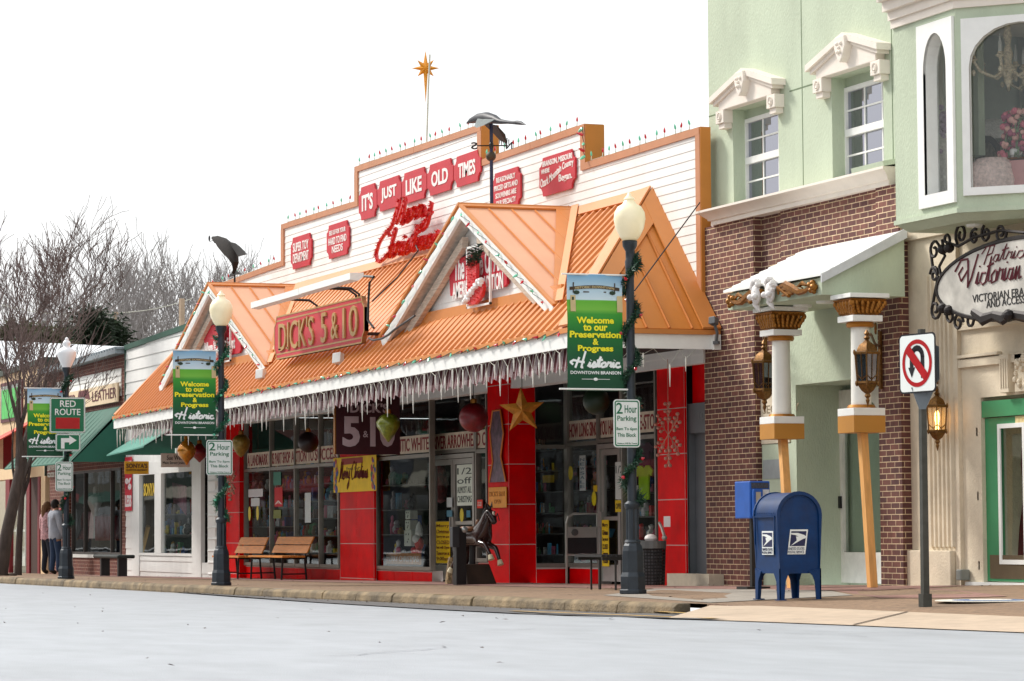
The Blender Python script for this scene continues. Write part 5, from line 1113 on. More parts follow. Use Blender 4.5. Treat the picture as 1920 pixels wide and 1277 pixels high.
# arched head
cx, r_ = (xd0+xd1)/2, (xd1-xd0)/2-.12; arc = [(cx+r_*math.cos(a), zd1-.12-r_+r_*math.sin(a)) for a in [math.pi*i/12 for i in range(13)]]
for (p, q) in zip(arc[:-1], arc[1:]): m.prism([(p[0], p[1]), (q[0], q[1]), (q[0], zd1-.1), (p[0], zd1-.1)], -.05, .014)
dr = m.build('glazed_door', PDOOR, gb_); m = MB(front(yd)); m.add([(xd0+.12, zd0+.38, -.02), (xd1-.12, zd0+.38, -.02), (xd1-.12, zd1-.1, -.02), (xd0+.12, zd1-.1, -.02)], [(0, 1, 2, 3)]); m.build('pane', GLASS, dr, fixn=False)
m = MB(front(yd)); m.box(xd0+.03, xd0+.1, 1.25, 1.4, .02, .05); m.build('handle', BLACK, dr); m = MB(); m.box(xd0-.5, xd1+.5, 19.3, 19.35, 0, 4); m.box(xd0-.5, xd1+.5, yd+.2, 19.3, .1, .2); m.build('room_gloom', MATS['room_dark'], dr)
for i, (u, h) in enumerate(((.45, 1.2), (.85, 1.0))): m = MB(); m.lathe([(.32, 0), (.2, .5), (.12, .8), (.17, 1.0), (.16, 1.15), (.05, 1.22), (.08, 1.4), (.01, 1.5)], (xd0+u, 18.0+.2*i, .2), 14); tag(m.build('dress_form', mat('dusky_dress', (120, 104, 92), .8, var=.6, scale=9), smooth=True), ['pale dusky gown on a form behind the arched glass door, nearer one', 'pale dusky gown on a form behind the arched glass door, further back'][i], 'dress form', 'gowns behind the arched door')
# shed canopy over the entrance with applied scroll ornament
yc = 15.55; cp = {'fl': WY(1365, 583, yc), 'fr': WY(1540, 552, yc)}
xf0 = xof(1365, yc, 560); xf1 = xof(1541, yc, 540); zfb = (zof(1365, 583, yc)+zof(1541, 551, yc))/2; zft = (zof(1365, 547, yc)+zof(1541, 520, yc))/2; zrt = zof(1651, 443, YB)
m = MB(); pr = lambda x: [(x, yc, zfb), (x, YB, zfb), (x, YB, zrt-.05), (x, yc, zft-.02)]
m.hull(pr(xf0), pr(xf1)); cn = m.build('entrance_canopy', STUC, gb_)
m = MB()
N = 9
for i in range(N):
    t0, t1 = i/N, (i+1)/N; A = lambda t, h: (yc-.04+(YB-yc+.04)*t, zft+.0+(zrt-zft)*t+h)
    a, b = A(t0, .03), A(t1+.02, .012); m.hull([(xf0-.05, a[0], a[1]), (xf1+.05, a[0], a[1]), (xf1+.05, b[0], b[1]), (xf0-.05, b[0], b[1])], [(xf0-.05, a[0], a[1]-.03), (xf1+.05, a[0], a[1]-.03), (xf1+.05, b[0], b[1]-.02), (xf0-.05, b[0], b[1]-.02)])
m.build('white_shingles', WHITE, cn)
m = MB(); m.hull([(xf1+.052, yc-.04, zft+.02), (xf1+.052, yc-.04, zft-.08), (xf1+.052, YB, zrt-.08), (xf1+.052, YB, zrt+.04)], [(xf1+.08, yc-.04, zft+.02), (xf1+.08, yc-.04, zft-.08), (xf1+.08, YB, zrt-.08), (xf1+.08, YB, zrt+.04)]); m.build('rake_trim', mat('grey_trim', (196, 198, 200), .5), cn)
for i, (px, py) in enumerate(((1505, 565), (1548, 557), (1462, 572))): c = WY(px, py, 16.05); m = MB(); m.lathe([(.11, -.02), (.12, .01), (.11, .02)], (float(c[0]), 16.05, zfb-.006), 14); m.build('recessed_downlight', mat('downlight_white', (226, 226, 220), .4), cn)
GILT = mat('gilt_plaster', (150, 98, 36), .35, .6, var=.5, scale=30); cw = xf1-xf0; ch = zft-zfb
def ornU(u, v): return (xf0+cw*u, zfb+ch*v, .05)
m = MB(front(yc))
for s_ in (0, 1):
    f = (lambda u: u) if s_ == 0 else (lambda u: 1-u*.97)
    for pts, r_ in ((((.08, .45), (.14, .3), (.2, .3), (.26, .55), (.34, .85), (.42, .7), (.42, .35)), [.02, .03, .04, .05, .045, .03, .01]), (((.2, .25), (.27, .4), (.33, .65), (.4, .6)), [.01, .03, .04, .02]), (((.26, .3), (.32, .35), (.38, .25)), [.02, .035, .01]), (((.12, .6), (.16, .75), (.2, .6), (.16, .5)), [.015, .03, .03, .01])):
        m.tube([ornU(f(u), v) for u, v in pts], r_, 6)
    for u, v, r_ in ((.05, .45, .05), (.09, .6, .04), (.06, .7, .035), (.08, .3, .035), (.05, .2, .03)): m.ball((xf0+cw*f(u), zfb+ch*v, .04), r_, 8, 5)
    for k_ in range(10): m.ball((xf0+cw*f(.3+.012*k_), zfb+ch*(.2+.06*k_), .06), .028, 6, 4)
for v in (.3, .5, .7): m.ball((xf0+cw*.5, zfb+ch*v, .04), .045, 8, 5)
m.build('gilt_scrollwork', GILT, cn, smooth=True)
for k_, u in enumerate((.38, .53)):
    c = (xf0+cw*u, zfb+ch*.55, .08); m = MB(front(yc)); m.ball(c, .105, 12, 8, (.9, 1.25, .5)); rr = random.Random(k_)
    for i in range(22): a = rr.uniform(-.3, math.pi+.3); m.ball((c[0]+.10*math.cos(a), c[1]+.05+.11*math.sin(a), .08+rr.uniform(-.03, .02)), rr.uniform(.025, .04), 6, 4)
    m.ball((c[0], c[1]-.01, .13), .02, 6, 4, (1, 1.4, 1)); m.ball((c[0]-.04, c[1]+.035, .12), .012, 6, 4); m.ball((c[0]+.04, c[1]+.035, .12), .012, 6, 4); m.ball((c[0], c[1]-.06, .12), .018, 6, 4, (1.5, .6, 1)); m.ball((c[0]-.06, c[1]-.03, .13), .04, 8, 5); m.ball((c[0]+.06, c[1]-.03, .13), .04, 8, 5)
    m.tube([(c[0]-.04, c[1]-.1, .07), (c[0], c[1]-.16, .06), (c[0]+.02, c[1]-.2, .04)], [.045, .03, .01], 8); m.build('cherub_face', mat('white_plaster', (222, 218, 216), .6, var=.12, scale=20), cn, smooth=True)
# two hanging columns on wooden props
def column(pxc, ptop, pcapb, pshb, pbxt, pbxb, y, lab, props, gname='shortened white columns by the entrance'):
    c0 = WY(pxc, pshb, y); X = float(c0[0]); z = lambda py: zof(pxc, py, y); r_ = .115
    t = thing('column', lab, 'column', (X, y, z(pbxb)), gname)
    m = MB(); m.lathe([(r_*1.25, z(pshb)+.0), (r_*1.3, z(pshb)+.03), (r_*1.02, z(pshb)+.06), (r_, z(pshb)+.1), (r_*.93, z(pcapb)-.1), (r_*.95, z(pcapb)-.05)], (X, y, 0), 28); m.build('shaft', mat('column_white', (232, 230, 222), .45, var=.04), t, smooth=True)
    for zz in (z(pshb)+.035, z(pcapb)-.03): m = MB(); m.lathe([(r_*.9, zz-.03), (r_*1.3, zz-.03), (r_*1.42, zz), (r_*1.3, zz+.03), (r_*.9, zz+.03)], (X, y, 0), 28); m.build('gold_ring', mat('satin_gold', (176, 116, 44), .35, .5, var=.15), t, smooth=True)
    m = MB(); h0, h1 = z(pcapb)+.0, z(ptop)-.0; m.box(X-.19, X+.19, y-.19, y+.19, h0, h0+.07); m.box(X-.25, X+.25, y-.25, y+.25, h1-.05, h1); m.build('abacus', WHITE, t, bevel=.004)
    m = MB(); n = 8; m.ring(None, [[(X+s1*rr_*1, y+s2*rr_, zz) for s1, s2 in ((-1, -1), (1, -1), (1, 1), (-1, 1))] for rr_, zz in ((.15, h0+.071), (.17, h0+.12), (.175, h0+.22), (.2, h1-.1), (.23, h1-.061))]); cb = m.build('gilt_capital', GOLDDK, t)
    m = MB(); rr = random.Random(int(pxc))
    for (ax, s_) in (('y', -1), ('x', 1), ('x', -1)):
        for row in range(4):
            for k_ in range(7):
                u = (k_-3)/3.2*(.17+.02*row); zz = h0+.10+row*(h1-h0-.2)/4+.02; d_ = .17+.01*row; p = (X+u, y+s_*d_, zz) if ax == 'y' else (X+s_*d_, y+u, zz); m.ball(p, .022+.008*rr.random(), 6, 4, (1, 1, 1.4))
    m.build('acanthus_leaves', GOLDDK, cb, smooth=True)
    m = MB(); m.box(X-.2, X+.2, y-.2, y+.2, z(pbxt)+.0, z(pbxt)+.085); m.build('plinth_cap', WHITE, t, bevel=.004); m = MB(); m.box(X-.2, X+.2, y-.2, y+.2, z(pbxb), z(pbxt)-.001); m.build('gold_plinth', mat('flat_gold_paint', (186, 128, 50), .5, var=.05), t, bevel=.003)
    for (pa, pya, pb, pyb, yy2, lb) in props:
        A = Vector((X+.02, y, z(pbxb)-.002)); B = GG(pb, pyb); Bv = Vector((float(B[0]), float(B[1]), gz(B[0], B[1])+.01)); m = MB(); d = (Bv-A); s1 = Vector((.045, 0, 0)); s2 = Vector((0, .045, 0))
        m.hull([tuple(A+a*s1+b*s2) for a, b in ((-1, -1), (1, -1), (1, 1), (-1, 1))], [tuple(Bv+a*s1+b*s2) for a, b in ((-1, -1), (1, -1), (1, 1), (-1, 1))]); tag(m.build('timber_prop', mat('raw_pine', (222, 164, 96), .7, var=.18, scale=6, stretch=(4, 4, .6))), lb, 'wood post', 'timber props under the columns')
column(1466, 577, 630, 787, 787+8, 824, 15.92, 'white column with gilt capital left of the recessed door', [(1462, 826, 1485, 1104, 0, 'pine timber prop under the left column, partly behind the post box')])
column(1615, 552, 604, 770, 772+8, 812, 15.92, 'white column with gilt capital nearest the right brick pier', [(1609, 812, 1636, 1103, 0, 'pine timber prop leaning under the right column, full height visible')])
# ornate wall lanterns
BRONZE = mat('antique_bronze', (120, 84, 42), .35, .75, var=.5, scale=40)
def lantern(px, py, y, H, lab, arm=None, lit=False, wall=None):
    c = WY(px, py, y); X, Y, Z = map(float, c); t = thing('wall_lantern', lab, 'lantern', (X, Y, Z), 'bronze wall lanterns'); s_ = H/1.0
    m = MB(); n = 6; R0, R1 = .16*s_, .19*s_
    def hx(r_, z): return [(X+r_*math.cos(math.pi/6+k_*math.pi/3), Y+r_*math.sin(math.pi/6+k_*math.pi/3), Z+z*s_) for k_ in range(6)]
    for k_ in range(6):
        a, b = hx(R0, -.2)[k_], hx(R1, .2)[k_]; m.tube([a, b], .014*s_, 4)
        mid0, mid1 = (Vector(hx(R0, -.2)[k_])+Vector(hx(R0, -.2)[(k_+1) % 6]))/2, (Vector(hx(R1, .2)[k_])+Vector(hx(R1, .2)[(k_+1) % 6]))/2; m.tube([tuple(mid0), tuple(mid1)], .006*s_, 4)
        m.ball(hx(R1*1.06, .22)[k_], .02*s_, 6, 4, (1, 1, 2)); m.ball(hx(R0*1.1, -.22)[k_], .02*s_, 6, 4, (1, 1, 2))
        e0, e1 = Vector(hx(R0, -.1)[k_]), Vector(hx(R0, -.1)[(k_+1) % 6]); m.tube([tuple(e0), tuple((e0+e1)/2-Vector((0, 0, .07*s_))), tuple(e1)], .008*s_, 4)
    m.ring(None, [hx(R1*1.08, .19), hx(R1*1.12, .22), hx(R1*.95, .235)]); m.ring(None, [hx(R0*.95, -.235), hx(R0*1.1, -.22), hx(R0*1.05, -.19)])
    m.build('lantern_cage', BRONZE, t)
    m = MB(); m.ring(None, [hx(.17*s_, .235), hx(.13*s_, .32), hx(.06*s_, .37), hx(.025*s_, .40)]); m.lathe([(a_*s_, b_*s_) for a_, b_ in [(.02, .39), (.05, .43), (.02, .46), (.04, .49), (.005, .55)]], (X, Y, Z), 8); m.build('roof', BRONZE, t, smooth=True, angle=30)
    m = MB(); m.ring(None, [hx(.16*s_, -.236), hx(.1*s_, -.32), hx(.04*s_, -.36)]); m.lathe([(a_*s_, b_*s_) for a_, b_ in [(.03, -.355), (.045, -.4), (.02, -.43), (.03, -.46), (.004, -.55)]], (X, Y, Z), 8); m.build('pendant', BRONZE, t, smooth=True, angle=30)
    m = MB(); m.ring(None, [hx(R0*.93, -.19), hx(R1*.93, .19)], caps=False); m.build('glass', GLASSUP if not lit else mat('warm_glass', (250, 220, 150), .3, alpha=.25), t, fixn=False)
    m = MB(); m.lathe([(.02, -.18), (.02, -.05), (.03, -.0), (.025, .06), (.005, .1)], (X, Y, Z), 8); m.build('bulb', mat('lit_bulb', (255, 206, 120), .3, emit=6, ecol=(255, 196, 110)) if lit else mat('frosted_bulb', (226, 226, 216), .3), t, smooth=True)
    if arm:
        A = Vector(arm); T = Vector((X, Y, Z+.45*s_)); m = MB(); D = (A-T); hz = Vector((D.x, D.y, 0))
        m.tube([tuple(T+Vector((0, 0, .0))), tuple(T+hz*.3+Vector((0, 0, .06))), tuple(T+hz*.6+Vector((0, 0, -.02))), tuple(T+hz)], .016, 6)
        for zc_, r_ in ((.16, .09), (-.12, .1)):
            cc = T+hz*.65+Vector((0, 0, zc_)); hd = hz.normalized() if hz.length else Vector((0, 1, 0)); m.tube([tuple(cc+hd*r_*(1-i/14)*math.cos(i*.75)+Vector((0, 0, 1))*r_*(1-i/14)*math.sin(i*.75)) for i in range(11)], .012, 5)
        m.tube([tuple(T+hz+Vector((0, 0, .18))), tuple(T+hz+Vector((0, 0, -.5)))], .025, 6); m.build('scroll_arm', BRONZE, t, smooth=True)
c = WY(1648, 690, YB); lantern(1626, 690, 15.55, .78, 'bronze lantern on scrolled arm on the brick pier, in front of the right column', arm=(float(c[0])+.1, YB-.03, 0))
lantern(1433, 705, 16.15, .82, 'bronze lantern left of the left column, against the brick', arm=(xof(1440, YB), YB-.02, 0))
m = MB(); m.box(xof(1570, yd)-.12, xof(1570, yd)-.02, yd-.06, yd, .6, .8); tag(m.build('junction_box', mat('green_box_paint', (120, 140, 104), .6)), 'small green electrical box low in the entrance recess', 'outlet box')

# ================================================================ limestone shop with bay window
sb = thing('stone_shop', 'limestone fronted shop with fluted pilaster and green door under a sage bay window', 'building', (12, 16.5, .3))
YS = 16.74; zlt = zof(1700, 428, YS)
m = MB(front(YS)); x0, x1 = xof(1690, YS, 800), xof(1695, YS, 800)
xq0 = xof(1693, YS, 800); xm = xof(1797, YS, 800); xdr0 = xof(1832, YS, 800)
m.box(xq0, xq0+.01+.15, -.1, zlt, -.6, 0)
m.box(xq0+.161, xm, .2, zlt, -.6, .0); m.box(xm+.001, xdr0, -.1, zlt, -.6, -.05); m.box(xdr0+.001, 22, zof(1850, 744, YS), zlt, -.6, -.05); m.box(xdr0+1.45, 22, -.1, zof(1850, 744, YS)-.001, -.6, -.05)
st = m.build('stone_wall', STONE, sb)
m = MB(front(YS)); z0_, z1_ = zof(1760, 1025, YS), zof(1760, 515, YS); xa, xb_ = xof(1742, YS, 800), xof(1790, YS, 800); k_ = 6
for i in range(k_): a = xa+(xb_-xa)*i/k_; m.lathe([(.034, z0_), (.034, z1_-.04*i/3)], (a, 0, .0), 8, 'y')
m = MB(front(YS))
for i in range(k_):
    a = xa+(xb_-xa)*(i+.5)/k_; w_ = (xb_-xa)/k_*.32; m.ring(None, [[(a-w_, z, 0), (a-w_*.6, z, .035), (a+w_*.6, z, .035), (a+w_, z, 0)] for z in (z0_, z1_)])
m.build('fluting', STONE, st)
m = MB(front(YS)); m.box(xof(1688, YS, 1060), xof(1792, YS, 1060), -.1, zof(1740, 1032, YS), .001, .07); m.build('pilaster_base', STONE, st, bevel=.01)
m = MB(front(YS)); m.box(xq0-.02, xm+.02, zlt-.16, zlt-.05, .001, .05); m.box(xm+.01, 22, zof(1800, 690, YS), zof(1800, 675, YS), -.05, .0); m.box(xm+.01, 22, zof(1800, 620, YS), zof(1800, 610, YS), -.05, -.01)
m.box(xm+.02, xm+.9, zof(1805, 672, YS), zof(1805, 666, YS), -.045, .02); zz = zof(1880, 737, YS); m.box(xof(1878, YS, 700), xof(1895, YS, 700), zz, zz+.42, -.05, .03)
for i in range(4): a = xof(1880, YS, 700)+.05*i; m.box(a, a+.02, zz+.05, zz+.37, .031, .04)
m.box(xof(1902, YS, 700), 16, zz, zz+.42, -.05, .0); m.build('string_mouldings', STONE, st, bevel=.006)
m = MB(front(YS)); rr = random.Random(2)
for i in range(60): a, z = xof(1904, YS, 700)+rr.uniform(.0, .6), zz+rr.uniform(.05, .38); m.ball((a, z, 0), rr.uniform(.02, .05), 6, 4)
m.build('carved_foliage_panel', STONE, st, smooth=True)
# door surround and green door
GDR = mat('green_door_paint', (58, 140, 92), .45, var=.06); yd2 = YS+.12; z0_ = zof(1880, 1092, yd2); z1_ = zof(1860, 752, yd2)
xa = xof(1832, yd2, 900); xw = xa+1.35
m = MB(front(yd2)); m.box(xa, xa+.13, z0_-.05, z1_, -.05, .06); m.box(xw-.1, xw, z0_-.05, z1_, -.05, .06); m.box(xa+.131, xw-.101, z1_-.18, z1_, -.05, .058); fr_ = m.build('door_frame', GDR, sb)
m = MB(front(yd2)); xg0 = xof(1877, yd2, 900); m.box(xa+.14, xg0, z0_+.01, z1_-.19, -.04, .02); zg0, zg1 = zof(1890, 1058, yd2), zof(1880, 795, yd2); m.box(xg0+.001, xw-.11, z0_+.01, zg0, -.04, .02); m.box(xg0+.001, xw-.11, zg1, z1_-.19, -.04, .02); m.box(xw-.25, xw-.11, zg0+.001, zg1-.001, -.04, .019); dl = m.build('door_leaf', GDR, fr_)
m = MB(front(yd2)); t_ = .05
m.box(xg0, xg0+t_, zg0, zg1, .021, .04); m.box(xw-.25-t_, xw-.25, zg0, zg1, .021, .04); m.box(xg0+t_, xw-.25-t_, zg0, zg0+t_, .021, .039); m.box(xg0+t_, xw-.25-t_, zg1-t_, zg1, .021, .039); m.build('glazing_frame', WHITE, dl)
m = MB(front(yd2)); m.add([(xg0, zg0, 0), (xw-.25, zg0, 0), (xw-.25, zg1, 0), (xg0, zg1, 0)], [(0, 1, 2, 3)]); m.build('pane', GLASS, dl, fixn=False)
m = MB(front(yd2)); m.box(xa+.3, xw-.12, z0_+.04, z0_+.3, .021, .028); m.build('kick_plate', mat('bronze_plate', (110, 96, 74), .4, .5), dl)
m = MB(front(yd2)); m.box(xof(1908, yd2, 790), xof(1908, yd2, 790)+.5, zof(1912, 796, yd2), zof(1912, 780, yd2), .022, .03); m.text('109', xof(1912, yd2, 790), xof(1912, yd2, 790)+.3, zof(1912, 793, yd2), zof(1912, 783, yd2), .031, .034, bold=.03); m.build('number_plate', [mat('number_cream', (226, 206, 150), .5)], dl)
for py in (810, 930, 1060): m = MB(front(yd2)); m.box(xa+.12, xa+.15, zof(1840, py+8, yd2), zof(1840, py-8, yd2), .021, .07); m.build('hinge', BRONZE, dl)
m = MB(front(yd2)); m.box(xa-.1, xw+.4, z0_-.07, z0_-.0, -.1, .12); m.build('threshold', WHITE, sb)
m = MB(); m.box(xa, xw+1, 18.2, 18.25, 0, 3.5); m.build('drape', mat('navy_patterned_cloth', (40, 50, 92), .8, var=.95, scale=22), sb)
cx = xof(1916, 17.3, 900); m = MB(); m.lathe([(.3, .5), (.24, .9), (.13, 1.28), (.19, 1.6), (.17, 1.78), (.06, 1.88)], (cx, 17.4, .1), 16, sq=(1, .6)); m.tube([(cx-.17, 17.4, 1.82), (cx-.26, 17.35, 1.5), (cx-.24, 17.3, 1.2)], [.06, .05, .04], 8); tag(m.build('red_dress', mat('sequin_red_dress', (130, 12, 30), .35, var=.5, scale=40), smooth=True), 'long sleeved dark red sequin dress displayed behind the green door glass', 'dress')
m = MB(); c = WY(1805, 1078, YS-.02); m.box(float(c[0])-.05, float(c[0])+.06, YS-.08, YS+.04, float(c[2])-.06, float(c[2])+.06); tag(m.build('electrical_box', mat('weatherproof_grey', (130, 134, 130), .5, .3), bevel=.01), 'grey weatherproof outlet box low on the limestone by the green door', 'outlet box')
lantern(1757, 785, 16.52, .66, 'bronze wall lantern with glowing bulb on the fluted limestone', arm=(xof(1762, YS), YS-.01, 0), lit=True)
# oval sign in scrolled iron
ysn = 16.37; cS = WY(1905, 522, ysn); CX, CZ = float(cS[0]), float(cS[2]); a_ = CX-float(WY(1762, 520, ysn)[0]); b_ = (zof(1905, 446, ysn)-zof(1905, 595, ysn))/2*1.0
t = thing('oval_sign', "oval marbled shop sign lettered Patricia's Victorian in a scrolled black iron frame", 'sign', (CX, ysn, CZ-b_))
el = [(CX+a_*math.cos(2*math.pi*i/48), CZ+b_*math.sin(2*math.pi*i/48)) for i in range(48)]
mm_ = mat('marbled_sign_paint', (196, 192, 184), .4, var=.3, scale=4); m = MB(front(ysn)); m.prism(el, 0, .04); m.build('panel', mm_, t)
IRON = mat('wrought_iron', (36, 30, 30), .5, .4); m = MB(front(ysn)); m.tube([(p[0], p[1], .03) for p in el], .028, 6, closed=True); ir = m.build('iron_rim', IRON, t)
m = MB(front(ysn))
def scroll(cx, cz, r_, a0, turns, dirn, r=.018):
    n = int(turns*12); m.tube([(cx+r_*(1-.75*i/n)*math.cos(a0+dirn*2*math.pi*turns*i/n), cz+r_*(1-.75*i/n)*math.sin(a0+dirn*2*math.pi*turns*i/n), .02) for i in range(n+1)], r, 5)
def PZ(px, py): return float(WY(px, py, ysn)[0]), float(WY(px, py, ysn)[2])
for px, py, r_, a0, d_ in ((1755, 470, .12, 0, 1), (1755, 515, .1, 3, -1), (1757, 580, .12, 0, -1), (1785, 592, .1, 1, 1), (1822, 600, .1, 2, -1), (1778, 450, .1, 3, 1), (1805, 440, .13, 4, -1), (1830, 444, .09, 1, 1), (1880, 436, .12, 0, -1), (1852, 438, .1, 2, 1), (1768, 545, .09, 1, -1), (1800, 605, .11, 0, 1)):
    x_, z_ = PZ(px, py); scroll(x_, z_, r_, a0, 1.3, d_)
for pts in (((1766, 462), (1775, 480), (1764, 500), (1768, 520)), ((1768, 545), (1772, 565), (1782, 575), (1775, 590)), ((1780, 455), (1800, 462), (1830, 445), (1850, 440)), ((1790, 580), (1820, 590), (1835, 600), (1850, 590)), ((1850, 440), (1880, 432), (1925, 436)), ((1748, 470), (1752, 500), (1762, 520), (1756, 550), (1750, 580))):
    m.tube([(*PZ(*p), .02) for p in pts], .018, 5)
for px, py in ((1775, 468), (1787, 465), (1775, 578), (1787, 582)): m.ball((*PZ(px, py), .05), .06, 8, 6)
m.build('iron_scrolls', IRON, ir)
m = MB(front(ysn)); m.tube([(*PZ(*p), .05) for p in ((1830, 585), (1850, 600), (1870, 592), (1888, 598), (1905, 590), (1935, 596))], [.04, .07, .05, .07, .05, .06], 6, squash=.5); m.ball((*PZ(1905, 592), .09), .07, 8, 6); m.build('iron_bow', IRON, ir)
INK = mat('burgundy_ink', (104, 40, 52), .5); m = MB(front(ysn))
def put_script(word, p0, p1, h, r_, mm):
    s_ = script(word); us = [p[0] for q in s_ for p in q]; a, b = min(us), max(us); A, B = PZ(*p0), PZ(*p1)
    for q in s_: mm.tube([(A[0]+(B[0]-A[0])*(p[0]-a)/(b-a), A[1]+(B[1]-A[1])*(p[0]-a)/(b-a)+h*p[1], .045) for p in q], r_, 4)
put_script('Patricia', (1848, 497), (1948, 480), .2, .008, m); put_script('Victorian', (1798, 543), (1922, 525), .33, .013, m); m.build('script_lettering', INK, t)
m = MB(front(ysn)); A, B = PZ(1830, 562), PZ(1925, 550); m.text('VICTORIAN ERA CLOTHING', A[0], A[0]+(B[0]-A[0])*1.75, A[1]-.035, A[1]+.05, .041, .046); A, B = PZ(1856, 572), PZ(1925, 562); m.text('AND ACCESSORIES', A[0], A[0]+(B[0]-A[0])*1.5, A[1]-.035, A[1]+.05, .041, .046); m.build('small_lettering', BLACK, t)
# bay window: a narrow face parallel to the street, then a splayed face turning back at 45 degrees
BYF = 16.0; bx0 = xof(1677, BYF, 200); bx1 = xof(1797, BYF, 400); LB = 1.8; q2 = LB/math.sqrt(2); bx2, yE = bx1+q2, BYF+q2
zb1 = zof(1797, 399, BYF); zbt = zof(1797, 14, BYF); LU = bx1-bx0
bay = thing('bay_window', 'sage green splayed bay window with arched white frames and a Victorian display inside', 'bay window', (bx1, BYF, zb1))
fa = lambda u, v, w: (bx0+u, BYF-w, v); fb = frame((bx1, BYF, 0), (1, 1, 0), (0, 0, 1))
def arch_opening(mw, mf, x0, x1, z0, z1, zs, X0, X1, Z0, Z1, tf, thick=.06, fw=.13):
    cx = (x0+x1)/2; n = 12; rx, rz_ = (x1-x0)/2, z1-zs
    arc = [(cx-rx*math.cos(math.pi*i/n), zs+rz_*math.sin(math.pi*i/n)) for i in range(n+1)]
    mw.tf = tf; q = lambda a, b, c, d: mw.add([(a, c, 0), (b, c, 0), (b, d, 0), (a, d, 0)], [(0, 1, 2, 3)])
    q(X0, x0, Z0, Z1); q(x1, X1, Z0, Z1); q(x0, x1, Z0, z0)
    for a, b in zip(arc[:-1], arc[1:]): mw.add([(a[0], a[1], 0), (b[0], b[1], 0), (b[0], Z1, 0), (a[0], Z1, 0)], [(0, 1, 2, 3)])
    mf.tf = tf; o0, o1, oz0, oz1 = x0-fw, x1+fw, z0-fw, z1+fw*.9
    mf.box(o0, x0, oz0, oz1, .001, .035); mf.box(x1, o1, oz0, oz1, .001, .035); mf.box(x0, x1, oz0, z0, .001, .035)
    for a, b in zip(arc[:-1], arc[1:]): mf.prism([a, b, (b[0], oz1), (a[0], oz1)], .001, .035)
    lp = [(x0, z0)]+arc+[(x1, z0)]; k = len(lp); mf.add([(p[0], p[1], .03) for p in lp]+[(p[0], p[1], -thick) for p in lp], [(i, (i+1) % k, k+(i+1) % k, k+i) for i in range(k)])
    return lp
# the boxes above run u, v, w; turn box order (u, w, v) into the frame order
class FB(MB):
    def box(s, x0, x1, z0, z1, w0, w1): return MB.box(s, x0, x1, z0, z1, w0, w1)
mw = MB(); mf = FB()
def inFB(px, py):
    d = _ray(px, py); U = (.7071, .7071); det = d[0]*(-U[1])-d[1]*(-U[0]); rx_, ry_ = bx1-CAM[0], BYF-CAM[1]; t_ = (rx_*(-U[1])-ry_*(-U[0]))/det; s_ = (d[0]*ry_-d[1]*rx_)/det
    return float(s_), float(CAM[2]+t_*d[2])
a0, a1 = xof(1738, BYF, 300)-bx0, xof(1781, BYF, 300)-bx0; za = (zof(1740, 367, BYF)+zof(1782, 357, BYF))/2; zt_ = zof(1762, 60, BYF); zsA = zt_-.42
lpA = arch_opening(mw, mf, a0, a1, za, zt_, zsA, 0, LU, zb1, zbt+.4, fa, fw=.14, thick=.16)
b0, zb_ = inFB(1822, 352); ztb = inFB(1885, 43)[1]; b1 = b0+1.12; lpB = arch_opening(mw, mf, b0, b1, zb_, ztb, ztb-.45, 0, LB, zb1, zbt+.4, fb, fw=.085)
wb = mw.build('bay_wall', STUC, bay, fixn=False); mf.build('arched_casing', WHITE, bay)
for lp, tf, w_ in ((lpA, fa, -.14), (lpB, fb, -.045)): g_ = MB(tf); g_.add([(p[0], p[1], w_) for p in lp[::-1]], [tuple(range(len(lp)))]); g_.build('pane', glassmat('bay_glass_%d' % (w_ < -.1), (250, 252, 250), .16 if w_ > -.1 else .5), bay, fixn=False)
def plan(o, yb=18.6): return [(bx0-o*.3, BYF-o), (bx1+o*.41, BYF-o), (bx2+o, yE-o*.41), (bx2+o, yb), (bx0-o, yb)]
m = MB(); m.hull([(x, y, zb1-.002) for x, y in plan(-.01)], [(x, y, zb1-.08) for x, y in plan(-.14)]); m.hull([(x, y, zb1+.05) for x, y in plan(.025)], [(x, y, zb1-.001) for x, y in plan(.025)]); m.build('bay_soffit', STUC, bay)
m = MB()
for o, z in ((.03, 0), (.06, .09), (.12, .19), (.18, .3)): m.hull([(x, y, zbt+z) for x, y in plan(o)], [(x, y, zbt+z+.11) for x, y in plan(o)])
m.build('bay_cornice', CAST, bay); m = MB(); m.hull([(x, y, zbt+.412) for x, y in plan(.32)], [(x, y, zbt+.45) for x, y in plan(.32)]); m.build('bay_roof_edge', mat('dark_roofing', (50, 60, 56), .7), bay)
c = WY(1828, 414, 16.4); m = MB(); m.lathe([(.1, 0), (.09, -.03), (.01, -.03)], (float(c[0]), 16.4, zb1-.08), 12); m.build('soffit_light', MATS['downlight_white'], bay)
m = MB(); m.box(bx0-1.2, bx2, 18.5, 18.6, zb1, zbt+.4); m.box(bx0-.0, bx0+.04, BYF+.02, 16.9, zb1, zbt+.4); m.box(bx0-1.2, bx0-.0, 16.94, 16.98, zb1, zbt+.4); m.box(bx0-1.2, bx0-1.16, 16.98, 18.5, zb1, zbt+.4); m.hull([(x, y, zb_-.12) for x, y in plan(-.03, 18.5)], [(x, y, zb_-.08) for x, y in plan(-.03, 18.5)]); m.box(bx0-1.2, bx0-.01, 16.99, 18.5, zb_-.12, zb_-.08); m.box(bx0-1.2, bx2, 16.99, 18.6, zbt+.36, zbt+.4); m.build('display_room', mat('pale_sage_room', (226, 232, 222), .8, var=.06), bay)
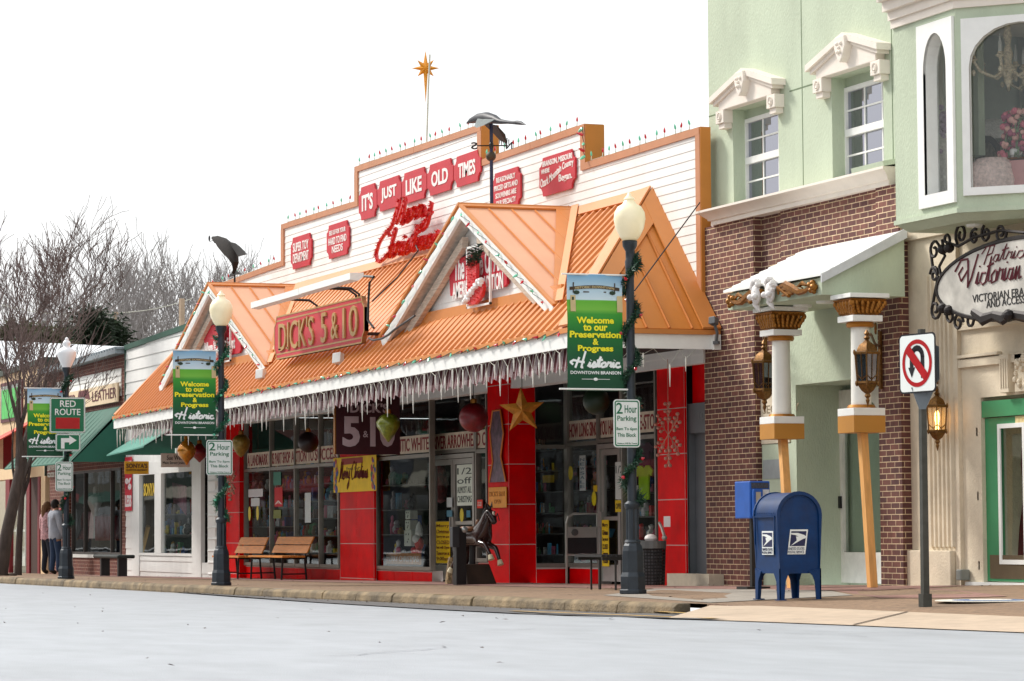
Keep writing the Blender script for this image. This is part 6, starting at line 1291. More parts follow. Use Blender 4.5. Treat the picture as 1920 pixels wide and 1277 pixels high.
m = MB(); m.box(bx2-.02, bx2, yE, 18.6, zb1, zb_); m.box(bx2-.02, bx2, yE, 18.6, ztb, zbt+.4); m.box(bx2-.02, bx2, yE, yE+.2, zb_, ztb); m.box(bx2-.02, bx2, 18.4, 18.6, zb_, ztb); m.build('bay_light_opening', STUC, bay)  # unseen side wall, added with an opening to let light onto the display
m = MB()
for i in range(9): a = BYF+.12+i*.1; m.ring(None, [[(bx0+.06, a, z), (bx0+.1, a+.03, z), (bx0+.06, a+.07, z), (bx0+.045, a+.035, z)] for z in (zb_, zbt+.2)])
for i in range(34): a = bx0-1.1+i*.13; m.ring(None, [[(a, 18.3, z), (a+.03, 18.25, z), (a+.065, 18.3, z), (a+.03, 18.32, z)] for z in (zb_, zbt+.2)])
m.build('curtain', mat('ivory_curtain', (222, 220, 210), .8), bay)
# chandelier
yh = 17.1; c = WY(1890, 118, yh); X, Z = float(c[0]), float(c[2]); BRS = mat('gilded_white_brass', (236, 220, 192), .4, 0, var=.4, scale=40)
def chand(X, yh, Z, lab, s_=1.0):
    t = thing('chandelier', lab, 'chandelier', (X, yh, Z), 'chandeliers in the bay window'); m = MB(); m.lathe([(.01, -.28), (.05, -.2), (.03, -.15), (.09, -.08), (.04, 0), (.06, .1), (.03, .2), (.05, .3), (.03, .42), (.02, .5), (.13, .52), (.02, .55)], (X, yh, Z), 12); m.build('stem', BRS, t, smooth=True)
    for k_ in range(6):
        a = k_*math.pi/3+.3; ex, ey = X+.40*s_*math.cos(a), yh+.40*s_*math.sin(a); m = MB(); m.tube([(X, yh, Z-.05), (X+(ex-X)*.4, yh+(ey-yh)*.4, Z-.16), (X+(ex-X)*.8, yh+(ey-yh)*.8, Z-.1), (ex, ey, Z+.02)], .018, 5); m.lathe([(.01, .0), (.055, .03), (.03, .05), (.03, .07)], (ex, ey, Z), 8); m.ball((ex, ey, Z-.12), .025, 6, 5, (1, 1, 1.5)); ar = m.build('arm', BRS, t, smooth=True)
        m = MB(); m.lathe([(.02, .07), (.02, .17), (.012, .2), (.004, .27)], (ex, ey, Z), 8); m.build('candle', WHITE, ar)
chand(X, yh, Z, 'large gilded chandelier with white candles hanging behind the arched bay pane')
c = WY(1930, 140, 17.7); chand(float(c[0]), 17.7, float(c[2]), 'second smaller chandelier partly cut by the frame edge', .8)
# display: parasol, chair, dresses, flowers, tea table
LACE = mat('ivory_lace', (240, 234, 230), .8, var=.25, scale=30, bump=1, bscale=35); PINK = mat('pink_ruffles', (238, 210, 204), .8, var=.3, scale=25, bump=1, bscale=30)
c = WY(1862, 248, 17.45); C_ = tuple(map(float, c)); m = MB(); m.lathe([(.001, .16), (.18, .13), (.34, .03), (.42, -.12), (.40, -.12), (.001, .12)], C_, 10); t = thing('parasol', 'open white lace parasol leaning behind the armchair in the bay', 'parasol', C_); m.build('canopy', LACE, t, smooth=True); m = MB(); m.tube([C_, (C_[0]+.35, C_[1]-.3, C_[2]-.75)], .012, 5); m.build('handle', mat('pale_wood', (190, 150, 110), .6), t)
c = WY(1848, 302, 17.15); C_ = tuple(map(float, c)); t = thing('armchair', 'dark wood framed armchair with floral tapestry back in the bay', 'chair', C_); m = MB(front(17.15)); pts = [(C_[0]+.34*math.cos(a), C_[2]-.05+.3*math.sin(a)) for a in [math.pi*i/10 for i in range(11)]]+[(C_[0]-.34, C_[2]-.5), (C_[0]+.34, C_[2]-.5)]; m.prism(pts, -.06, 0); m.build('tapestry_back', mat('floral_tapestry', (150, 134, 116), .8, var=.6, scale=14), t); m = MB(front(17.15)); m.tube([(p[0], p[1], 0) for p in pts[:11]], .04, 6); m.build('wood_frame', mat('dark_mahogany', (50, 30, 30), .4), t, smooth=True)
c = WY(1860, 325, 16.8); C_ = tuple(map(float, c)); m = MB(); m.lathe([(.34, -.32), (.36, -.1), (.3, .08), (.2, .16), (.01, .18)], C_, 18, sq=(1, .8)); tag(m.build('ruffled_gown', PINK, smooth=True), 'heap of pink ruffled gown in front of the armchair', 'dress')
c = WY(1768, 318, BYF+.3); C_ = tuple(map(float, c)); m = MB(); m.lathe([(.16, -.42), (.15, -.1), (.11, .15), (.07, .25), (.09, .38), (.04, .45)], C_, 16); tag(m.build('lace_gown', LACE, smooth=True), 'white lace gown standing behind the narrow arched side pane', 'dress')
c = WY(1768, 238, BYF+.3); C_ = tuple(map(float, c)); m = MB(); rr = random.Random(3)
for i in range(60): m.ball((C_[0]+rr.gauss(0, .05), C_[1]+rr.gauss(0, .05), C_[2]+rr.gauss(0, .08)), rr.uniform(.02, .05), 6, 4)
tag(m.build('lilac_bonnet', mat('lilac_flowers', (196, 170, 206), .8, var=.4, scale=40)), 'lilac flower bonnet above the white gown in side pane', 'hat')
c = WY(1903, 258, 17.05); C_ = tuple(map(float, c)); t = thing('flower_arrangement', 'large spray of pink and rose silk flowers on the tea table', 'flowers', (C_[0], C_[1], C_[2]-.3)); rr = random.Random(8); m = MB(); g_ = MB()
for i in range(230):
    a = rr.uniform(0, 6.28); u = rr.random(); d = .27*math.sqrt(rr.random())*(1-.4*u); z = -.18+.5*u; p = (C_[0]+d*math.cos(a), C_[1]+d*.6*math.sin(a), C_[2]+z-(.25*d)); m.cur = i % 3
    if i % 2: m.ball(p, rr.uniform(.02, .045), 7, 5)
    l_ = rr.uniform(.05, .12); b2 = rr.uniform(0, 6.28); g_.add([p, (p[0]+l_*math.cos(b2), p[1]+.02, p[2]+l_*math.sin(b2)), (p[0]+.03, p[1]+.02, p[2]-.03)], [(0, 1, 2)])
m.build('blossoms', [mat('rose_petal', (206, 110, 128), .7), mat('blush_petal', (216, 164, 156), .7), mat('plum_petal', (160, 80, 108), .7)], t, smooth=True, kind='stuff'); g_.build('foliage', mat('silk_leaf', (112, 128, 100), .8, var=.4, scale=20), t, fixn=False)
m = MB(); m.lathe([(.06, -.45), (.11, -.38), (.06, -.28), (.08, -.22)], C_, 12); m.build('vase', LACE, t, smooth=True)
zt2 = zof(1905, 302, 17.05); cx = C_[0]+.05; t = thing('tea_table', 'small round table with pink cloth, tray and teapot in the bay', 'table', (cx, 17.1, zb_-.1)); m = MB(); m.lathe([(.36, zb_-.1), (.33, zt2-.1), (.3, zt2-.02), (.001, zt2-.01)], (cx, 17.15, 0), 20); m.build('pink_cloth', mat('pink_cloth', (206, 150, 150), .8, var=.1), t, smooth=True); m = MB(); m.lathe([(.2, zt2), (.22, zt2+.02), (.001, zt2+.021)], (cx, 17.1, 0), 18); m.build('tray', GOLDDK, t)
m = MB(); m.lathe([(.04, 0), (.08, .04), (.08, .1), (.03, .14), (.01, .17)], (cx-.02, 17.05, zt2+.022), 12); m.tube([(cx+.07, 17.05, zt2+.06), (cx+.14, 17.05, zt2+.13)], .012, 5); tag(m.build('teapot', mat('white_china', (232, 230, 228), .2, coat=.5), smooth=True), 'white china teapot on the tray of the bay window table', 'teapot')
# ================================================================ white shop with teal awning
sy = thing('jewelry_shop', 'small white clapboard shop with green roof trim and teal awning next to orange roof', 'shop', (-24, YW, 0))
xa, xb_ = xof(237, YW, 700), XL+.02; za, zb_ = zof(237, 657, YW), zof(345, 620, YW); sl_ = (zb_-za)/(xof(345, YW, 620)-xa)
zr_ = za+sl_*(xb_-xa)
m = MB(front(YW)); clapboards(m, [(xa, 2.6), (xb_, 2.6), (xb_, zr_), (xa, za)], pitch=.27, off=.02, z0=2.6); m.prism([(xa, 2.6), (xb_, 2.6), (xb_, zr_), (xa, za)], -.3, -.021); m.build('clapboard_front', SIDING, sy)
DKG = mat('dark_green_trim', (38, 82, 66), .6, var=.15); m = MB(front(YW)); m.hull([(xa-.03, za, -.3), (xb_, zr_, -.3), (xb_, zr_+.12, -.3), (xa-.03, za+.12, -.3)], [(xa-.03, za, .05), (xb_, zr_, .05), (xb_, zr_+.12, .05), (xa-.03, za+.12, .05)]); m.box(xa-.07, xa, 2.5, za-.002, -.3, .03); m.build('green_trim', DKG, sy)
m = MB(); m.slab([(xa, YW+.3, za+.1), (xb_, YW+.3, zr_+.1), (xb_, 24, zr_+1.0), (xa, 24, za+1.0)], .1); m.build('mossy_roof', mat('mossy_roofing', (96, 104, 70), .9, var=.5, scale=6), sy)
m = MB(); zz = [zof(300, 1037, YW)]; 
fw = MB(front(YW)); w0 = -.06
def strip(px0, px1, z0, z1, a=-.06, b=.03, mm=None): (mm or fw).box(xof(px0, YW, 950), xof(px1, YW, 950), z0, z1, a, b)
zs_, zt_ = zof(300, 1037, YW), 2.5
strip(249, 263, -.1, 2.6); strip(292, 304, zs_+.001, 2.319); strip(362, 379, -.1, 2.6); strip(263.2, 361.8, zs_-.06, zs_); strip(263.2, 361.8, 2.32, 2.6)
strip(398, 412, -.1, 2.6, 0, .1); fr_ = fw.build('window_posts', WHITE, sy)
for a, b in ((264, 291.5), (304.5, 361.5)): g_ = MB(front(YW)); g_.add([(xof(a, YW), zs_, -.03), (xof(b, YW), zs_, -.03), (xof(b, YW), 2.32, -.03), (xof(a, YW), 2.32, -.03)], [(0, 1, 2, 3)]); g_.build('pane', GLASS, fr_, fixn=False)
m = MB(front(YW)); clapboards(m, rect(xa, xof(249, YW), -.1, 2.6), pitch=.25, off=.015, z0=-.1); clapboards(m, rect(xof(263.5, YW), xof(361, YW), -.1, zs_-.07), pitch=.24, off=.015, z0=-.1); clapboards(m, rect(xof(369, 16.5), xof(398, 16.5), -.1, zof(380, 1055, YW)), pitch=.24, off=.015, z0=-.1); clapboards(m, rect(xof(399, YW), xof(420, YW), -.1, 2.9), pitch=.24, off=.12, z0=-.1); m.build('lower_clapboards', SIDING, sy)
m = MB(front(YW)); m.box(xof(380, YW), xof(397, YW), .3, 2.5, -.5, -.45); m.build('door', ALU, sy)
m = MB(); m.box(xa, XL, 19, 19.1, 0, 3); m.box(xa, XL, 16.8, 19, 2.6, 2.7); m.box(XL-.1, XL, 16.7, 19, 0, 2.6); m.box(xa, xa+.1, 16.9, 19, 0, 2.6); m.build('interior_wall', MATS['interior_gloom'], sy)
goods(xof(266, 17.2), xof(360, 17.2), 17.2, .5, 1.9, 3, 'shelves of trinkets in the jewelry shop window', .8)
TEAL = mat('teal_awning_cloth', (84, 146, 130), .8, var=.08); ya_ = 15.05; A = WY(200, 853, ya_); xaw = float(A[0]); zl_ = float(A[2]); xbw = XL+.35; m = MB(); ztw = zof(237, 788, YW)
m.hull([(xaw, ya_, zl_), (xbw, ya_, zl_+.1), (xbw, YW-.03, ztw), (xaw, YW-.03, ztw)], [(xaw, ya_, zl_-.03), (xbw, ya_, zl_+.07), (xbw, YW-.03, ztw+.0), (xaw, YW-.03, ztw-.1)]); m.add([(xaw, ya_, zl_), (xaw, YW-.03, ztw), (xaw, YW-.03, zl_)], [(0, 1, 2)]); m.add([(xbw, ya_, zl_+.1), (xbw, YW-.03, ztw), (xbw, YW-.03, zl_)], [(0, 1, 2)]); m.build('teal_awning', TEAL, sy)
# signs
def xsign(px0, px1, pt, pb, y, lines, board, ink, name, label, cat='sign', bold=.02, m_=.03):
    X = xof((px0+px1)/2, y, pt); a, b = WX(px0, (pt+pb)/2, X), WX(px1, (pt+pb)/2, X); z1, z0 = float(WX((px0+px1)/2, pt, X)[2]), float(WX((px0+px1)/2, pb, X)[2]); t = thing(name, label, cat, (X, float(a[1]), z0)); y0, y1 = float(a[1]), float(b[1])
    m = MB(side(X)); m.box(y0, y1, z0, z1, -.03, 0); m.build('board', board, t, bevel=.004); m = MB(side(X)); n = len(lines); h = (z1-z0-2*m_)/sum(l[1] for l in lines); z = z1-m_
    for s_, hh, u0, u1 in lines: m.text(s_, y0+(y1-y0)*u0, y0+(y1-y0)*u1, z-h*hh*.86, z-h*hh*.12, .001, .008, bold=bold); z -= h*hh
    m.build('lettering', ink, t); return t
xsign(234, 279, 865, 889, 15.9, [("SONYA'S", 1.5, .06, .94), ('CUSTOM JEWELRY', .6, .06, .94), (' ', .3, 0, 1)], mat('mustard_board', (206, 142, 14), .6), mat('maroon_ink', (70, 20, 24), .6), 'hanging_sign', "mustard yellow hanging sign reading SONYA'S over the corner post")
xsign(302, 356, 850, 876, 15.6, [('Sue Wells', 1, .2, .8), ('Main Street Jeweler', .8, .06, .94)], mat('cream_board', (222, 214, 200), .6), mat('black_ink', (30, 26, 26), .6), 'hanging_sign', 'cream hanging sign reading Sue Wells Main Street Jeweler', bold=0)
paper(234.5, 247.5, 857, 958, YW-.05, (206, 20, 50), 'tall red and white vertical sale banner on the corner of the jewelry shop', ['50/75', '%', 'LESS'], (240, 230, 230), 'banner', None, 'sale_banner', bold=.05)
x0, x1, z1, z0 = srect(268, 293, 905, 940, YW-.0); m = MB(front(YW)); m.text("SONYA'S", x0, x1, z0+.12, z1, -.02, -.014, bold=.03); tag(m.build('window_lettering', mat('yellow_window_paint', (214, 180, 40), .6)), "yellow painted SONYA'S lettering on narrow shop window", 'lettering')
c = WY(335, 925, 17.0); m = MB(front(17.0)); m.prism([(float(c[0])-.5, float(c[2])+.25), (float(c[0])+.7, float(c[2])+.15), (float(c[0])+.7, float(c[2])-.5), (float(c[0]), float(c[2])-.25), (float(c[0])-.4, float(c[2])-.2)], 0, .02); tag(m.build('pink_scarf_banner', mat('dusty_pink_cloth', (150, 84, 104), .8, var=.5, scale=8)), 'pink printed cloth hanging inside the jewelry shop window', 'cloth')
c = WY(272, 1015, YW+.25); m = MB(); c = tuple(map(float, c)); m.tube([(c[0]-.35, c[1], c[2]-.3), (c[0]+.1, c[1]+.05, c[2]+.35)], .05, 5); tag(m.build('wooden_plank', mat('light_plank', (206, 160, 90), .7, var=.2)), 'light wooden plank leaning inside narrow shop window', 'plank')
# ================================================================ brick leather shop
lb = thing('leather_shop', 'low brick shop with cream LEATHER signboard and deep green awning', 'shop', (-33, YW, 0))
BR2 = brickmat('red_brown_brick', (112, 56, 42), (92, 40, 34), (160, 130, 112), .22, .085, .012)
xl0, xl1 = xof(88, YW, 700), xa-.07; zt0, zt1 = zof(89, 697, YW), zof(235, 655, YW)
zh_ = 2.55; m = MB(front(YW)); m.prism([(xl0, zh_), (xl1, zh_), (xl1, zt1), (xl0, zt0)], -.3, 0); m.box(xof(229, YW), xl1, -.1, zh_-.001, -.3, 0); zsl = zof(180, 1040, YW); m.box(xof(137, YW), xof(229, YW)-.001, -.2, zsl-.08, -.3, 0); m.box(xof(92, YW), xof(118, YW), -.2, zh_-.001, -.3, -.02); m.build('brick_front', BR2, lb)
m = MB(); GALV = mat('galvanised_roofing', (140, 150, 156), .45, .5, var=.2); x = xl0
while x < xl1: t_ = (x-xl0)/(xl1-xl0); z = zt0+(zt1-zt0)*t_; m.box(x, x+.16, YW-.25, YW+.5, z-.0, z+.06); m.box(x+.161, x+.27, YW-.22, YW+.5, z+.0, z+.03); x += .27
m.hull([(xl0, YW-.26, zt0-.1), (xl1, YW-.26, zt1-.1), (xl1, YW-.26, zt1-.002), (xl0, YW-.26, zt0-.002)], [(xl0, YW-.01, zt0-.1), (xl1, YW-.01, zt1-.1), (xl1, YW-.01, zt1-.002), (xl0, YW-.01, zt0-.002)]); m.build('corrugated_eave', GALV, lb)
x0, x1 = xof(104, YW, 730), xof(228, YW, 720); zA, zB = (zof(228, 690, YW)+zof(104, 718, YW))/2, zof(228, 714, YW); m = MB(front(YW)); clapboards(m, rect(x0, x1, zB-.35, zA), pitch=.16, off=.02); m.build('clapboard_panel', SIDING, lb)
t = thing('shop_signboard', 'long cream signboard with maroon capitals LEATHER above the green awning', 'sign', (x0, YW, zB-.7)); z1, z0 = zof(200, 722, YW-.06), zof(200, 757, YW-.06); m = MB(front(YW-.06)); m.box(x0, x1, z0, z1, 0, .04); m.build('board', mat('cream_signboard', (228, 204, 170), .7, var=.06), t); m = MB(front(YW-.06)); MAR = mat('maroon_letters', (96, 28, 34), .6); m.text('LEATHER', xof(181, YW, 740), xof(226, YW, 740), z0+.1, z1-.1, .041, .05, bold=.0); m.text('OTHER', xof(112, YW, 740), xof(150, YW, 740), z0+.05, z1-.08, .041, .05); cx, cz = xof(164.5, YW, 740), (z0+z1)/2
m.prism([(cx-.12, z0+.05), (cx+.12, z0+.05), (cx+.08, cz), (cx+.7, cz-.05), (cx+.5, cz+.2), (cx, z1-.03), (cx-.5, cz+.2), (cx-.7, cz-.05), (cx-.08, cz)], .041, .05); m.build('lettering', MAR, t)
m = MB(); GAW = mat('deep_green_awning', (26, 92, 74), .75, var=.12, scale=1.5); yw_ = 15.3; xl_, xr_ = xof(8, yw_, 879), xl1+.0; zaw = zof(8, 879, yw_); zaw2 = zof(141, 865, yw_); ztp_ = zof(232, 760, YW)
m.hull([(xl_, yw_, zaw), (xr_, yw_, zaw2), (xr_, YW-.02, ztp_), (xl_, YW-.02, ztp_-.05)], [(xl_, yw_, zaw-.03), (xr_, yw_, zaw2-.03), (xr_, YW-.02, ztp_-.1), (xl_, YW-.02, ztp_-.15)]); m.add([(xr_, yw_, zaw2), (xr_, YW-.02, ztp_), (xr_, YW-.02, zaw2)], [(0, 1, 2)])
i = 0
while xl_+i*.5 < xr_: xx = xl_+i*.5; m.tube([(xx, yw_, zaw+.02), (xx, YW-.03, ztp_-.03)], .005, 4); i += 1
m.build('green_awning', GAW, lb)
win = window_bay([xof(v, YW+.1) for v in (137, 160, 210, 228)], YW+.1, zsl, None, zh_, parent=lb, base=False, th=.06, mt=mat('dark_window_frame', (70, 62, 58), .5))
m = MB(front(YW)); m.box(xof(136, YW), xof(229, YW), zsl-.079, zsl-.0, -.3, .03); m.build('white_sill', WHITE, lb)
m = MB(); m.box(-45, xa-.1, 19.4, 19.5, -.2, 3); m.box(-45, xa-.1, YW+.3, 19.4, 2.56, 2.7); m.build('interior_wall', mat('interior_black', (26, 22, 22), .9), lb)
c = WY(178, 965, 17.3); c = tuple(map(float, c)); m = MB(); m.lathe([(.25, -.6), (.22, -.2), (.16, .1), (.3, .3), (.26, .45), (.06, .52), (.08, .62), (.05, .7)], c, 12, sq=(1, .6)); tag(m.build('white_shirt_form', mat('white_cotton', (220, 216, 214), .8, var=.15), smooth=True), 'white shirt on a form in the leather shop window', 'shirt'); m = MB(); m.lathe([(.3, -.45), (.3, .15), (.1, .2)], (c[0]+1.3, c[1], c[2]-.2), 12); tag(m.build('red_bag', mat('dark_red_leather', (130, 20, 36), .5), smooth=True), 'dark red bag in the leather shop window', 'bag')
m = MB(front(YW-.03)); m.text('LEATHER', xof(92, YW), xof(106, YW), zof(98, 882, YW), zof(98, 873, YW), 0, .01, bold=.03); m.text('GOODS', xof(92, YW), xof(105, YW), zof(98, 895, YW), zof(98, 886, YW), 0, .01, bold=.03); tag(m.build('wall_lettering', mat('dull_white_letters', (150, 146, 136), .6)), 'dull white letters LEATHER GOODS on the brick under the green awning', 'lettering')
# ================================================================ cream building at the left edge
cb = thing('cream_building', 'cream stucco building with dark green coping and red awning at the far left', 'building', (-42, YW, 0))
xk0, xk1 = xof(-40, YW, 700), xl0-.05; zk1 = zof(86, 680, YW); zk0 = zof(0, 708, YW); slp = (zk1-zk0)/(xk1-xof(0, YW, 708)); zk0 = zk1+slp*(xk0-xk1)
CREAM = mat('cream_stucco', (226, 196, 156), .85, var=.06, bump=.2); m = MB(front(YW)); m.prism([(xk0, 2.5), (xk1, 2.5), (xk1, zk1), (xk0, zk0)], -.4, 0); m.box(xof(77, YW), xof(85, YW), -.2, 2.5, -.3, -.0); m.build('stucco_wall', CREAM, cb)
m = MB(front(YW)); m.hull([(xk0, zk0, -.5), (xk1+.06, zk1, -.5), (xk1+.06, zk1+.14, -.5), (xk0, zk0+.14, -.5)], [(xk0, zk0, .08), (xk1+.06, zk1, .08), (xk1+.06, zk1+.14, .08), (xk0, zk0+.14, .08)]); m.box(xk1+.0, xk1+.07, 2.5, zk1-.001, -.5, .05); m.build('green_coping', mat('dark_coping', (54, 62, 52), .7), cb)
x0, x1, z1, z0 = srect(3, 43, 715, 790, YW-.01); m = MB(front(YW-.01)); m.box(x0, x1, z0, z1, 0, .03); w_ = m.build('upper_window', mat('maroon_frame', (90, 40, 44), .6), cb); m = MB(front(YW-.01)); m.box(x0+.12, x1-.12, z0+.12, z1-.1, .031, .036); m.build('poster_glass', mat('green_pink_poster', (140, 150, 140), .3, var=.7, scale=2.2), w_)
m = MB(front(YW-.01)); m.box(x0+.2, x1-.5, z1-1.0, z1-.2, .037, .04); m.build('green_poster', mat('leaf_green_poster', (80, 190, 90), .5, var=.4, scale=4), w_)
RAW = mat('faded_red_awning', (206, 84, 70), .8, var=.08); ya3 = 15.2; x0, x1 = xof(-30, ya3), xof(55, YW, 790); z1 = zof(52, 792, YW); zf3 = zof(0, 838, ya3); m = MB(); m.slab([(x0, ya3, zf3), (x1, ya3, zf3+.02), (x1, YW-.02, z1), (x0, YW-.02, z1)], .03); m.build('red_awning', RAW, cb)
m = MB(); i = 0
while i < 12:
    y0 = ya3+(YW-ya3)*i/12; y1 = ya3+(YW-ya3)*(i+1)/12; m.cur = 1 if i % 3 == 2 else 0; t0, t1 = i/12, (i+1)/12; m.add([(x1, y0, zf3-.5), (x1, y1, zf3-.5), (x1, y1, zf3+(z1-zf3)*t1), (x1, y0, zf3+(z1-zf3)*t0)], [(0, 1, 2, 3)]); i += 1
m.build('awning_side', [mat('deep_red_cloth', (120, 16, 24), .8), mat('cream_stripe', (220, 190, 160), .8)], cb, fixn=False)
gd2 = glass_door(xof(20, YW+.1), xof(51, YW+.1), YW+.1, zof(35, 1061, YW), zof(35, 843, YW), parent=cb, leaf=2, mt=mat('pale_door_frame', (200, 206, 196), .5)); 
RT = mat('dark_red_trim', (120, 16, 26), .6); m = MB(front(YW)); m.box(xof(12, YW), xof(19.5, YW), -.2, 2.5, -.1, .02); m.box(xof(51.5, YW), xof(57, YW), -.2, 2.5, -.1, .02); m.box(xof(73, YW), xof(76.7, YW), -.2, 2.5, -.1, .03); m.box(xof(-5, YW), xof(52, YW), zof(30, 836, YW), zof(30, 822, YW), .03, .06); m.build('red_trim', RT, cb)
m = MB(front(YW)); m.box(xof(-20, YW), xof(11.8, YW), -.2, .6, -.1, .0); m.box(xof(57.2, YW), xof(72.8, YW), -.2, 2.5, -.1, -.02); m.build('brown_panel', mat('brown_panel', (60, 34, 24), .8), cb)
m = MB(front(YW)); m.text('CUSTOM - AIM - PRINTS', xof(-10, YW), xof(50, YW), zof(30, 834, YW), zof(30, 825, YW), .061, .066); m.build('awning_letters', mat('dull_pink_letters', (176, 120, 104), .7), cb)
m = MB(); m.box(xk0, xk1, 18, 18.1, -.5, 2.5); m.build('interior_wall', MATS['interior_black'], cb)
# large building with a pale roof behind
t = thing('white_roofed_building', 'long building with snow white sheet roof behind the low brick shops', 'building', (-80, 30, 0)); m = MB()
A, B = WX(-30, 644, -84), WX(240, 657, -84); C_, D = WX(240, 715, -72), WX(-30, 715, -72); m.slab([tuple(A), tuple(B), (-72, float(B[1])+1, float(C_[2])), (-72, float(A[1])-1, float(D[2]))], .15); m.build('sheet_roof', mat('white_roof_sheet', (220, 224, 226), .5, var=.05), t); m = MB(); m.box(-84, -72.3, float(A[1]), float(B[1]), 0, float(D[2])-.3); m.build('wall', mat('beige_wall', (180, 170, 150), .8), t)
# ================================================================ street lamps
LMET = mat('dark_slate_lamp_paint', (44, 52, 60), .45, .2, var=.25, scale=10)
GLOBEW = mat('warm_milky_globe', (236, 226, 196), .35, var=.06, coat=.3, emit=.1, ecol=(255, 226, 160)); GLOBEC = mat('clear_milky_globe', (232, 234, 236), .3, var=.04, coat=.4)
def lamp_post(globe, label):
    t = thing('street_lamp', label, 'street lamp', (0, 0, 0), 'globe street lamps along the sidewalk', local=True)
    m = MB(); m.lathe([(.17, 0), (.17, .045), (.155, .05), (.155, .2), (.135, .25), (.13, .5), (.115, .56), (.09, .6)], (0, 0, 0), 8); m.build('pedestal', LMET, t, bevel=.006)
    m = MB(); n = 20; rings = []
    for z in (.58, .62, 1.0, 1.03): rings.append([((.078 if j % 2 else .068)*math.cos(2*math.pi*j/n), (.078 if j % 2 else .068)*math.sin(2*math.pi*j/n), z) for j in range(n)])
    m.ring(None, rings); m.build('fluted_shaft', LMET, t)
    m = MB(); m.lathe([(.085, .57), (.098, .6), (.085, .63)], (0, 0, 0), 16); m.lathe([(.08, .99), (.094, 1.02), (.094, 1.05), (.06, 1.08)], (0, 0, 0), 16); m.lathe([(.056, 1.05), (.047, 3.7), (.05, 3.72), (.06, 3.9), (.05, 3.93), (.052, 4.02), (.085, 4.08), (.09, 4.14), (.07, 4.15)], (0, 0, 0), 16); m.build('pole', LMET, t, smooth=True)
    if globe == 'w': pr = [(.085, 4.15), (.12, 4.19), (.17, 4.29), (.19, 4.40), (.18, 4.48), (.14, 4.55), (.085, 4.58), (.075, 4.60), (.06, 4.62), (.07, 4.64), (.03, 4.68), (.012, 4.72)]
    else: pr = [(.08, 4.14), (.11, 4.2), (.17, 4.33), (.19, 4.42), (.18, 4.47), (.11, 4.52), (.07, 4.54), (.06, 4.57), (.08, 4.61), (.07, 4.65), (.035, 4.68), (.04, 4.7), (.01, 4.74)]
    m = MB(); m.lathe(pr, (0, 0, 0), 24); m.build('globe', GLOBEW if globe == 'w' else GLOBEC, t, smooth=True, angle=60)
    return t
def lampG(px, py, y0):
    p = GG(px, py); return p
L1, L2, L3 = GG(1187, 1113), GG(415, 1096), GG(124, 1085)
# keep each post at the distance its height implies
def at_height(px_base, py_base, px_top, py_top, H):
    best = None
    for y in [12.7+.02*i for i in range(150)]:
        b = WY(px_base, py_base, y); x = float(b[0]); z0 = gz(x, y); d = abs((zof(px_top, py_top, y)-float(b[2]))-H)
        if best is None or d < best[0]: best = (d, x, y, float(b[2]))
    return best
lamps = []
for (bp, tp, gl_, lb_) in (((1187, 1112), (1177, 362), 'w', 'nearest slate grey street lamp with warm milky globe and banner, before the hipped roof end'), ((415, 1095), (414.5, 545), 'w', 'middle slate grey street lamp with warm milky globe, in front of the left gable'), ((124, 1084), (126.7, 634), 'c', 'farthest street lamp with clear white globe, holding the RED ROUTE sign')):
    d_, x, y, z = at_height(bp[0], bp[1], tp[0], tp[1], 4.72); o = lamp_post(gl_, lb_); z = gz(x, y); o.location = (x, y, z+.004); 
    o.scale = (1, 1, (zof(tp[0], tp[1], y)-z)/4.72); lamps.append((x, y, z))
print('lamps', lamps)
GAR = mat('fir_garland', (22, 66, 44), .6, var=.6, scale=40); BOWR = mat('red_bow_plastic', (196, 14, 34), .35)
def garland(L, z0, z1, turns, label, seed, bulk=True, gcol=None):
    x, y, z = L; t = thing('garland', label, 'garland', (x, y, z+z0), 'fir garlands wound round the lamp posts'); rr = random.Random(seed); m = MB(); N = int((z1-z0)*420); b = MB()
    for i in range(N):
        u = i/N; a = 2*math.pi*turns*u+1; zz = z+z0+(z1-z0)*u; r_ = .085; p = (x+r_*math.cos(a), y+r_*math.sin(a), zz)
        bulk_ = 1.5 if (u < .1 and bulk) or (u > .93 and bulk) else 1
        for k_ in range(3):
            d = Vector((rr.gauss(0, 1), rr.gauss(0, 1), rr.gauss(0, 1))).normalized()*rr.uniform(.04, .08)*bulk_; s_ = Vector((rr.gauss(0, 1), rr.gauss(0, 1), rr.gauss(0, 1))).normalized()*.011
            P_ = Vector(p)+Vector((rr.uniform(-.03, .03), rr.uniform(-.03, .03), rr.uniform(-.02, .02)))*bulk_; m.add([tuple(P_-s_), tuple(P_+s_), tuple(P_+d)], [(0, 1, 2)])
    g_ = m.build('needles', gcol or GAR, t, fixn=False, kind='stuff')
    for i in range(int((z1-z0)*5)):
        u = (i+.5)/int((z1-z0)*5); a = 2*math.pi*turns*u+1.4; b = MB(); c = Vector((x+.1*math.cos(a), y+.1*math.sin(a), z+z0+(z1-z0)*u)); e = Vector((math.cos(a), math.sin(a), rr.uniform(-.5, .6)))*.055; b.tube([tuple(c), tuple(c+e*.4), tuple(c+e)], [.012, .024, .004], 6); b.build('bulb', BULBR if seed != 2 else BULBG, t, smooth=True)
garland(lamps[0], 1.05, 4.0, 5.2, 'dark fir garland with red bulbs around the nearest lamp post', 1); garland(lamps[1], 1.05, 4.0, 5.5, 'shiny green tinsel garland around the middle lamp post', 2, gcol=mat('shiny_green_tinsel', (20, 104, 74), .3, var=.7, scale=50, spec=.9)); garland(lamps[2], 1.05, 4.0, 4, 'green garland with red flowers around the farthest lamp post', 3)
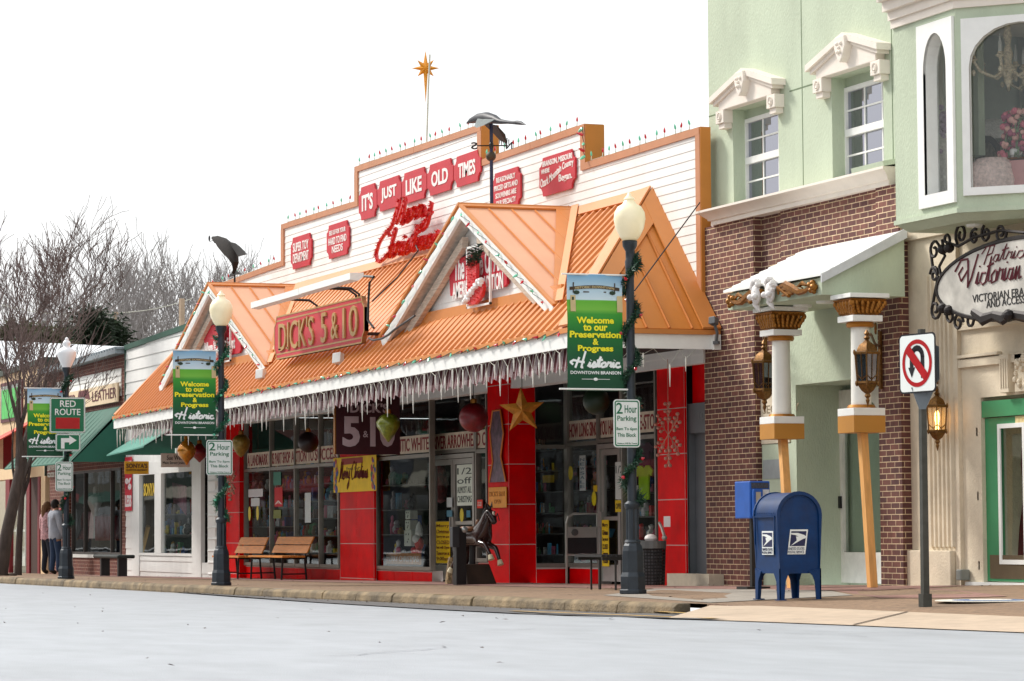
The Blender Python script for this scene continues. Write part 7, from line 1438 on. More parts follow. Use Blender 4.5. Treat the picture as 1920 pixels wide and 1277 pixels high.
# banners on the posts: plane across the pavement, facing +x
BSKY = mat('banner_sky', (176, 206, 228), .7, var=.1, scale=3); BG1 = mat('banner_light_green', (112, 176, 52), .7, var=.12, scale=5); BG2 = mat('banner_mid_green', (44, 128, 40), .7, var=.1, scale=4); BG3 = mat('banner_dark_green', (10, 74, 44), .7, var=.08); BYEL = mat('banner_yellow_ink', (250, 240, 40), .6); BWHT = mat('banner_white_ink', (240, 244, 244), .6); BBRN = mat('banner_brown', (66, 50, 34), .6); BCRM = mat('banner_cream', (206, 186, 140), .6)
def gradient_mat(z0, z1):
    m = mat('banner_print_%d' % int(z0*1000+z1*77), (100, 100, 100), .7); n = m.node_tree; b = n.nodes['Principled BSDF']; g = n.nodes.new('ShaderNodeNewGeometry'); s_ = n.nodes.new('ShaderNodeSeparateXYZ'); n.links.new(g.outputs['Position'], s_.inputs[0]); mr = n.nodes.new('ShaderNodeMapRange'); mr.inputs[1].default_value = z0; mr.inputs[2].default_value = z1; n.links.new(s_.outputs[2], mr.inputs[0]); cr = n.nodes.new('ShaderNodeValToRGB'); n.links.new(mr.outputs[0], cr.inputs[0]); e = cr.color_ramp.elements
    e[0].position = 0; e[0].color = (*[lin(v) for v in (8, 66, 44)], 1); e[1].position = 1; e[1].color = (*[lin(v) for v in (120, 172, 210)], 1)
    for p, c_ in ((.3, (10, 84, 48)), (.5, (24, 116, 48)), (.66, (56, 150, 48)), (.70, (116, 184, 64)), (.78, (96, 176, 50)), (.782, (206, 226, 236)), (.9, (176, 208, 228))): q = e.new(p); q.color = (*[lin(v) for v in c_], 1)
    n.links.new(cr.outputs[0], b.inputs['Base Color']); return m
def banner(L, px0, px1, pt, pb, label):
    X = L[0]+.01; a, b = WX(px0, (pt+pb)/2, X), WX(px1, (pt+pb)/2, X); y0, y1 = float(a[1]), float(b[1]); z1, z0 = float(WX((px0+px1)/2, pt, X)[2]), float(WX((px0+px1)/2, pb, X)[2]); W_, H_ = y1-y0, z1-z0
    t = thing('street_banner', label, 'banner', (X, (y0+y1)/2, z0), 'Historic Downtown banners on the lamp posts'); nx, nz__ = 14, 22
    def P_(u, v): return (y0+W_*u, z0+H_*v, .012*math.sin(u*9+v*3)*(.3+v)+.006*math.sin(v*14))
    def surf(m, us, vs, off=0):
        k_ = len(us); q = [(P_(u, v)[0], P_(u, v)[1], P_(u, v)[2]+off) for v in vs for u in us]; m.add(q, [(j*k_+i, j*k_+i+1, (j+1)*k_+i+1, (j+1)*k_+i) for j in range(len(vs)-1) for i in range(k_-1)])
    m = MB(side(X)); surf(m, [i/nx for i in range(nx+1)], [i/nz__ for i in range(nz__+1)]); cl = m.build('cloth', gradient_mat(z0, z1), t, smooth=True, fixn=False)
    def wtext(s_, u0, u1, v0, v1, mt, nm, bold=.02, shear=0, warp=None):
        m = MB(lambda u, v, w: side(X)(*(lambda p: (p[0], p[1], p[2]+.004+w))(P_(u, v)))); m.text(s_, u0, u1, v0, v1, 0, .003, bold=bold, shear=shear, warp=warp); return m
    m = MB(lambda u, v, w: side(X)(*(lambda p: (p[0], p[1], p[2]+.005+w))(P_(u, v))))
    for s_, u0, u1, v0, v1 in (('Welcome', .17, .83, .578, .635), ('to our', .29, .71, .515, .572), ('Preservation', .04, .96, .455, .512), ('&', .46, .56, .395, .45), ('Progress', .19, .82, .325, .392)): m.text(s_, u0, u1, v0, v1, 0, .003, bold=.035)
    m.build('slogan', BYEL, cl)
    m = MB(lambda u, v, w: side(X)(*(lambda p: (p[0], p[1], p[2]+.005+w))(P_(u, v)))); s_ = script('Historic', slant=.15); us = [p[0] for q in s_ for p in q]; a_, b_ = min(us), max(us)
    for q in s_:
        for i in range(len(q)-1):
            A = Vector(((q[i][0]-a_)/(b_-a_)*.9+.05, .20+.10*q[i][1], 0)); B = Vector(((q[i+1][0]-a_)/(b_-a_)*.9+.05, .20+.10*q[i+1][1], 0)); d = (B-A); n_ = Vector((-d.y*.5, d.x*.5, 0)); n_ = Vector((-(B.y-A.y)*H_, (B.x-A.x)*W_, 0)); n_ = n_.normalized()*.0135 if n_.length else n_; nn = Vector((n_.x/W_, n_.y/H_, 0)); e = d*.08
            m.add([tuple(A-nn-e), tuple(B-nn+e), tuple(B+nn+e), tuple(A+nn-e)], [(0, 1, 2, 3)])
    m.text('DOWNTOWN BRANSON', .05, .95, .142, .170, 0, .003, bold=.02); m.add([(.25, .098, 0), (.75, .098, 0), (.75, .102, 0), (.25, .102, 0)], [(0, 1, 2, 3)]); m.lathe([(.001, 0), (.04, .002), (.001, .004)], (.5, .1, 0), 8, sq=(1, .35)); m.build('place_name', BWHT, cl, fixn=False)
    m = MB(lambda u, v, w: side(X)(*(lambda p: (p[0], p[1], p[2]+.005+w))(P_(u, v)))); arc = [(.05+.9*i/8, .878+.018*math.sin(math.pi*i/8)) for i in range(9)]
    for p, q in zip(arc[:-1], arc[1:]): m.add([(p[0], p[1]-.016, 0), (q[0], q[1]-.016, 0), (q[0], q[1]+.012, 0), (p[0], p[1]+.012, 0)], [(0, 1, 2, 3)])
    m.box(.3, .7, .845, .855, 0, .001)
    for u in (.12, .86): m.box(u-.008, u+.012, .84, .93, .0, .002)
    m.build('painted_arch', BBRN, cl); m = MB(lambda u, v, w: side(X)(*(lambda p: (p[0], p[1], p[2]+.009+w))(P_(u, v)))); m.text('HISTORIC DOWNTOWN', .15, .85, .872, .892, 0, .002, bold=.02, warp=lambda a, b: (a, b+.5*math.sin(math.pi*a)))
    for u in (.06, .9): m.box(u, u+.1, .68, .82, 0, .001)
    m.build('painted_posts', BCRM, cl)
    m = MB(lambda u, v, w: side(X)(*(lambda p: (p[0], p[1], p[2]+.011+w))(P_(u, v))))
    for u in (.08, .92): m.box(u+.01, u+.05, .775, .805, 0, .001)
    for u in (.18, .82): m.lathe([(.001, 0), (.06, .001), (.001, .002)], (u, .845, -.004), 8, sq=(1, .3))
    m.build('painted_lamps', mat('banner_black_green', (30, 54, 36), .6), cl)
    for zz, e_ in ((z1, .06), (z0+.02, .1)): m = MB(); m.tube([(X, y0-e_, zz), (X, L[1], zz)], .012, 6); m.build('banner_rod', WHITE, t)
banner(lamps[0], 1063, 1168, 515, 733, 'green Historic Downtown banner on the nearest lamp post'); banner(lamps[1], 324, 405, 657, 818, 'green Historic Downtown banner on the middle lamp post'); banner(lamps[2], 51, 118, 728, 858, 'green Historic Downtown banner on the farthest lamp post, half behind RED ROUTE sign')
SGW = mat('sign_white', (228, 234, 232), .35, var=.03); SGG = mat('sign_green', (0, 108, 74), .35, var=.05); SGR = mat('sign_red', (170, 10, 20), .35)
def street_sign(name, label, cat, L, px0, px1, pt, pb, lines, face, ink, border, group=None, off=.1, extra=None, rot=0):
    X = L[0]+off; a, b = WX(px0, (pt+pb)/2, X), WX(px1, (pt+pb)/2, X); y0, y1 = float(a[1]), float(b[1]); z1, z0 = float(WX((px0+px1)/2, pt, X)[2]), float(WX((px0+px1)/2, pb, X)[2]); t = thing(name, label, cat, (X, (y0+y1)/2, z0), group); r_ = .04; W_, H_ = y1-y0, z1-z0
    m = MB(side(X)); m.prism(rrect(y0, y1, z0, z1, r_), -.004, 0); p = m.build('plate', border, t); bw_ = .018; m = MB(side(X)); m.prism(rrect(y0+.006, y1-.006, z0+.006, z1-.006, r_*.8), .0005, .0015); m.build('outer_face', face, p); 
    o_ = rrect(y0+.014, y1-.014, z0+.014, z1-.014, r_*.7); i_ = rrect(y0+.014+bw_*.8, y1-.014-bw_*.8, z0+.014+bw_*.8, z1-.014-bw_*.8, r_*.5); n = len(o_); m = MB(side(X)); m.add([(q[0], q[1], .003) for q in o_+i_], [(k_, (k_+1) % n, n+(k_+1) % n, n+k_) for k_ in range(n)]); m.build('border', ink, p, fixn=False)
    m = MB(side(X))
    for s_, u0, u1, v0, v1 in lines: m.text(s_, y0+W_*u0, y0+W_*u1, z0+H_*v0, z0+H_*v1, .002, .005, bold=.01)
    if lines: m.build('lettering', ink, p)
    if extra: extra(X, y0, y1, z0, z1, p)
    m = MB(); 
    for zz in (z0+H_*.15, z1-H_*.15): m.box(L[0]-.05, X-.005, L[1]-.03, L[1]+.03, zz-.015, zz+.015)
    m.build('strap_bracket', ALU, t); return t
pk = [('2', .10, .34, .70, .93), ('Hour', .42, .88, .72, .88), ('Parking', .14, .86, .52, .66), ('8am To 6pm', .10, .88, .34, .42), ('This Block', .14, .84, .22, .30), ('Violators Will Be Towed', .12, .88, .07, .10)]
for L, a, b, c, d, lb_ in ((lamps[0], 1150.5, 1200, 749, 839, 'nearest'), (lamps[1], 387, 436, 825, 891, 'middle'), (lamps[2], 104, 137, 866, 921, 'farthest')): street_sign('parking_sign', 'white and green 2 Hour Parking sign on the %s lamp post' % lb_, 'parking sign', L, a, b, c, d, pk, SGW, SGG, SGW, '2 Hour Parking signs on the lamp posts', off=.15)
def redrect(X, y0, y1, z0, z1, p): m = MB(side(X)); W_, H_ = y1-y0, z1-z0; m.box(y0+W_*.17, y0+W_*.84, z0+H_*.12, z0+H_*.43, .002, .004); m.build('red_panel', SGR, p)
street_sign('route_sign', 'green RED ROUTE sign with red rectangle on the farthest lamp post', 'route sign', lamps[2], 93, 160, 745, 812, [('RED', .29, .73, .73, .91), ('ROUTE', .15, .86, .50, .68)], SGG, SGW, SGW, extra=redrect, off=.14)
def arrow(X, y0, y1, z0, z1, p):
    m = MB(side(X)); W_, H_ = y1-y0, z1-z0; f = lambda u, v: (y0+W_*u, z0+H_*v); m.prism([f(*q) for q in ((.22, .15), (.36, .15), (.36, .5), (.55, .5), (.55, .36), (.84, .62), (.55, .88), (.55, .74), (.22, .74))], .002, .004); m.build('arrow', SGW, p)
street_sign('arrow_sign', 'green right arrow sign directly below the RED ROUTE sign', 'arrow sign', lamps[2], 104, 151, 813, 846, [], SGG, SGW, SGW, extra=arrow, off=.14)
# ================================================================ no u-turn sign on its own post
pp = GG(1735, 1138); X, Y, Z = float(pp[0]), float(pp[1]), gz(pp[0], pp[1]); t = thing('sign_post', 'steel post with no U-turn sign facing the street and a second sign seen edge on', 'street sign', (X, Y, Z)); TOP = WY(1723, 618, Y); m = MB(); zt_ = float(TOP[2]); dx_ = xof(1728, Y, 740)-X
m.hull([(X+a*.03, Y+b*.03, Z) for a, b in ((-1, -1), (1, -1), (1, 1), (-1, 1))], [(X+a*.026+.01, Y+b*.026, zt_) for a, b in ((-1, -1), (1, -1), (1, 1), (-1, 1))]); m.box(X-.045, X+.045, Y-.045, Y+.045, Z, Z+.12); po = m.build('post', mat('weathered_steel', (70, 72, 68), .5, .4, var=.3, scale=10), t)
o = (X-.03, Y-.06, 0); c0 = WY(1720, 681, Y-.08); zc_ = float(c0[2]); ht = (float(WY(1720, 625, Y-.08)[2])-float(WY(1720, 737, Y-.08)[2]))/2
F_ = frame((float(c0[0]), Y-.08, zc_), (1, .16, 0), (0, 0, 1)); hw_ = ht*.98; m = MB(F_); m.prism(rrect(-hw_, hw_, -ht, ht, .05), -.006, 0); pt_ = m.build('no_u_turn_plate', mat('sign_black', (16, 16, 24), .4), t); m = MB(F_); m.prism(rrect(-hw_+.015, hw_-.015, -ht+.015, ht-.015, .04), .001, .002); m.build('white_face', SGW, pt_)
R_ = ht*.80; m = MB(F_); n = 40; m.add([(r_*math.cos(2*math.pi*i/n), r_*math.sin(2*math.pi*i/n), .005) for r_ in (R_, R_*.82) for i in range(n)], [(i, (i+1) % n, n+(i+1) % n, n+i) for i in range(n)]); a = R_*.9; m.add([(-a*.66-.03, a*.66-.03, .007), (a*.66-.03, -a*.66-.03, .007), (a*.66+.03, -a*.66+.03, .007), (-a*.66+.03, a*.66+.03, .007)], [(0, 1, 2, 3)]); m.build('red_ring', SGR, pt_, fixn=False)
m = MB(F_); q = [(.11, -.18)]+[(.11*math.cos(a), .08+.11*math.sin(a)) for a in [math.pi*i/8 for i in range(9)]]+[(-.11, -.06)]; q = [(u*R_/.30, v*R_/.30) for u, v in q]
for A, B in zip(q[:-1], q[1:]): d = Vector((B[0]-A[0], B[1]-A[1], 0)).normalized(); nn = Vector((-d.y, d.x, 0))*.027; e = d*.008; m.add([(A[0]-nn.x-e.x, A[1]-nn.y-e.y, .004), (B[0]-nn.x+e.x, B[1]-nn.y+e.y, .004), (B[0]+nn.x+e.x, B[1]+nn.y+e.y, .004), (A[0]+nn.x-e.x, A[1]+nn.y-e.y, .004)], [(0, 1, 2, 3)])
k_ = R_/.30; m.add([(-.18*k_, -.05*k_, .0045), (-.04*k_, -.05*k_, .0045), (-.11*k_, -.18*k_, .0045)], [(0, 1, 2)]); m.build('u_turn_arrow', MATS['sign_black'], pt_, fixn=False)
F2 = frame((X+.05, Y+.05, zc_-.1), (.35, .95, 0), (0, 0, 1)); F2 = frame((X+.045, Y-.0, zc_-.05), (.78, .62, 0), (0, 0, 1)); m = MB(F2); m.prism([(-.0, -.26), (.15, -.1), (.15, .2), (.0, .26), (-.05, .26), (-.05, -.26)], -.004, 0); m.build('rear_plate', mat('bare_aluminium_back', (108, 116, 122), .45, .5, var=.1), t)
F3 = frame((X+.04, Y-.02, zc_-.42), (.5, .86, 0), (0, 0, 1)); m = MB(F3); m.prism([(-.1, .2), (.12, .2), (.03, .0), (-.03, .0)], -.004, 0); m.build('lower_rear_plate', MATS['bare_aluminium_back'], t)
# ================================================================ collection box and newspaper box
mb_ = GG(1478, 1122); XM = float(GG(1464, 1129)[0]); p_fl, p_fr = GG(1464, 1129), GG(1540, 1122)
XF = float((p_fl[0]+p_fr[0])/2); yl_ = float(WX(1462, 1125, XF)[1]); yr_ = float(WX(1540, 1122, XF)[1]); ZM = gz(XF, (yl_+yr_)/2); ztm = float(WX(1500, 921, XF)[2]); DEP = .56; WM = yr_-yl_
POST = mat('postal_blue', (0, 50, 100), .42, var=.25, scale=8, dirt=.3, coat=.05, spec=.22)
t = thing('collection_box', 'blue round-topped postal collection box on four legs by the driveway', 'mailbox', (XF-DEP/2, (yl_+yr_)/2, ZM)); HB = ztm-ZM; zb1_ = ZM+HB*.245; R_ = WM*.5+.02; zsp = ztm-R_*.95; yc_ = (yl_+yr_)/2
def prof_(e): return [(yc_-WM/2+.01+e*.0, zb1_), (yc_-WM/2-.02+e, zsp)]+[(yc_-(R_-e)*math.cos(math.pi*i/14), zsp+(R_*.95-e)*math.sin(math.pi*i/14)) for i in range(1, 14)]+[(yc_+WM/2+.02-e, zsp), (yc_+WM/2-.01, zb1_)]
m = MB(side(XF)); m.prism(prof_(.012), -DEP+.02, -.02); bdy = m.build('body', POST, t, smooth=True, angle=35)
for w0, w1 in ((-.021, .0), (-DEP, -DEP+.021)): m = MB(side(XF)); o_, i_ = prof_(0), prof_(.035); n = len(o_); m.add([(a[0], a[1], w_) for w_ in (w0, w1) for a in o_]+[(a[0], a[1], w_) for w_ in (w0, w1) for a in i_], [(k_, k_+1, n+k_+1, n+k_) for k_ in range(n-1)]+[(2*n+k_, 3*n+k_, 3*n+k_+1, 2*n+k_+1) for k_ in range(n-1)]+[(n+k_, n+k_+1, 3*n+k_+1, 3*n+k_) for k_ in range(n-1)]+[(k_, 2*n+k_, 2*n+k_+1, k_+1) for k_ in range(n-1)]); m.build('rolled_rim', POST, bdy)
m = MB(); 
for x0_ in (XF-DEP, XF):
    for s_, yy in ((1, yc_-WM/2+.0), (-1, yc_+WM/2)):
        ins = -1 if x0_ == XF else 1; m = MB(); wz = [(.085, zb1_+.02), (.07, ZM+HB*.16), (.065, ZM+.01)]
        pts = [(0, zb1_+.05), (.14, zb1_+.02), (.095, zb1_-.02), (.07, zb1_-.08), (.055, ZM+.01), (0, ZM+.01)]
        m.hull([(x0_, yy+s_*a, b) for a, b in pts], [(x0_+ins*.012, yy+s_*a, b) for a, b in pts]); m.hull([(x0_, yy-s_*.002, b) for a, b in ((0, zb1_+.05), (0, ZM+.01))]+[(x0_+ins*.055, yy-s_*.002, ZM+.01), (x0_+ins*.07, yy-s_*.002, zb1_-.08), (x0_+ins*.14, yy-s_*.002, zb1_+.02)], [(x0_, yy+s_*.012, b) for a, b in ((0, zb1_+.05), (0, ZM+.01))]+[(x0_+ins*.055, yy+s_*.012, ZM+.01), (x0_+ins*.07, yy+s_*.012, zb1_-.08), (x0_+ins*.14, yy+s_*.012, zb1_+.02)])
        m.box(min(x0_+ins*.07, x0_-ins*.02), max(x0_+ins*.07, x0_-ins*.02), min(yy-s_*.02, yy+s_*.07), max(yy-s_*.02, yy+s_*.07), ZM, ZM+.01); m.build('leg', POST, t)
# pull-down door lines and rivets on the street side
ysd = yc_-WM/2-.016; m = MB(front(ysd-.0)); m.box(XF-DEP+.05, XF-.05, zsp-.02, zsp-.008, 0, .014); m.box(XF-DEP+.045, XF-DEP+.055, zsp-.30, zsp-.02, .0, .012); m.box(XF-.055, XF-.045, zsp-.30, zsp-.02, .0, .012)
for i in range(9): m.ball((XF-DEP+.06+i*.055, zsp+.02, .01), .006, 6, 4)
m.build('door_edge', POST, bdy); m = MB(side(XF))
for i in range(18): a = math.pi*i/17; m.ball((yc_-(R_-.055)*math.cos(a), zsp+(R_*.95-.055)*math.sin(a), -.018), .0055, 6, 4)
m.build('rivets', POST, bdy)
NAVY = mat('decal_navy', (14, 26, 74), .4); 
def eagle(F_, w_, h, parent, sh=.14):
    f = lambda u, v: (w_*(u-.5)+sh*h*(v-.5), h*(v-.5)); m = MB(F_); m.prism([f(*q) for q in ((0, 0), (1, 0), (1, 1), (0, 1))], 0, .002); d_ = m.build('decal', SGW, parent); m = MB(F_); m.prism([f(*q) for q in ((.07, .33), (.92, .33), (.92, .93), (.07, .93))], .003, .004); m.build('navy_field', NAVY, d_)
    m = MB(F_); m.prism([f(*q) for q in ((.07, .86), (.45, .86), (.8, .78), (.93, .72), (.90, .64), (.78, .62), (.12, .34), (.62, .62), (.45, .72), (.07, .8))][:7]+[f(*q) for q in ((.45, .58), (.6, .68), (.3, .78), (.07, .80))], .005, .006); m.prism([f(*q) for q in ((.36, .72), (.72, .70), (.6, .62), (.42, .56))], .0062, .0068); m.build('eagle', SGW, d_)
    m = MB(F_); m.text('UNITED STATES', *(f(.05, 0)[0], f(.95, 0)[0]), f(0, .17)[1], f(0, .28)[1], .003, .005); m.text('POSTAL SERVICE', *(f(.03, 0)[0], f(.93, 0)[0]), f(0, .04)[1], f(0, .14)[1], .003, .005); m.build('decal_lettering', NAVY, d_)
cc = WX(1497, 1016, XF); eagle(frame((XF-.016, float(cc[1]), float(cc[2])), (0, 1, 0), (0, 0, 1)), .20, .25, bdy)
c2 = WY(1438.5, 1018, ysd); eagle(frame((float(c2[0]), ysd+.006, float(c2[2])), (1, 0, 0), (0, 0, 1)), .26, .24, bdy, sh=0)
XN = xof(1432, 15.5, 900); yn0, yn1 = float(WX(1406, 940, XN)[1]), float(WX(1444, 940, XN)[1]); zn0, zn1 = float(WX(1430, 972, XN)[2]), float(WX(1430, 902, XN)[2]); NB = mat('newsbox_blue', (22, 84, 170), .4, var=.15); gn = gz(XN, 15.5)
t = thing('newspaper_box', 'small bright blue newspaper vending box on a stand behind the post box', 'newspaper box', (XN, (yn0+yn1)/2, gn)); m = MB(side(XN)); m.box(yn0, yn1, zn0, zn1, -.42, 0); bn = m.build('cabinet', NB, t, bevel=.012); m = MB(side(XN)); m.box(yn0+.02, yn1-.02, zn1-.085, zn1-.02, .001, .006); m.build('header', mat('newsbox_header', (60, 66, 80), .5, var=.5, scale=60), bn); m = MB(side(XN)); m.box(yn0+.02, yn0+(yn1-yn0)*.55, zn0+.02, zn1-.1, .001, .06); m.build('coin_mechanism', NB, bn, bevel=.01); m = MB(side(XN)); m.box(yn0+.05, yn0+(yn1-yn0)*.42, zn1-.26, zn1-.13, .061, .066); m.build('coin_plate', ALU, bn); m = MB(side(XN)); m.box(yn0+(yn1-yn0)*.57, yn1-.015, zn0+.03, zn1-.1, .001, .01); m.build('display_window', mat('newsprint', (196, 200, 206), .4, var=.3, scale=30), bn)
m = MB(); m.box(XN-.24, XN-.18, (yn0+yn1)/2-.03, (yn0+yn1)/2+.03, gn, zn0); m.box(XN-.36, XN-.06, (yn0+yn1)/2-.15, (yn0+yn1)/2+.15, gn, gn+.03); m.build('stand', BLACK, t)
# ================================================================ benches, litter bin, gate, horse ride
PINE = mat('orange_pine_slats', (206, 128, 46), .55, var=.25, scale=6, stretch=(.6, 4, 6))
def bench(pxl, pxr, pyt, lab):
    yb_ = 16.38; a = xof(pxl, yb_, pyt); b = xof(pxr, yb_, pyt); g_ = gz((a+b)/2, 16.2); t = thing('bench', lab, 'bench', ((a+b)/2, 16.15, g_), 'pine and black steel benches under the canopy')
    zt = zof(pxl, pyt, yb_); zs_ = g_+.44
    for k_ in range(2):
        z0 = zs_+.06+k_*(zt-zs_-.06)/2; z1 = z0+(zt-zs_-.06)/2-.015; y0 = yb_-.14+.07*k_*1.0; y1 = y0+.07; m = MB(); m.hull([(a, y0, z0), (b, y0, z0), (b, y1, z1), (a, y1, z1)], [(a, y0+.03, z0), (b, y0+.03, z0), (b, y1+.03, z1), (a, y1+.03, z1)]); m.build('back_slat', PINE, t, bevel=.005)
    for k_ in range(3): m = MB(); y0 = 15.78+k_*.15; m.box(a, b, y0, y0+.14, zs_-.02, zs_+.015); m.build('seat_slat', PINE, t, bevel=.004)
    for x in (a+.12, b-.12): m = MB(); m.tube([(x, 15.8, g_), (x, 15.82, zs_-.02)], .02, 6); m.tube([(x, 16.28, g_), (x, 16.24, zs_), (x, yb_+.02, zt-.06)], .02, 6); m.tube([(x, 15.8, zs_-.035), (x, 16.24, zs_-.035)], .018, 6); m.tube([(x, 15.81, g_+.12), (x, 16.27, g_+.12)], .014, 6); m.build('end_frame', BLACK, t)
bench(452, 503, 1006, 'pine slatted bench nearer the second lamp post, left of the pair'); bench(522, 588, 1005, 'pine slatted bench beside the wide red pillar, right of the pair')
a, b = xof(190, 15.8, 1040), xof(237, 15.8, 1040); g_ = gz(a, 15.8); t = thing('backless_bench', 'dark green backless bench outside the leather shop', 'bench', ((a+b)/2, 15.8, g_)); zs_ = zof(212, 1040, 15.8); m = MB(); m.box(a, b, 15.6, 16.0, zs_-.08, zs_); m.build('seat', mat('dark_green_seat', (26, 36, 34), .6), t, bevel=.03)
for x in (a+.3, b-.45): m = MB(); m.box(x, x+.12, 15.7, 15.9, g_, zs_-.081); m.build('leg', BLACK, t)
# black slatted bench by the nearest lamp
XB_ = 5.4; a, b = WX(1128, 1040, XB_), WX(1172, 1040, XB_); g_ = gz(XB_, float(a[1])); t = thing('metal_bench', 'black metal strap bench partly hidden behind the nearest lamp post', 'bench', (XB_, float(a[1]), g_)); 
for k_ in range(5): m = MB(); m.box(XB_-.9, XB_, float(a[1])+k_*.07, float(a[1])+.05+k_*.07, g_+.42, g_+.45); m.build('seat_strap', BLACK, t)
for x in (XB_-.85, XB_-.05): a[1] += 0; m = MB(); m.box(x-.012, x+.012, float(a[1])+.2, float(a[1])+.22, g_, g_+.38); m.box(x-.02, x+.02, float(a[1])+.315, float(a[1])+.34, g_, g_+.42); m.box(x-.02, x+.02, float(a[1])+.026, float(a[1])+.314, g_+.38, g_+.419); m.build('leg_frame', BLACK, t)
# litter bin
bn_ = GG(1222, 1099); bx_, by_ = xof(1222, 15.9, 1095), 15.9; g_ = gz(bx_, by_); ztb_ = zof(1222, 1014, by_); r_ = .185; t = thing('litter_bin', 'black wire mesh litter bin with full liner beside red pillar', 'trash can', (bx_, by_, g_)); m = MB()
for i in range(26): a = 2*math.pi*i/26; m.tube([(bx_+r_*.9*math.cos(a), by_+r_*.9*math.sin(a), g_+.03), (bx_+r_*math.cos(a), by_+r_*math.sin(a), ztb_-.1)], .007, 4)
for k_ in range(12): zz = g_+.04+(ztb_-g_-.15)*k_/11; rr_ = r_*(.9+.1*k_/11); m.tube([(bx_+rr_*math.cos(a), by_+rr_*math.sin(a), zz) for a in [2*math.pi*i/20 for i in range(20)]], .007, 4, closed=True)
m.build('mesh_basket', BLACK, t); m = MB(); m.lathe([(r_+.01, ztb_-.1), (r_+.015, ztb_), (r_-.03, ztb_), (r_-.04, ztb_-.08)], (bx_, by_, 0), 22); m.build('rim', mat('grey_bin_rim', (110, 112, 112), .4, .5), t); m = MB(); m.lathe([(r_*.7, g_+.05), (r_*.8, ztb_-.15), (r_*.85, ztb_-.02), (.01, ztb_-.03)], (bx_, by_, 0), 16); m.build('liner', mat('grey_liner', (96, 96, 100), .3, var=.6, scale=18), t, smooth=True)
m = MB(); m.ball((bx_-.02, by_, ztb_+.03), .085, 10, 6, (1, 1, .7)); tag(m.build('paper_cup', mat('waste_white', (226, 216, 212), .5), smooth=True), 'white crumpled cup lid on top of the litter bin', 'litter')
m = MB(); c = WY(1248, 1000, 16.45); c = tuple(map(float, c)); m.tube([(c[0]-.2, c[1], c[2]+.14), (c[0]-.05, c[1]-.03, c[2]+.07), (c[0]+.03, c[1]-.03, c[2]-.04)], .022, 6); m.ball((c[0]+.03, c[1]-.03, c[2]-.06), .04, 8, 5); tag(m.build('wall_bracket', ALU, smooth=True), 'small metal arm fixed low on the right red pillar', 'bracket')
# metal gate panel in the second entrance
Xg = xof(1062, 16.6, 1000)+.1; a, b = WX(1062, 1000, Xg), WX(1120, 1000, Xg); y0, y1 = float(a[1]), float(b[1]); zA, zB_, zC_, zD = (float(WX(1090, v, Xg)[2]) for v in (963, 988, 1008, 1040)); gg_ = gz(Xg, y0); t = thing('entrance_gate', 'curved steel and black swing gate at the second entrance', 'gate', (Xg, y0, gg_)); m = MB(side(Xg)); r_ = .1
m.tube([(y0, gg_, 0), (y0, zA-.14, 0), (y0+.03, zA-.05, 0), (y0+.12, zA, 0), (y1, zA, 0), (y1, zD, 0)], .018, 6); m.tube([(y0, zD, 0), (y1, zD, 0)], .016, 6); m.build('tube_frame', ALU, t); m = MB(side(Xg)); m.box(y0+.02, y1-.02, zC_, zB_, -.02, .02); m.build('steel_band', ALU, t); m = MB(side(Xg)); m.lathe([(.001, .0), (.05, .0), (.05, .03), (.001, .035)], (y0+.12, (zC_+zB_)/2, .021), 14); m.build('round_lock', mat('dull_steel', (96, 96, 94), .4, .6), t); m = MB(side(Xg)); m.box(y0+.02, y1-.02, zD+.02, zC_-.001, -.015, .015); m.build('black_panel', BLACK, t)
# coin post and horse ride
def skin_mesh(name, verts, edges, radii, mt, parent, sub=2, root=0):
    me = bpy.data.meshes.new(name); me.from_pydata([tuple(v) for v in verts], edges, []); o = bpy.data.objects.new(name, me); COL.objects.link(o); sk = o.modifiers.new('skin', 'SKIN'); me.skin_vertices.new() if not me.skin_vertices else None
    lay = me.skin_vertices[0]
    for i, r_ in enumerate(radii): lay.data[i].radius = r_ if isinstance(r_, tuple) else (r_, r_)
    lay.data[root].use_root = True; s_ = o.modifiers.new('sub', 'SUBSURF'); s_.levels = sub; s_.render_levels = sub; sk.use_smooth_shade = True
    dg = bpy.context.evaluated_depsgraph_get(); dg.update(); nm = bpy.data.meshes.new_from_object(o.evaluated_get(dg)); o.modifiers.clear(); o.data = nm; nm.materials.clear(); nm.materials.append(mt)
    if parent is not None: o.parent = parent
    return o
yh_ = 15.75; hc = WY(893, 1008, yh_); HXc, HYc = float(hc[0]), yh_; g_ = gz(HXc, yh_); th_ = math.atan2(.22, 1)
t = thing('horse_ride', 'dark brown coin operated rocking horse with white hooves beside the middle red pillar', 'kiddie ride', (HXc, HYc, g_), local=True); t.rotation_euler = (0, 0, th_); zc_ = float(hc[2])-g_
BAY = mat('dark_bay_gloss', (52, 28, 24), .25, var=.35, scale=8, coat=.5)
vs = [(-.1, 0, zc_), (.14, 0, zc_+.02), (.22, 0, zc_+.12), (.30, 0, zc_+.28), (.36, 0, zc_+.40), (.45, 0, zc_+.31), (.52, 0, zc_+.20), (-.35, 0, zc_+.03), (-.46, 0, zc_+.0),
      (.2, .08, zc_-.10), (.40, .09, zc_-.16), (.50, .09, zc_-.34), (.2, -.08, zc_-.08), (.38, -.09, zc_-.10), (.52, -.09, zc_-.26), (-.42, .09, zc_-.14), (-.40, .1, zc_-.34), (-.55, .1, zc_-.46), (-.42, -.09, zc_-.14), (-.4, -.1, zc_-.34), (-.55, -.1, zc_-.46)]
es = [(0, 1), (1, 2), (2, 3), (3, 4), (4, 5), (5, 6), (0, 7), (7, 8), (1, 9), (9, 10), (10, 11), (1, 12), (12, 13), (13, 14), (8, 15), (15, 16), (16, 17), (8, 18), (18, 19), (19, 20)]
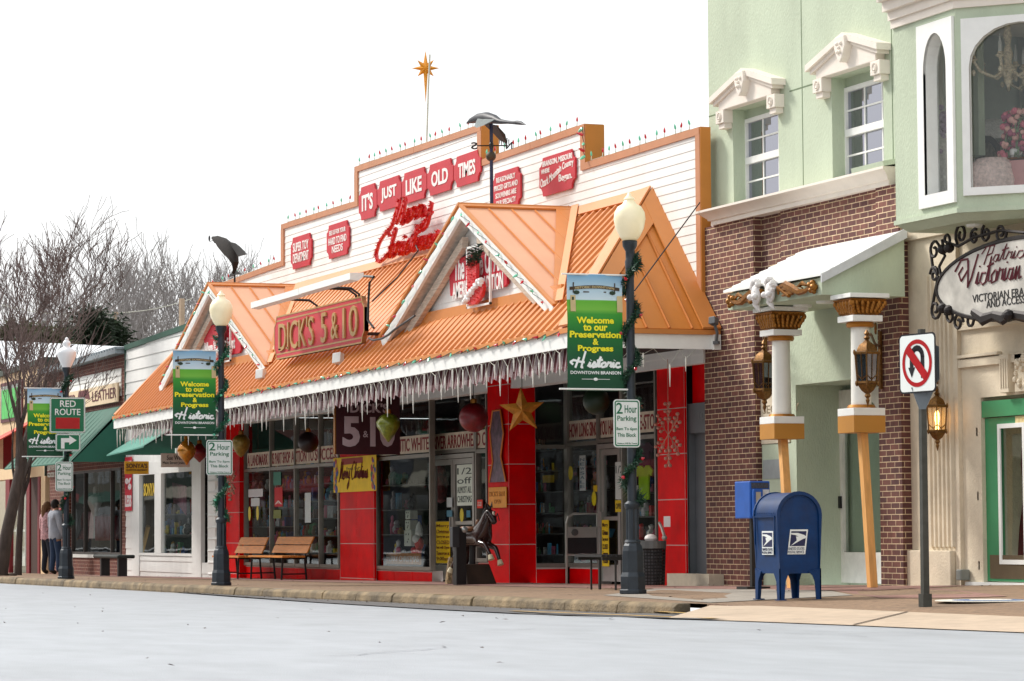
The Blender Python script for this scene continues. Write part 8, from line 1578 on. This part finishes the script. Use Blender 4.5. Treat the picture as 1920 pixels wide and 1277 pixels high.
rs = [(.14, .16), (.15, .17), (.12, .15), (.075, .11), (.07, .09), (.06, .07), (.04, .05), (.14, .16), (.12, .14), .06, .04, .028, .06, .04, .028, .07, .045, .028, .07, .045, .028]
hb = skin_mesh('horse_body', vs, es, rs, BAY, t)
m = MB()
for p, d in (((.50, .09, zc_-.34), (.03, 0, -.07)), ((.52, -.09, zc_-.26), (.03, 0, -.07)), ((-.55, .1, zc_-.46), (-.03, 0, -.06)), ((-.55, -.1, zc_-.46), (-.03, 0, -.06))): m = MB(); m.tube([p, tuple(Vector(p)+Vector(d))], [.036, .05], 8); m.build('hoof', mat('cream_hoof', (226, 214, 180), .4), t)
m = MB(); m.tube([(.40, 0, zc_+.43), (.33, 0, zc_+.47), (.25, 0, zc_+.38), (.14, 0, zc_+.24)], [.02, .035, .04, .02], 6); m.tube([(-.5, 0, zc_+.05), (-.66, 0, zc_-.08), (-.7, 0, zc_-.3)], [.04, .05, .01], 6); m.build('mane_and_tail', BLACK, t, smooth=True)
for s_ in (-1, 1): m = MB(); m.tube([(.35, s_*.045, zc_+.45), (.36, s_*.055, zc_+.54)], [.025, .004], 6); m.build('ear', BAY, t)
m = MB(); m.ball((.475, 0, zc_+.325), .03, 8, 6, (1, .8, 2.3)); m.build('blaze', mat('cream_blaze', (226, 208, 190), .4), t, smooth=True)
m = MB(); m.lathe([(.17, .1), (.19, .14), (.17, .17), (.1, .15), (.01, .14)], (-.1, 0, zc_), 12, sq=(1.1, 1)); m.ball((.05, 0, zc_+.22), .04, 8, 6, (1, 1, 1.4)); m.build('saddle', mat('tan_saddle_leather', (120, 76, 44), .5, var=.3), t, smooth=True)
for q in (((.33, .10, zc_+.2), (.48, .07, zc_+.36), (.56, .05, zc_+.25)), ((.33, -.10, zc_+.2), (.48, -.07, zc_+.36), (.56, -.05, zc_+.25))): m = MB(); m.tube(q, .008, 4); m.build('rein', BLACK, t)
for s_ in (-1, 1): m = MB(); m.ball((.41, s_*.065, zc_+.38), .016, 8, 6); m.build('eye', BLACK, t)
m = MB(); m.tube([(-.1, 0, zc_-.1), (-.12, 0, .25)], .05, 8); m.build('stand_post', BLACK, t)
RBX = mat('brown_ride_base', (60, 42, 30), .5, var=.3); m = MB(); a, b = xof(876, 15.6, 1080), xof(930, 15.6, 1080); zb_t = zof(900, 1057, 15.6); xm_ = (a+b)/2
Xb = xof(905, 15.8, 1080); q0, q1 = WX(876, 1080, Xb), WX(932, 1080, Xb); g2 = gz(Xb, 15.8); y0, y1 = float(q0[1]), float(q1[1]); z1 = float(WX(900, 1058, Xb)[2]); m.hull([(Xb, y0, g2), (Xb, y1, g2), (Xb-.06, y1-.1, z1), (Xb-.06, y0+.0, z1)], [(Xb-.7, y0, g2), (Xb-.7, y1, g2), (Xb-.66, y1-.1, z1), (Xb-.66, y0, z1)]); bo = m.build('ride_base', RBX, None, bevel=.01); tag(bo, 'slope sided brown wooden base box under the rocking horse', 'ride base')
Xp = Xb+.15; q0, q1 = WX(856, 1080, Xp), WX(875, 1080, Xp); y0, y1 = float(q0[1]), float(q1[1]); z1 = float(WX(865, 1000, Xp)[2]); zc2 = float(WX(865, 990, Xp)[2]); g3 = gz(Xp, y0); t = thing('coin_post', 'black coin post with round lamp beside the rocking horse', 'coin box', (Xp, (y0+y1)/2, g3)); m = MB(); m.box(Xp-.15, Xp, y0, y1, g3, zc2); m.build('pillar', BLACK, t, bevel=.006); m = MB(); m.box(Xp-.1, Xp+.03, y0-.07, y0+.04, float(WX(850, 1026, Xp)[2]), float(WX(850, 988, Xp)[2])); m.build('coin_box', mat('charcoal_box', (48, 50, 54), .4), t, bevel=.006); m = MB(side(Xp)); m.lathe([(.05, 0), (.048, .015), (.03, .03), (.001, .035)], (y1-.03, float(WX(870, 993, Xp)[2]), .005), 14); m.build('round_lamp', mat('silver_lens', (170, 172, 170), .15, .5), t, smooth=True)
c = GG(846, 1094); Xs = xof(846, 15.7, 1080); c = WX(846, 1094, Xs); g4 = gz(Xs, float(c[1])); m = MB(); m.lathe([(.10, 0), (.075, .2), (.05, .38), (.03, .42)], (Xs, float(c[1]), g4), 6); tag(m.build('sandbag_weight', mat('camouflage_fabric', (150, 126, 90), .8, var=.8, scale=22)), 'tan patterned cone weight on the ground left of the coin post', 'weight')
# ================================================================ people
SKIN = mat('skin', (190, 140, 112), .6, var=.05)
def person(px, pyb, pyt, y, label, coat, trouser, hair, heading, longhair=False, seed=0, lean=0.0):
    c = WY(px, pyb, y); X = float(c[0]); g_ = gz(X, y); H = float(WY(px, pyt, y)[2])-g_
    t = thing('person', label, 'person', (X, y, g_), local=True); t.rotation_euler = (0, 0, heading); k = H/1.78
    P_ = lambda *q: [tuple(v*k for v in p) for p in q]
    vs = P_((0, 0, .95), (0, 0, 1.12), (.01, 0, 1.30), (.01, 0, 1.46), (.02, 0, 1.56), (.03, 0, 1.66), (0, .1, .9), (.02, .11, .5), (-.03, .11, .09), (.10, .13, .04), (0, -.1, .9), (.04, -.13, .5), (.02, -.14, .09), (.15, -.16, .04),
             (0, .19, 1.42), (.02, .25, 1.15), (.14, .20, .98), (.20, .17, .93), (0, -.19, 1.42), (.02, -.25, 1.15), (.12, -.21, .95), (.18, -.19, .90))
    es = [(0, 1), (1, 2), (2, 3), (3, 4), (4, 5), (0, 6), (6, 7), (7, 8), (8, 9), (0, 10), (10, 11), (11, 12), (12, 13), (3, 14), (14, 15), (15, 16), (16, 17), (3, 18), (18, 19), (19, 20), (20, 21)]
    rs = [(.14*k, .11*k), (.13*k, .10*k), (.15*k, .11*k), (.14*k, .09*k), .052*k, .085*k, .09*k, .062*k, .045*k, .04*k, .09*k, .062*k, .045*k, .04*k, .062*k, .045*k, .034*k, .03*k, .062*k, .045*k, .034*k, .03*k]
    b = skin_mesh('body', vs, es, rs, SKIN, t); me = b.data
    # clothing: shells lifted off the body surface
    def shell(name, zlo, zhi, off, mt, extra=None, amax=9):
        bm = bmesh.new(); bm.from_mesh(me); bm.normal_update()
        dl = [f for f in bm.faces if not (zlo*k <= f.calc_center_median().z <= zhi*k and (extra is None or extra(f.calc_center_median())))]
        bmesh.ops.delete(bm, geom=dl, context='FACES'); 
        for v in bm.verts: v.co += v.normal*off
        m_ = bpy.data.meshes.new(name); bm.to_mesh(m_); bm.free(); m_.materials.clear(); m_.materials.append(mt); o = bpy.data.objects.new(name, m_); COL.objects.link(o); o.parent = t; return o
    shell('trousers', .10, .98, .018, trouser, lambda c: not (abs(c.y) > .155*k and c.z > .8*k)); shell('jacket', .86, 1.52, .035, coat, lambda c: c.x < .17*k); shell('shoes', -.1, .11, .012, mat('dark_shoes', (36, 28, 26), .6))
    m = MB(); hz = 1.67*k; m.ball((.0, 0, hz+.02), .108*k, 12, 8, (1.0, .88, 1.1))
    if longhair: m.tube([(-.05*k, 0, hz+.02), (-.09*k, 0, 1.55*k), (-.10*k, 0, 1.42*k)], [.09*k, .08*k, .05*k], 8)
    m.build('hair', hair, t, smooth=True)
    for s_ in (-1, 1):
        m = MB(); m.ball((.045*k, s_*.088*k, 1.655*k), .022*k, 6, 5, (.6, .5, 1.3)); m.build('ear', SKIN, t, smooth=True)
        wr = Vector((.20*k if s_ > 0 else .18*k, .17*k if s_ > 0 else -.19*k, .93*k if s_ > 0 else .90*k))
        for f_ in range(4): m = MB(); q = wr+Vector((.01, (f_-1.5)*.018*k, 0)); m.tube([tuple(q), tuple(q+Vector((.035, 0, -.03))*k), tuple(q+Vector((.045, 0, -.065-.008*(1.5-abs(f_-1.5))))*k)], [.010*k, .009*k, .007*k], 6); m.build('finger', SKIN, t, smooth=True)
        m = MB(); m.tube([tuple(wr+Vector((0, -s_*.03*k, 0))), tuple(wr+Vector((.03*k, -s_*.045*k, -.02*k)))], [.011*k, .008*k], 6); m.build('thumb', SKIN, t, smooth=True)
    m = MB(); m.ball((.105*k, 0, 1.655*k), .014*k, 6, 5, (1.3, .8, 1.4)); m.build('nose', SKIN, t, smooth=True); m = MB(); m.ball((.095*k, 0, 1.615*k), .012*k, 6, 4, (.5, 2, .5)); m.build('mouth', mat('lip', (150, 90, 84), .6), t)
    for s_ in (-1, 1): m = MB(); m.ball((.095*k, s_*.034*k, 1.68*k), .009*k, 6, 5); m.build('eye', BLACK, t)
    return t
person(103, 1066, 938, 15.9, 'man seen from behind in pale grey shirt and blue jeans, facing the shop', mat('pale_grey_shirt', (160, 164, 174), .8, var=.1, scale=12), mat('blue_denim', (38, 58, 88), .85, var=.2, scale=20), mat('dark_hair', (34, 26, 24), .8, var=.3, scale=60), math.radians(105))
person(88, 1063, 942, 16.2, 'woman in pink plaid shirt and dark leggings, half hidden behind the man', mat('plaid_shirt', (206, 160, 164), .8, var=.6, scale=26), mat('dark_leggings', (30, 36, 50), .8), mat('brown_blond_hair', (130, 92, 62), .8, var=.3, scale=60), math.radians(110), longhair=True)
# ================================================================ trees
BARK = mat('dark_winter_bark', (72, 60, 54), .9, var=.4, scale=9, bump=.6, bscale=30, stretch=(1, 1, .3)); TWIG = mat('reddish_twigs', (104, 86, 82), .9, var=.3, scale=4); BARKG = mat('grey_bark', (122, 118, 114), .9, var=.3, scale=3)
def branch(m, tw, p, d, L, r, depth, rr, spread=.5, up=.25, kids=(3, 4), minr=.006, seg=4, thin=.25):
    pts = [p]; rs = [r]; n = seg if depth > 1 else 3; q = p.copy(); dd = d.copy()
    for i in range(n):
        dd = (dd+Vector((rr.gauss(0, .13), rr.gauss(0, .13), rr.gauss(0, .09)+up*.12))).normalized(); q = q+dd*L/n; pts.append(q.copy()); rs.append(max(minr, r*(1-(1-thin)*(i+1)/n)))
    (m if r > .03 else tw).tube([tuple(v) for v in pts], rs, 6 if r > .05 else (4 if r > .02 else 3))
    if depth <= 0: return
    for k_ in range(rr.randint(*kids)):
        u = rr.uniform(.3, 1.0) if k_ else 1.0; i = min(n-1, int(u*n)); f = u*n-i; b = pts[i].lerp(pts[i+1], min(1, f)); ax = Vector((rr.gauss(0, 1), rr.gauss(0, 1), rr.gauss(0, .6))).normalized(); nd = (dd+ax*spread+Vector((0, 0, up))).normalized()
        branch(m, tw, b, nd, L*rr.uniform(.55, .8), max(minr, rs[i]*rr.uniform(.5, .72)), depth-1, rr, spread, up, kids, minr, seg, thin)
def bare_tree(label, loc, H, seed, depth=5, kids=(3, 4), trunks=1, group=None, r0=.16, bark=BARK, twig=TWIG, spread=.5, up=.25, minr=.006, name='bare_tree', dirs=None, tl=.28):
    rr = random.Random(seed); t = thing(name, label, 'tree', loc, group, local=True); m = MB(); tw = MB(); tr_ = MB()
    for i in range(trunks):
        d = Vector(dirs[i]).normalized() if dirs else Vector((rr.gauss(0, .1), rr.gauss(0, .1), 1)).normalized(); L = H*tl; tr_.tube([(0, 0, -.3), tuple(d*L*.33+Vector((0, 0, 0))), tuple(d*L)], [r0*1.3, r0*1.02, r0*.85], 9)
        for k_ in range(3 if trunks > 1 else 5): nd = (d+Vector((rr.gauss(0, .33), rr.gauss(0, .33), rr.uniform(0, .3)))).normalized(); branch(m, tw, d*L*(rr.uniform(.7, 1) if k_ else 1), nd, H*.26, r0*.62, depth, rr, spread, up, kids, minr)
    tr_.build('trunk', bark, t, smooth=True); m.build('limbs', bark, t, smooth=True, fixn=False); tw.build('twigs', twig, t, fixn=False, kind='stuff'); t['_h'] = float(np.percentile([v[2] for v in tw.v], 99.3)); return t
yt_ = 13.4; X = xof(-4, yt_, 1066); g_ = gz(X, yt_)
t = bare_tree('near leafless street tree with dense reddish twigs at the left edge', (X, yt_, g_), 6.5, 12, depth=5, kids=(3, 3), trunks=1, r0=.10, spread=.55, up=.2, minr=.0045, tl=.3, dirs=[(.05, .2, 1)]); s_ = 8.1/t['_h']; t.scale = (s_, s_, s_)
t = bare_tree('second smaller leafless tree just behind the near street tree at left edge', (X-2.2, yt_+.9, g_), 6.2, 31, depth=4, kids=(3, 4), trunks=1, r0=.07, spread=.5, up=.3, minr=.006, tl=.3, dirs=[(.0, .05, 1)]); s_ = 6.6/t['_h']; t.scale = (s_, s_, s_)
m = MB(); rr = random.Random(6)
for i in range(14): m.ball((X+rr.uniform(-.5, .6), yt_+rr.uniform(-.4, .4), g_+.01), rr.uniform(.05, .14), 7, 4, (1, 1, .35))
tag(m.build('tree_pit_soil', mat('dark_soil', (54, 38, 26), .95, var=.5, scale=30), kind='stuff'), None)
# hillside trees
protos = [None]*4; gp = 'bare trees on the hill behind the shops'; spots = []; rr = random.Random(77); k_ = 0
for (px, top, D) in ((60, 520, 150), (150, 505, 140), (185, 520, 165), (222, 500, 150), (250, 478, 135), (288, 470, 150), (322, 462, 140), (352, 472, 130), (385, 480, 150), (410, 490, 140), (205, 545, 120), (450, 500, 160), (500, 498, 165), (330, 500, 175), (270, 510, 185))[:13]:
    D += 28; d = _ray(px, top); s_ = D/np.linalg.norm(d[:2]); p = CAM+d*s_; zg_ = hill(p[0], p[1])-.3; H = float(p[2])-zg_; spots.append((float(p[0]), float(p[1]), zg_, H))
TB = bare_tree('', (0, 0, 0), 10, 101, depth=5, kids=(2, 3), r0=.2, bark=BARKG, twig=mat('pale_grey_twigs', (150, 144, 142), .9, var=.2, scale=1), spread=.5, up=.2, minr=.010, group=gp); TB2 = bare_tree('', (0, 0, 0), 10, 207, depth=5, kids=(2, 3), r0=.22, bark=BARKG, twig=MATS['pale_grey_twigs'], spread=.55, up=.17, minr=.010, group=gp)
words = ['tallest', 'broad', 'slender', 'forked', 'crooked', 'pale', 'dark', 'leaning', 'dense', 'open', 'small', 'distant', 'hazy', 'rear', 'high']
for i, (x, y, z, H) in enumerate(spots):
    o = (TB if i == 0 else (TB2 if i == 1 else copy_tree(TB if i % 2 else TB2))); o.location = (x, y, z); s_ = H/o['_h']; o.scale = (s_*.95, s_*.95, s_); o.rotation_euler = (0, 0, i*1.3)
    wh = ['at the far left behind the street tree', 'left of the farthest lamp globe', 'above the dark cedar', 'just right of the dark cedar', 'right above the utility pole', 'centre left of the hill', 'centre of the hill clump', 'centre right of the clump', 'nearest the left gable', 'behind the left gable', 'low beside the utility pole', 'behind the fish weathervane', 'behind the lowest parapet step', 'deep behind the hill clump', 'deep right behind the cedar'][i]
    tag(o, '%s bare grey hillside tree %s' % (words[i], wh), 'tree')
# evergreens: clumps of needle sprays through a conical volume
NEED = mat('dark_cedar_needles', (40, 56, 34), .8, var=.6, scale=2.5); NEED2 = mat('olive_cedar_needles', (74, 78, 40), .8, var=.5, scale=2.5)
def evergreen(label, px, top, D, W_, n, mt, seed, base_py=700):
    d = _ray(px, top); s_ = D/np.linalg.norm(d[:2]); p = CAM+d*s_; zg_ = hill(p[0], p[1])-.3; H = float(p[2])-zg_; t = thing('evergreen_tree', label, 'tree', (float(p[0]), float(p[1]), zg_), 'cedars behind the shops', local=True); rr = random.Random(seed); m = MB(); m.tube([(0, 0, 0), (0, 0, H*.9)], [.25, .05], 7); m.build('trunk', BARK, t); m = MB()
    cl = []
    for i in range(90): u = rr.random()**.8; a = rr.uniform(0, 6.28); r_ = W_*(1-u)**.7*math.sqrt(rr.uniform(.2, 1)); cl.append(Vector((r_*math.cos(a), r_*math.sin(a), H*(.12+.86*u))))
    for i in range(n):
        c = rr.choice(cl); q = c+Vector((rr.gauss(0, .35), rr.gauss(0, .35), rr.gauss(0, .22))); dd = Vector((q.x, q.y, rr.uniform(-.6, .5))).normalized()*rr.uniform(.15, .38); s2 = Vector((rr.gauss(0, 1), rr.gauss(0, 1), rr.gauss(0, 1))).normalized()*.07; m.add([tuple(q-s2), tuple(q+s2), tuple(q+dd)], [(0, 1, 2)])
    m.build('crown', mt, t, fixn=False); return t
evergreen('dark green cedar between the farthest lamp globe and the utility pole', 172, 574, 140, 2.2, 11000, NEED, 1); evergreen('dark green cedar just behind the utility pole', 206, 604, 142, 1.8, 8000, NEED, 2); evergreen('olive tinged cedar at left behind the street tree', 38, 600, 136, 3.2, 12000, NEED2, 3); evergreen('olive cedar left of the farthest lamp globe', 92, 618, 134, 2.5, 9000, NEED2, 4); evergreen('dark cedar behind the pale roof, lowest of the row', 138, 610, 143, 2.2, 8000, NEED, 5)
# scrub filling the foot of the hill
m = MB(); rr = random.Random(15)
for i in range(5000):
    px = rr.uniform(-20, 620); D = rr.uniform(140, 210); d = _ray(px, 640); s_ = D/np.linalg.norm(d[:2]); p = CAM+d*s_; z = hill(p[0], p[1])+rr.random()**2*5; a = rr.uniform(0, 6.28); L_ = rr.uniform(.3, 1.1); q = Vector((float(p[0]), float(p[1]), z)); e = Vector((math.cos(a)*.5, math.sin(a)*.5, rr.uniform(.3, 1))).normalized()*L_; m.add([tuple(q), tuple(q+Vector((.03, .03, 0))), tuple(q+e)], [(0, 1, 2)])
m.build('hillside_scrub', mat('scrub_twigs', (104, 90, 84), .9, var=.4, scale=.8), kind='stuff', fixn=False)
# utility poles with crossarms and wires
POLE = mat('bleached_pole_wood', (178, 154, 130), .85, var=.2)
def at(px, py, D): d = _ray(px, py); return CAM+d*(D/np.linalg.norm(d[:2]))
p = at(216, 585, 150); q = at(216, 700, 150); t = thing('utility_pole', 'bleached wooden utility pole with crossarm, lamp bracket and insulators behind the brick shop', 'utility pole', (float(q[0]), float(q[1]), 0)); m = MB(); m.tube([(float(q[0]), float(q[1]), 0), tuple(map(float, p))], [.13, .11], 8); m.build('pole', POLE, t)
a, b = at(160, 623, 149.4), at(218, 622, 149.4); m = MB(); m.tube([tuple(a), tuple(b)], .055, 4); m.build('crossarm', POLE, t); m = MB(); m.tube([tuple(at(182, 624, 149.3)), tuple(at(206, 650, 149.3))], .04, 4); m.build('brace', ALU, t); a2, b2 = at(212, 588, 149.4), at(222, 588, 149.4); m = MB(); m.tube([tuple(a2), tuple(b2)], .05, 4); m.build('top_arm', POLE, t)
for px in (164, 172, 180, 188, 196): m = MB(); c = at(px, 620, 149.4); m.lathe([(.04, 0), (.06, .08), (.03, .14)], tuple(map(float, c)), 6); m.build('insulator', STXT, t)
m = MB(); c = at(149, 628, 149.3); m.ball(tuple(map(float, c)), .22, 8, 6, (1, 1, .7)); m.tube([tuple(c), tuple(at(162, 623, 149.4))], .03, 4); m.build('flood_lamp', STXT, t)
for j, (qa, qb, sg) in enumerate((((-40, 560), (216, 587), 14), ((216, 587), (360, 560), 6), ((100, 600), (196, 590), 5))):
    m = MB(); m.tube([tuple(at(qa[0]+(qb[0]-qa[0])*i/10, qa[1]+(qb[1]-qa[1])*i/10+sg*math.sin(math.pi*i/10), 150)) for i in range(11)], .018, 3); tag(m.build('power_line', WIRE), ['pale sagging power line from left edge to the utility pole', 'pale power line from the utility pole toward the left gable', 'short pale cable left of the utility pole top'][j], 'wire', 'power lines')
p = at(341, 560, 120); q = at(341, 700, 120); m = MB(); m.tube([(float(q[0]), float(q[1]), 0), tuple(map(float, p))], [.16, .12], 6); tag(m.build('second_pole', POLE), 'distant grey utility pole among the bare trees', 'utility pole')
for o in bpy.data.objects:
    for k_ in ('_w', '_h'):
        if k_ in o: del o[k_]
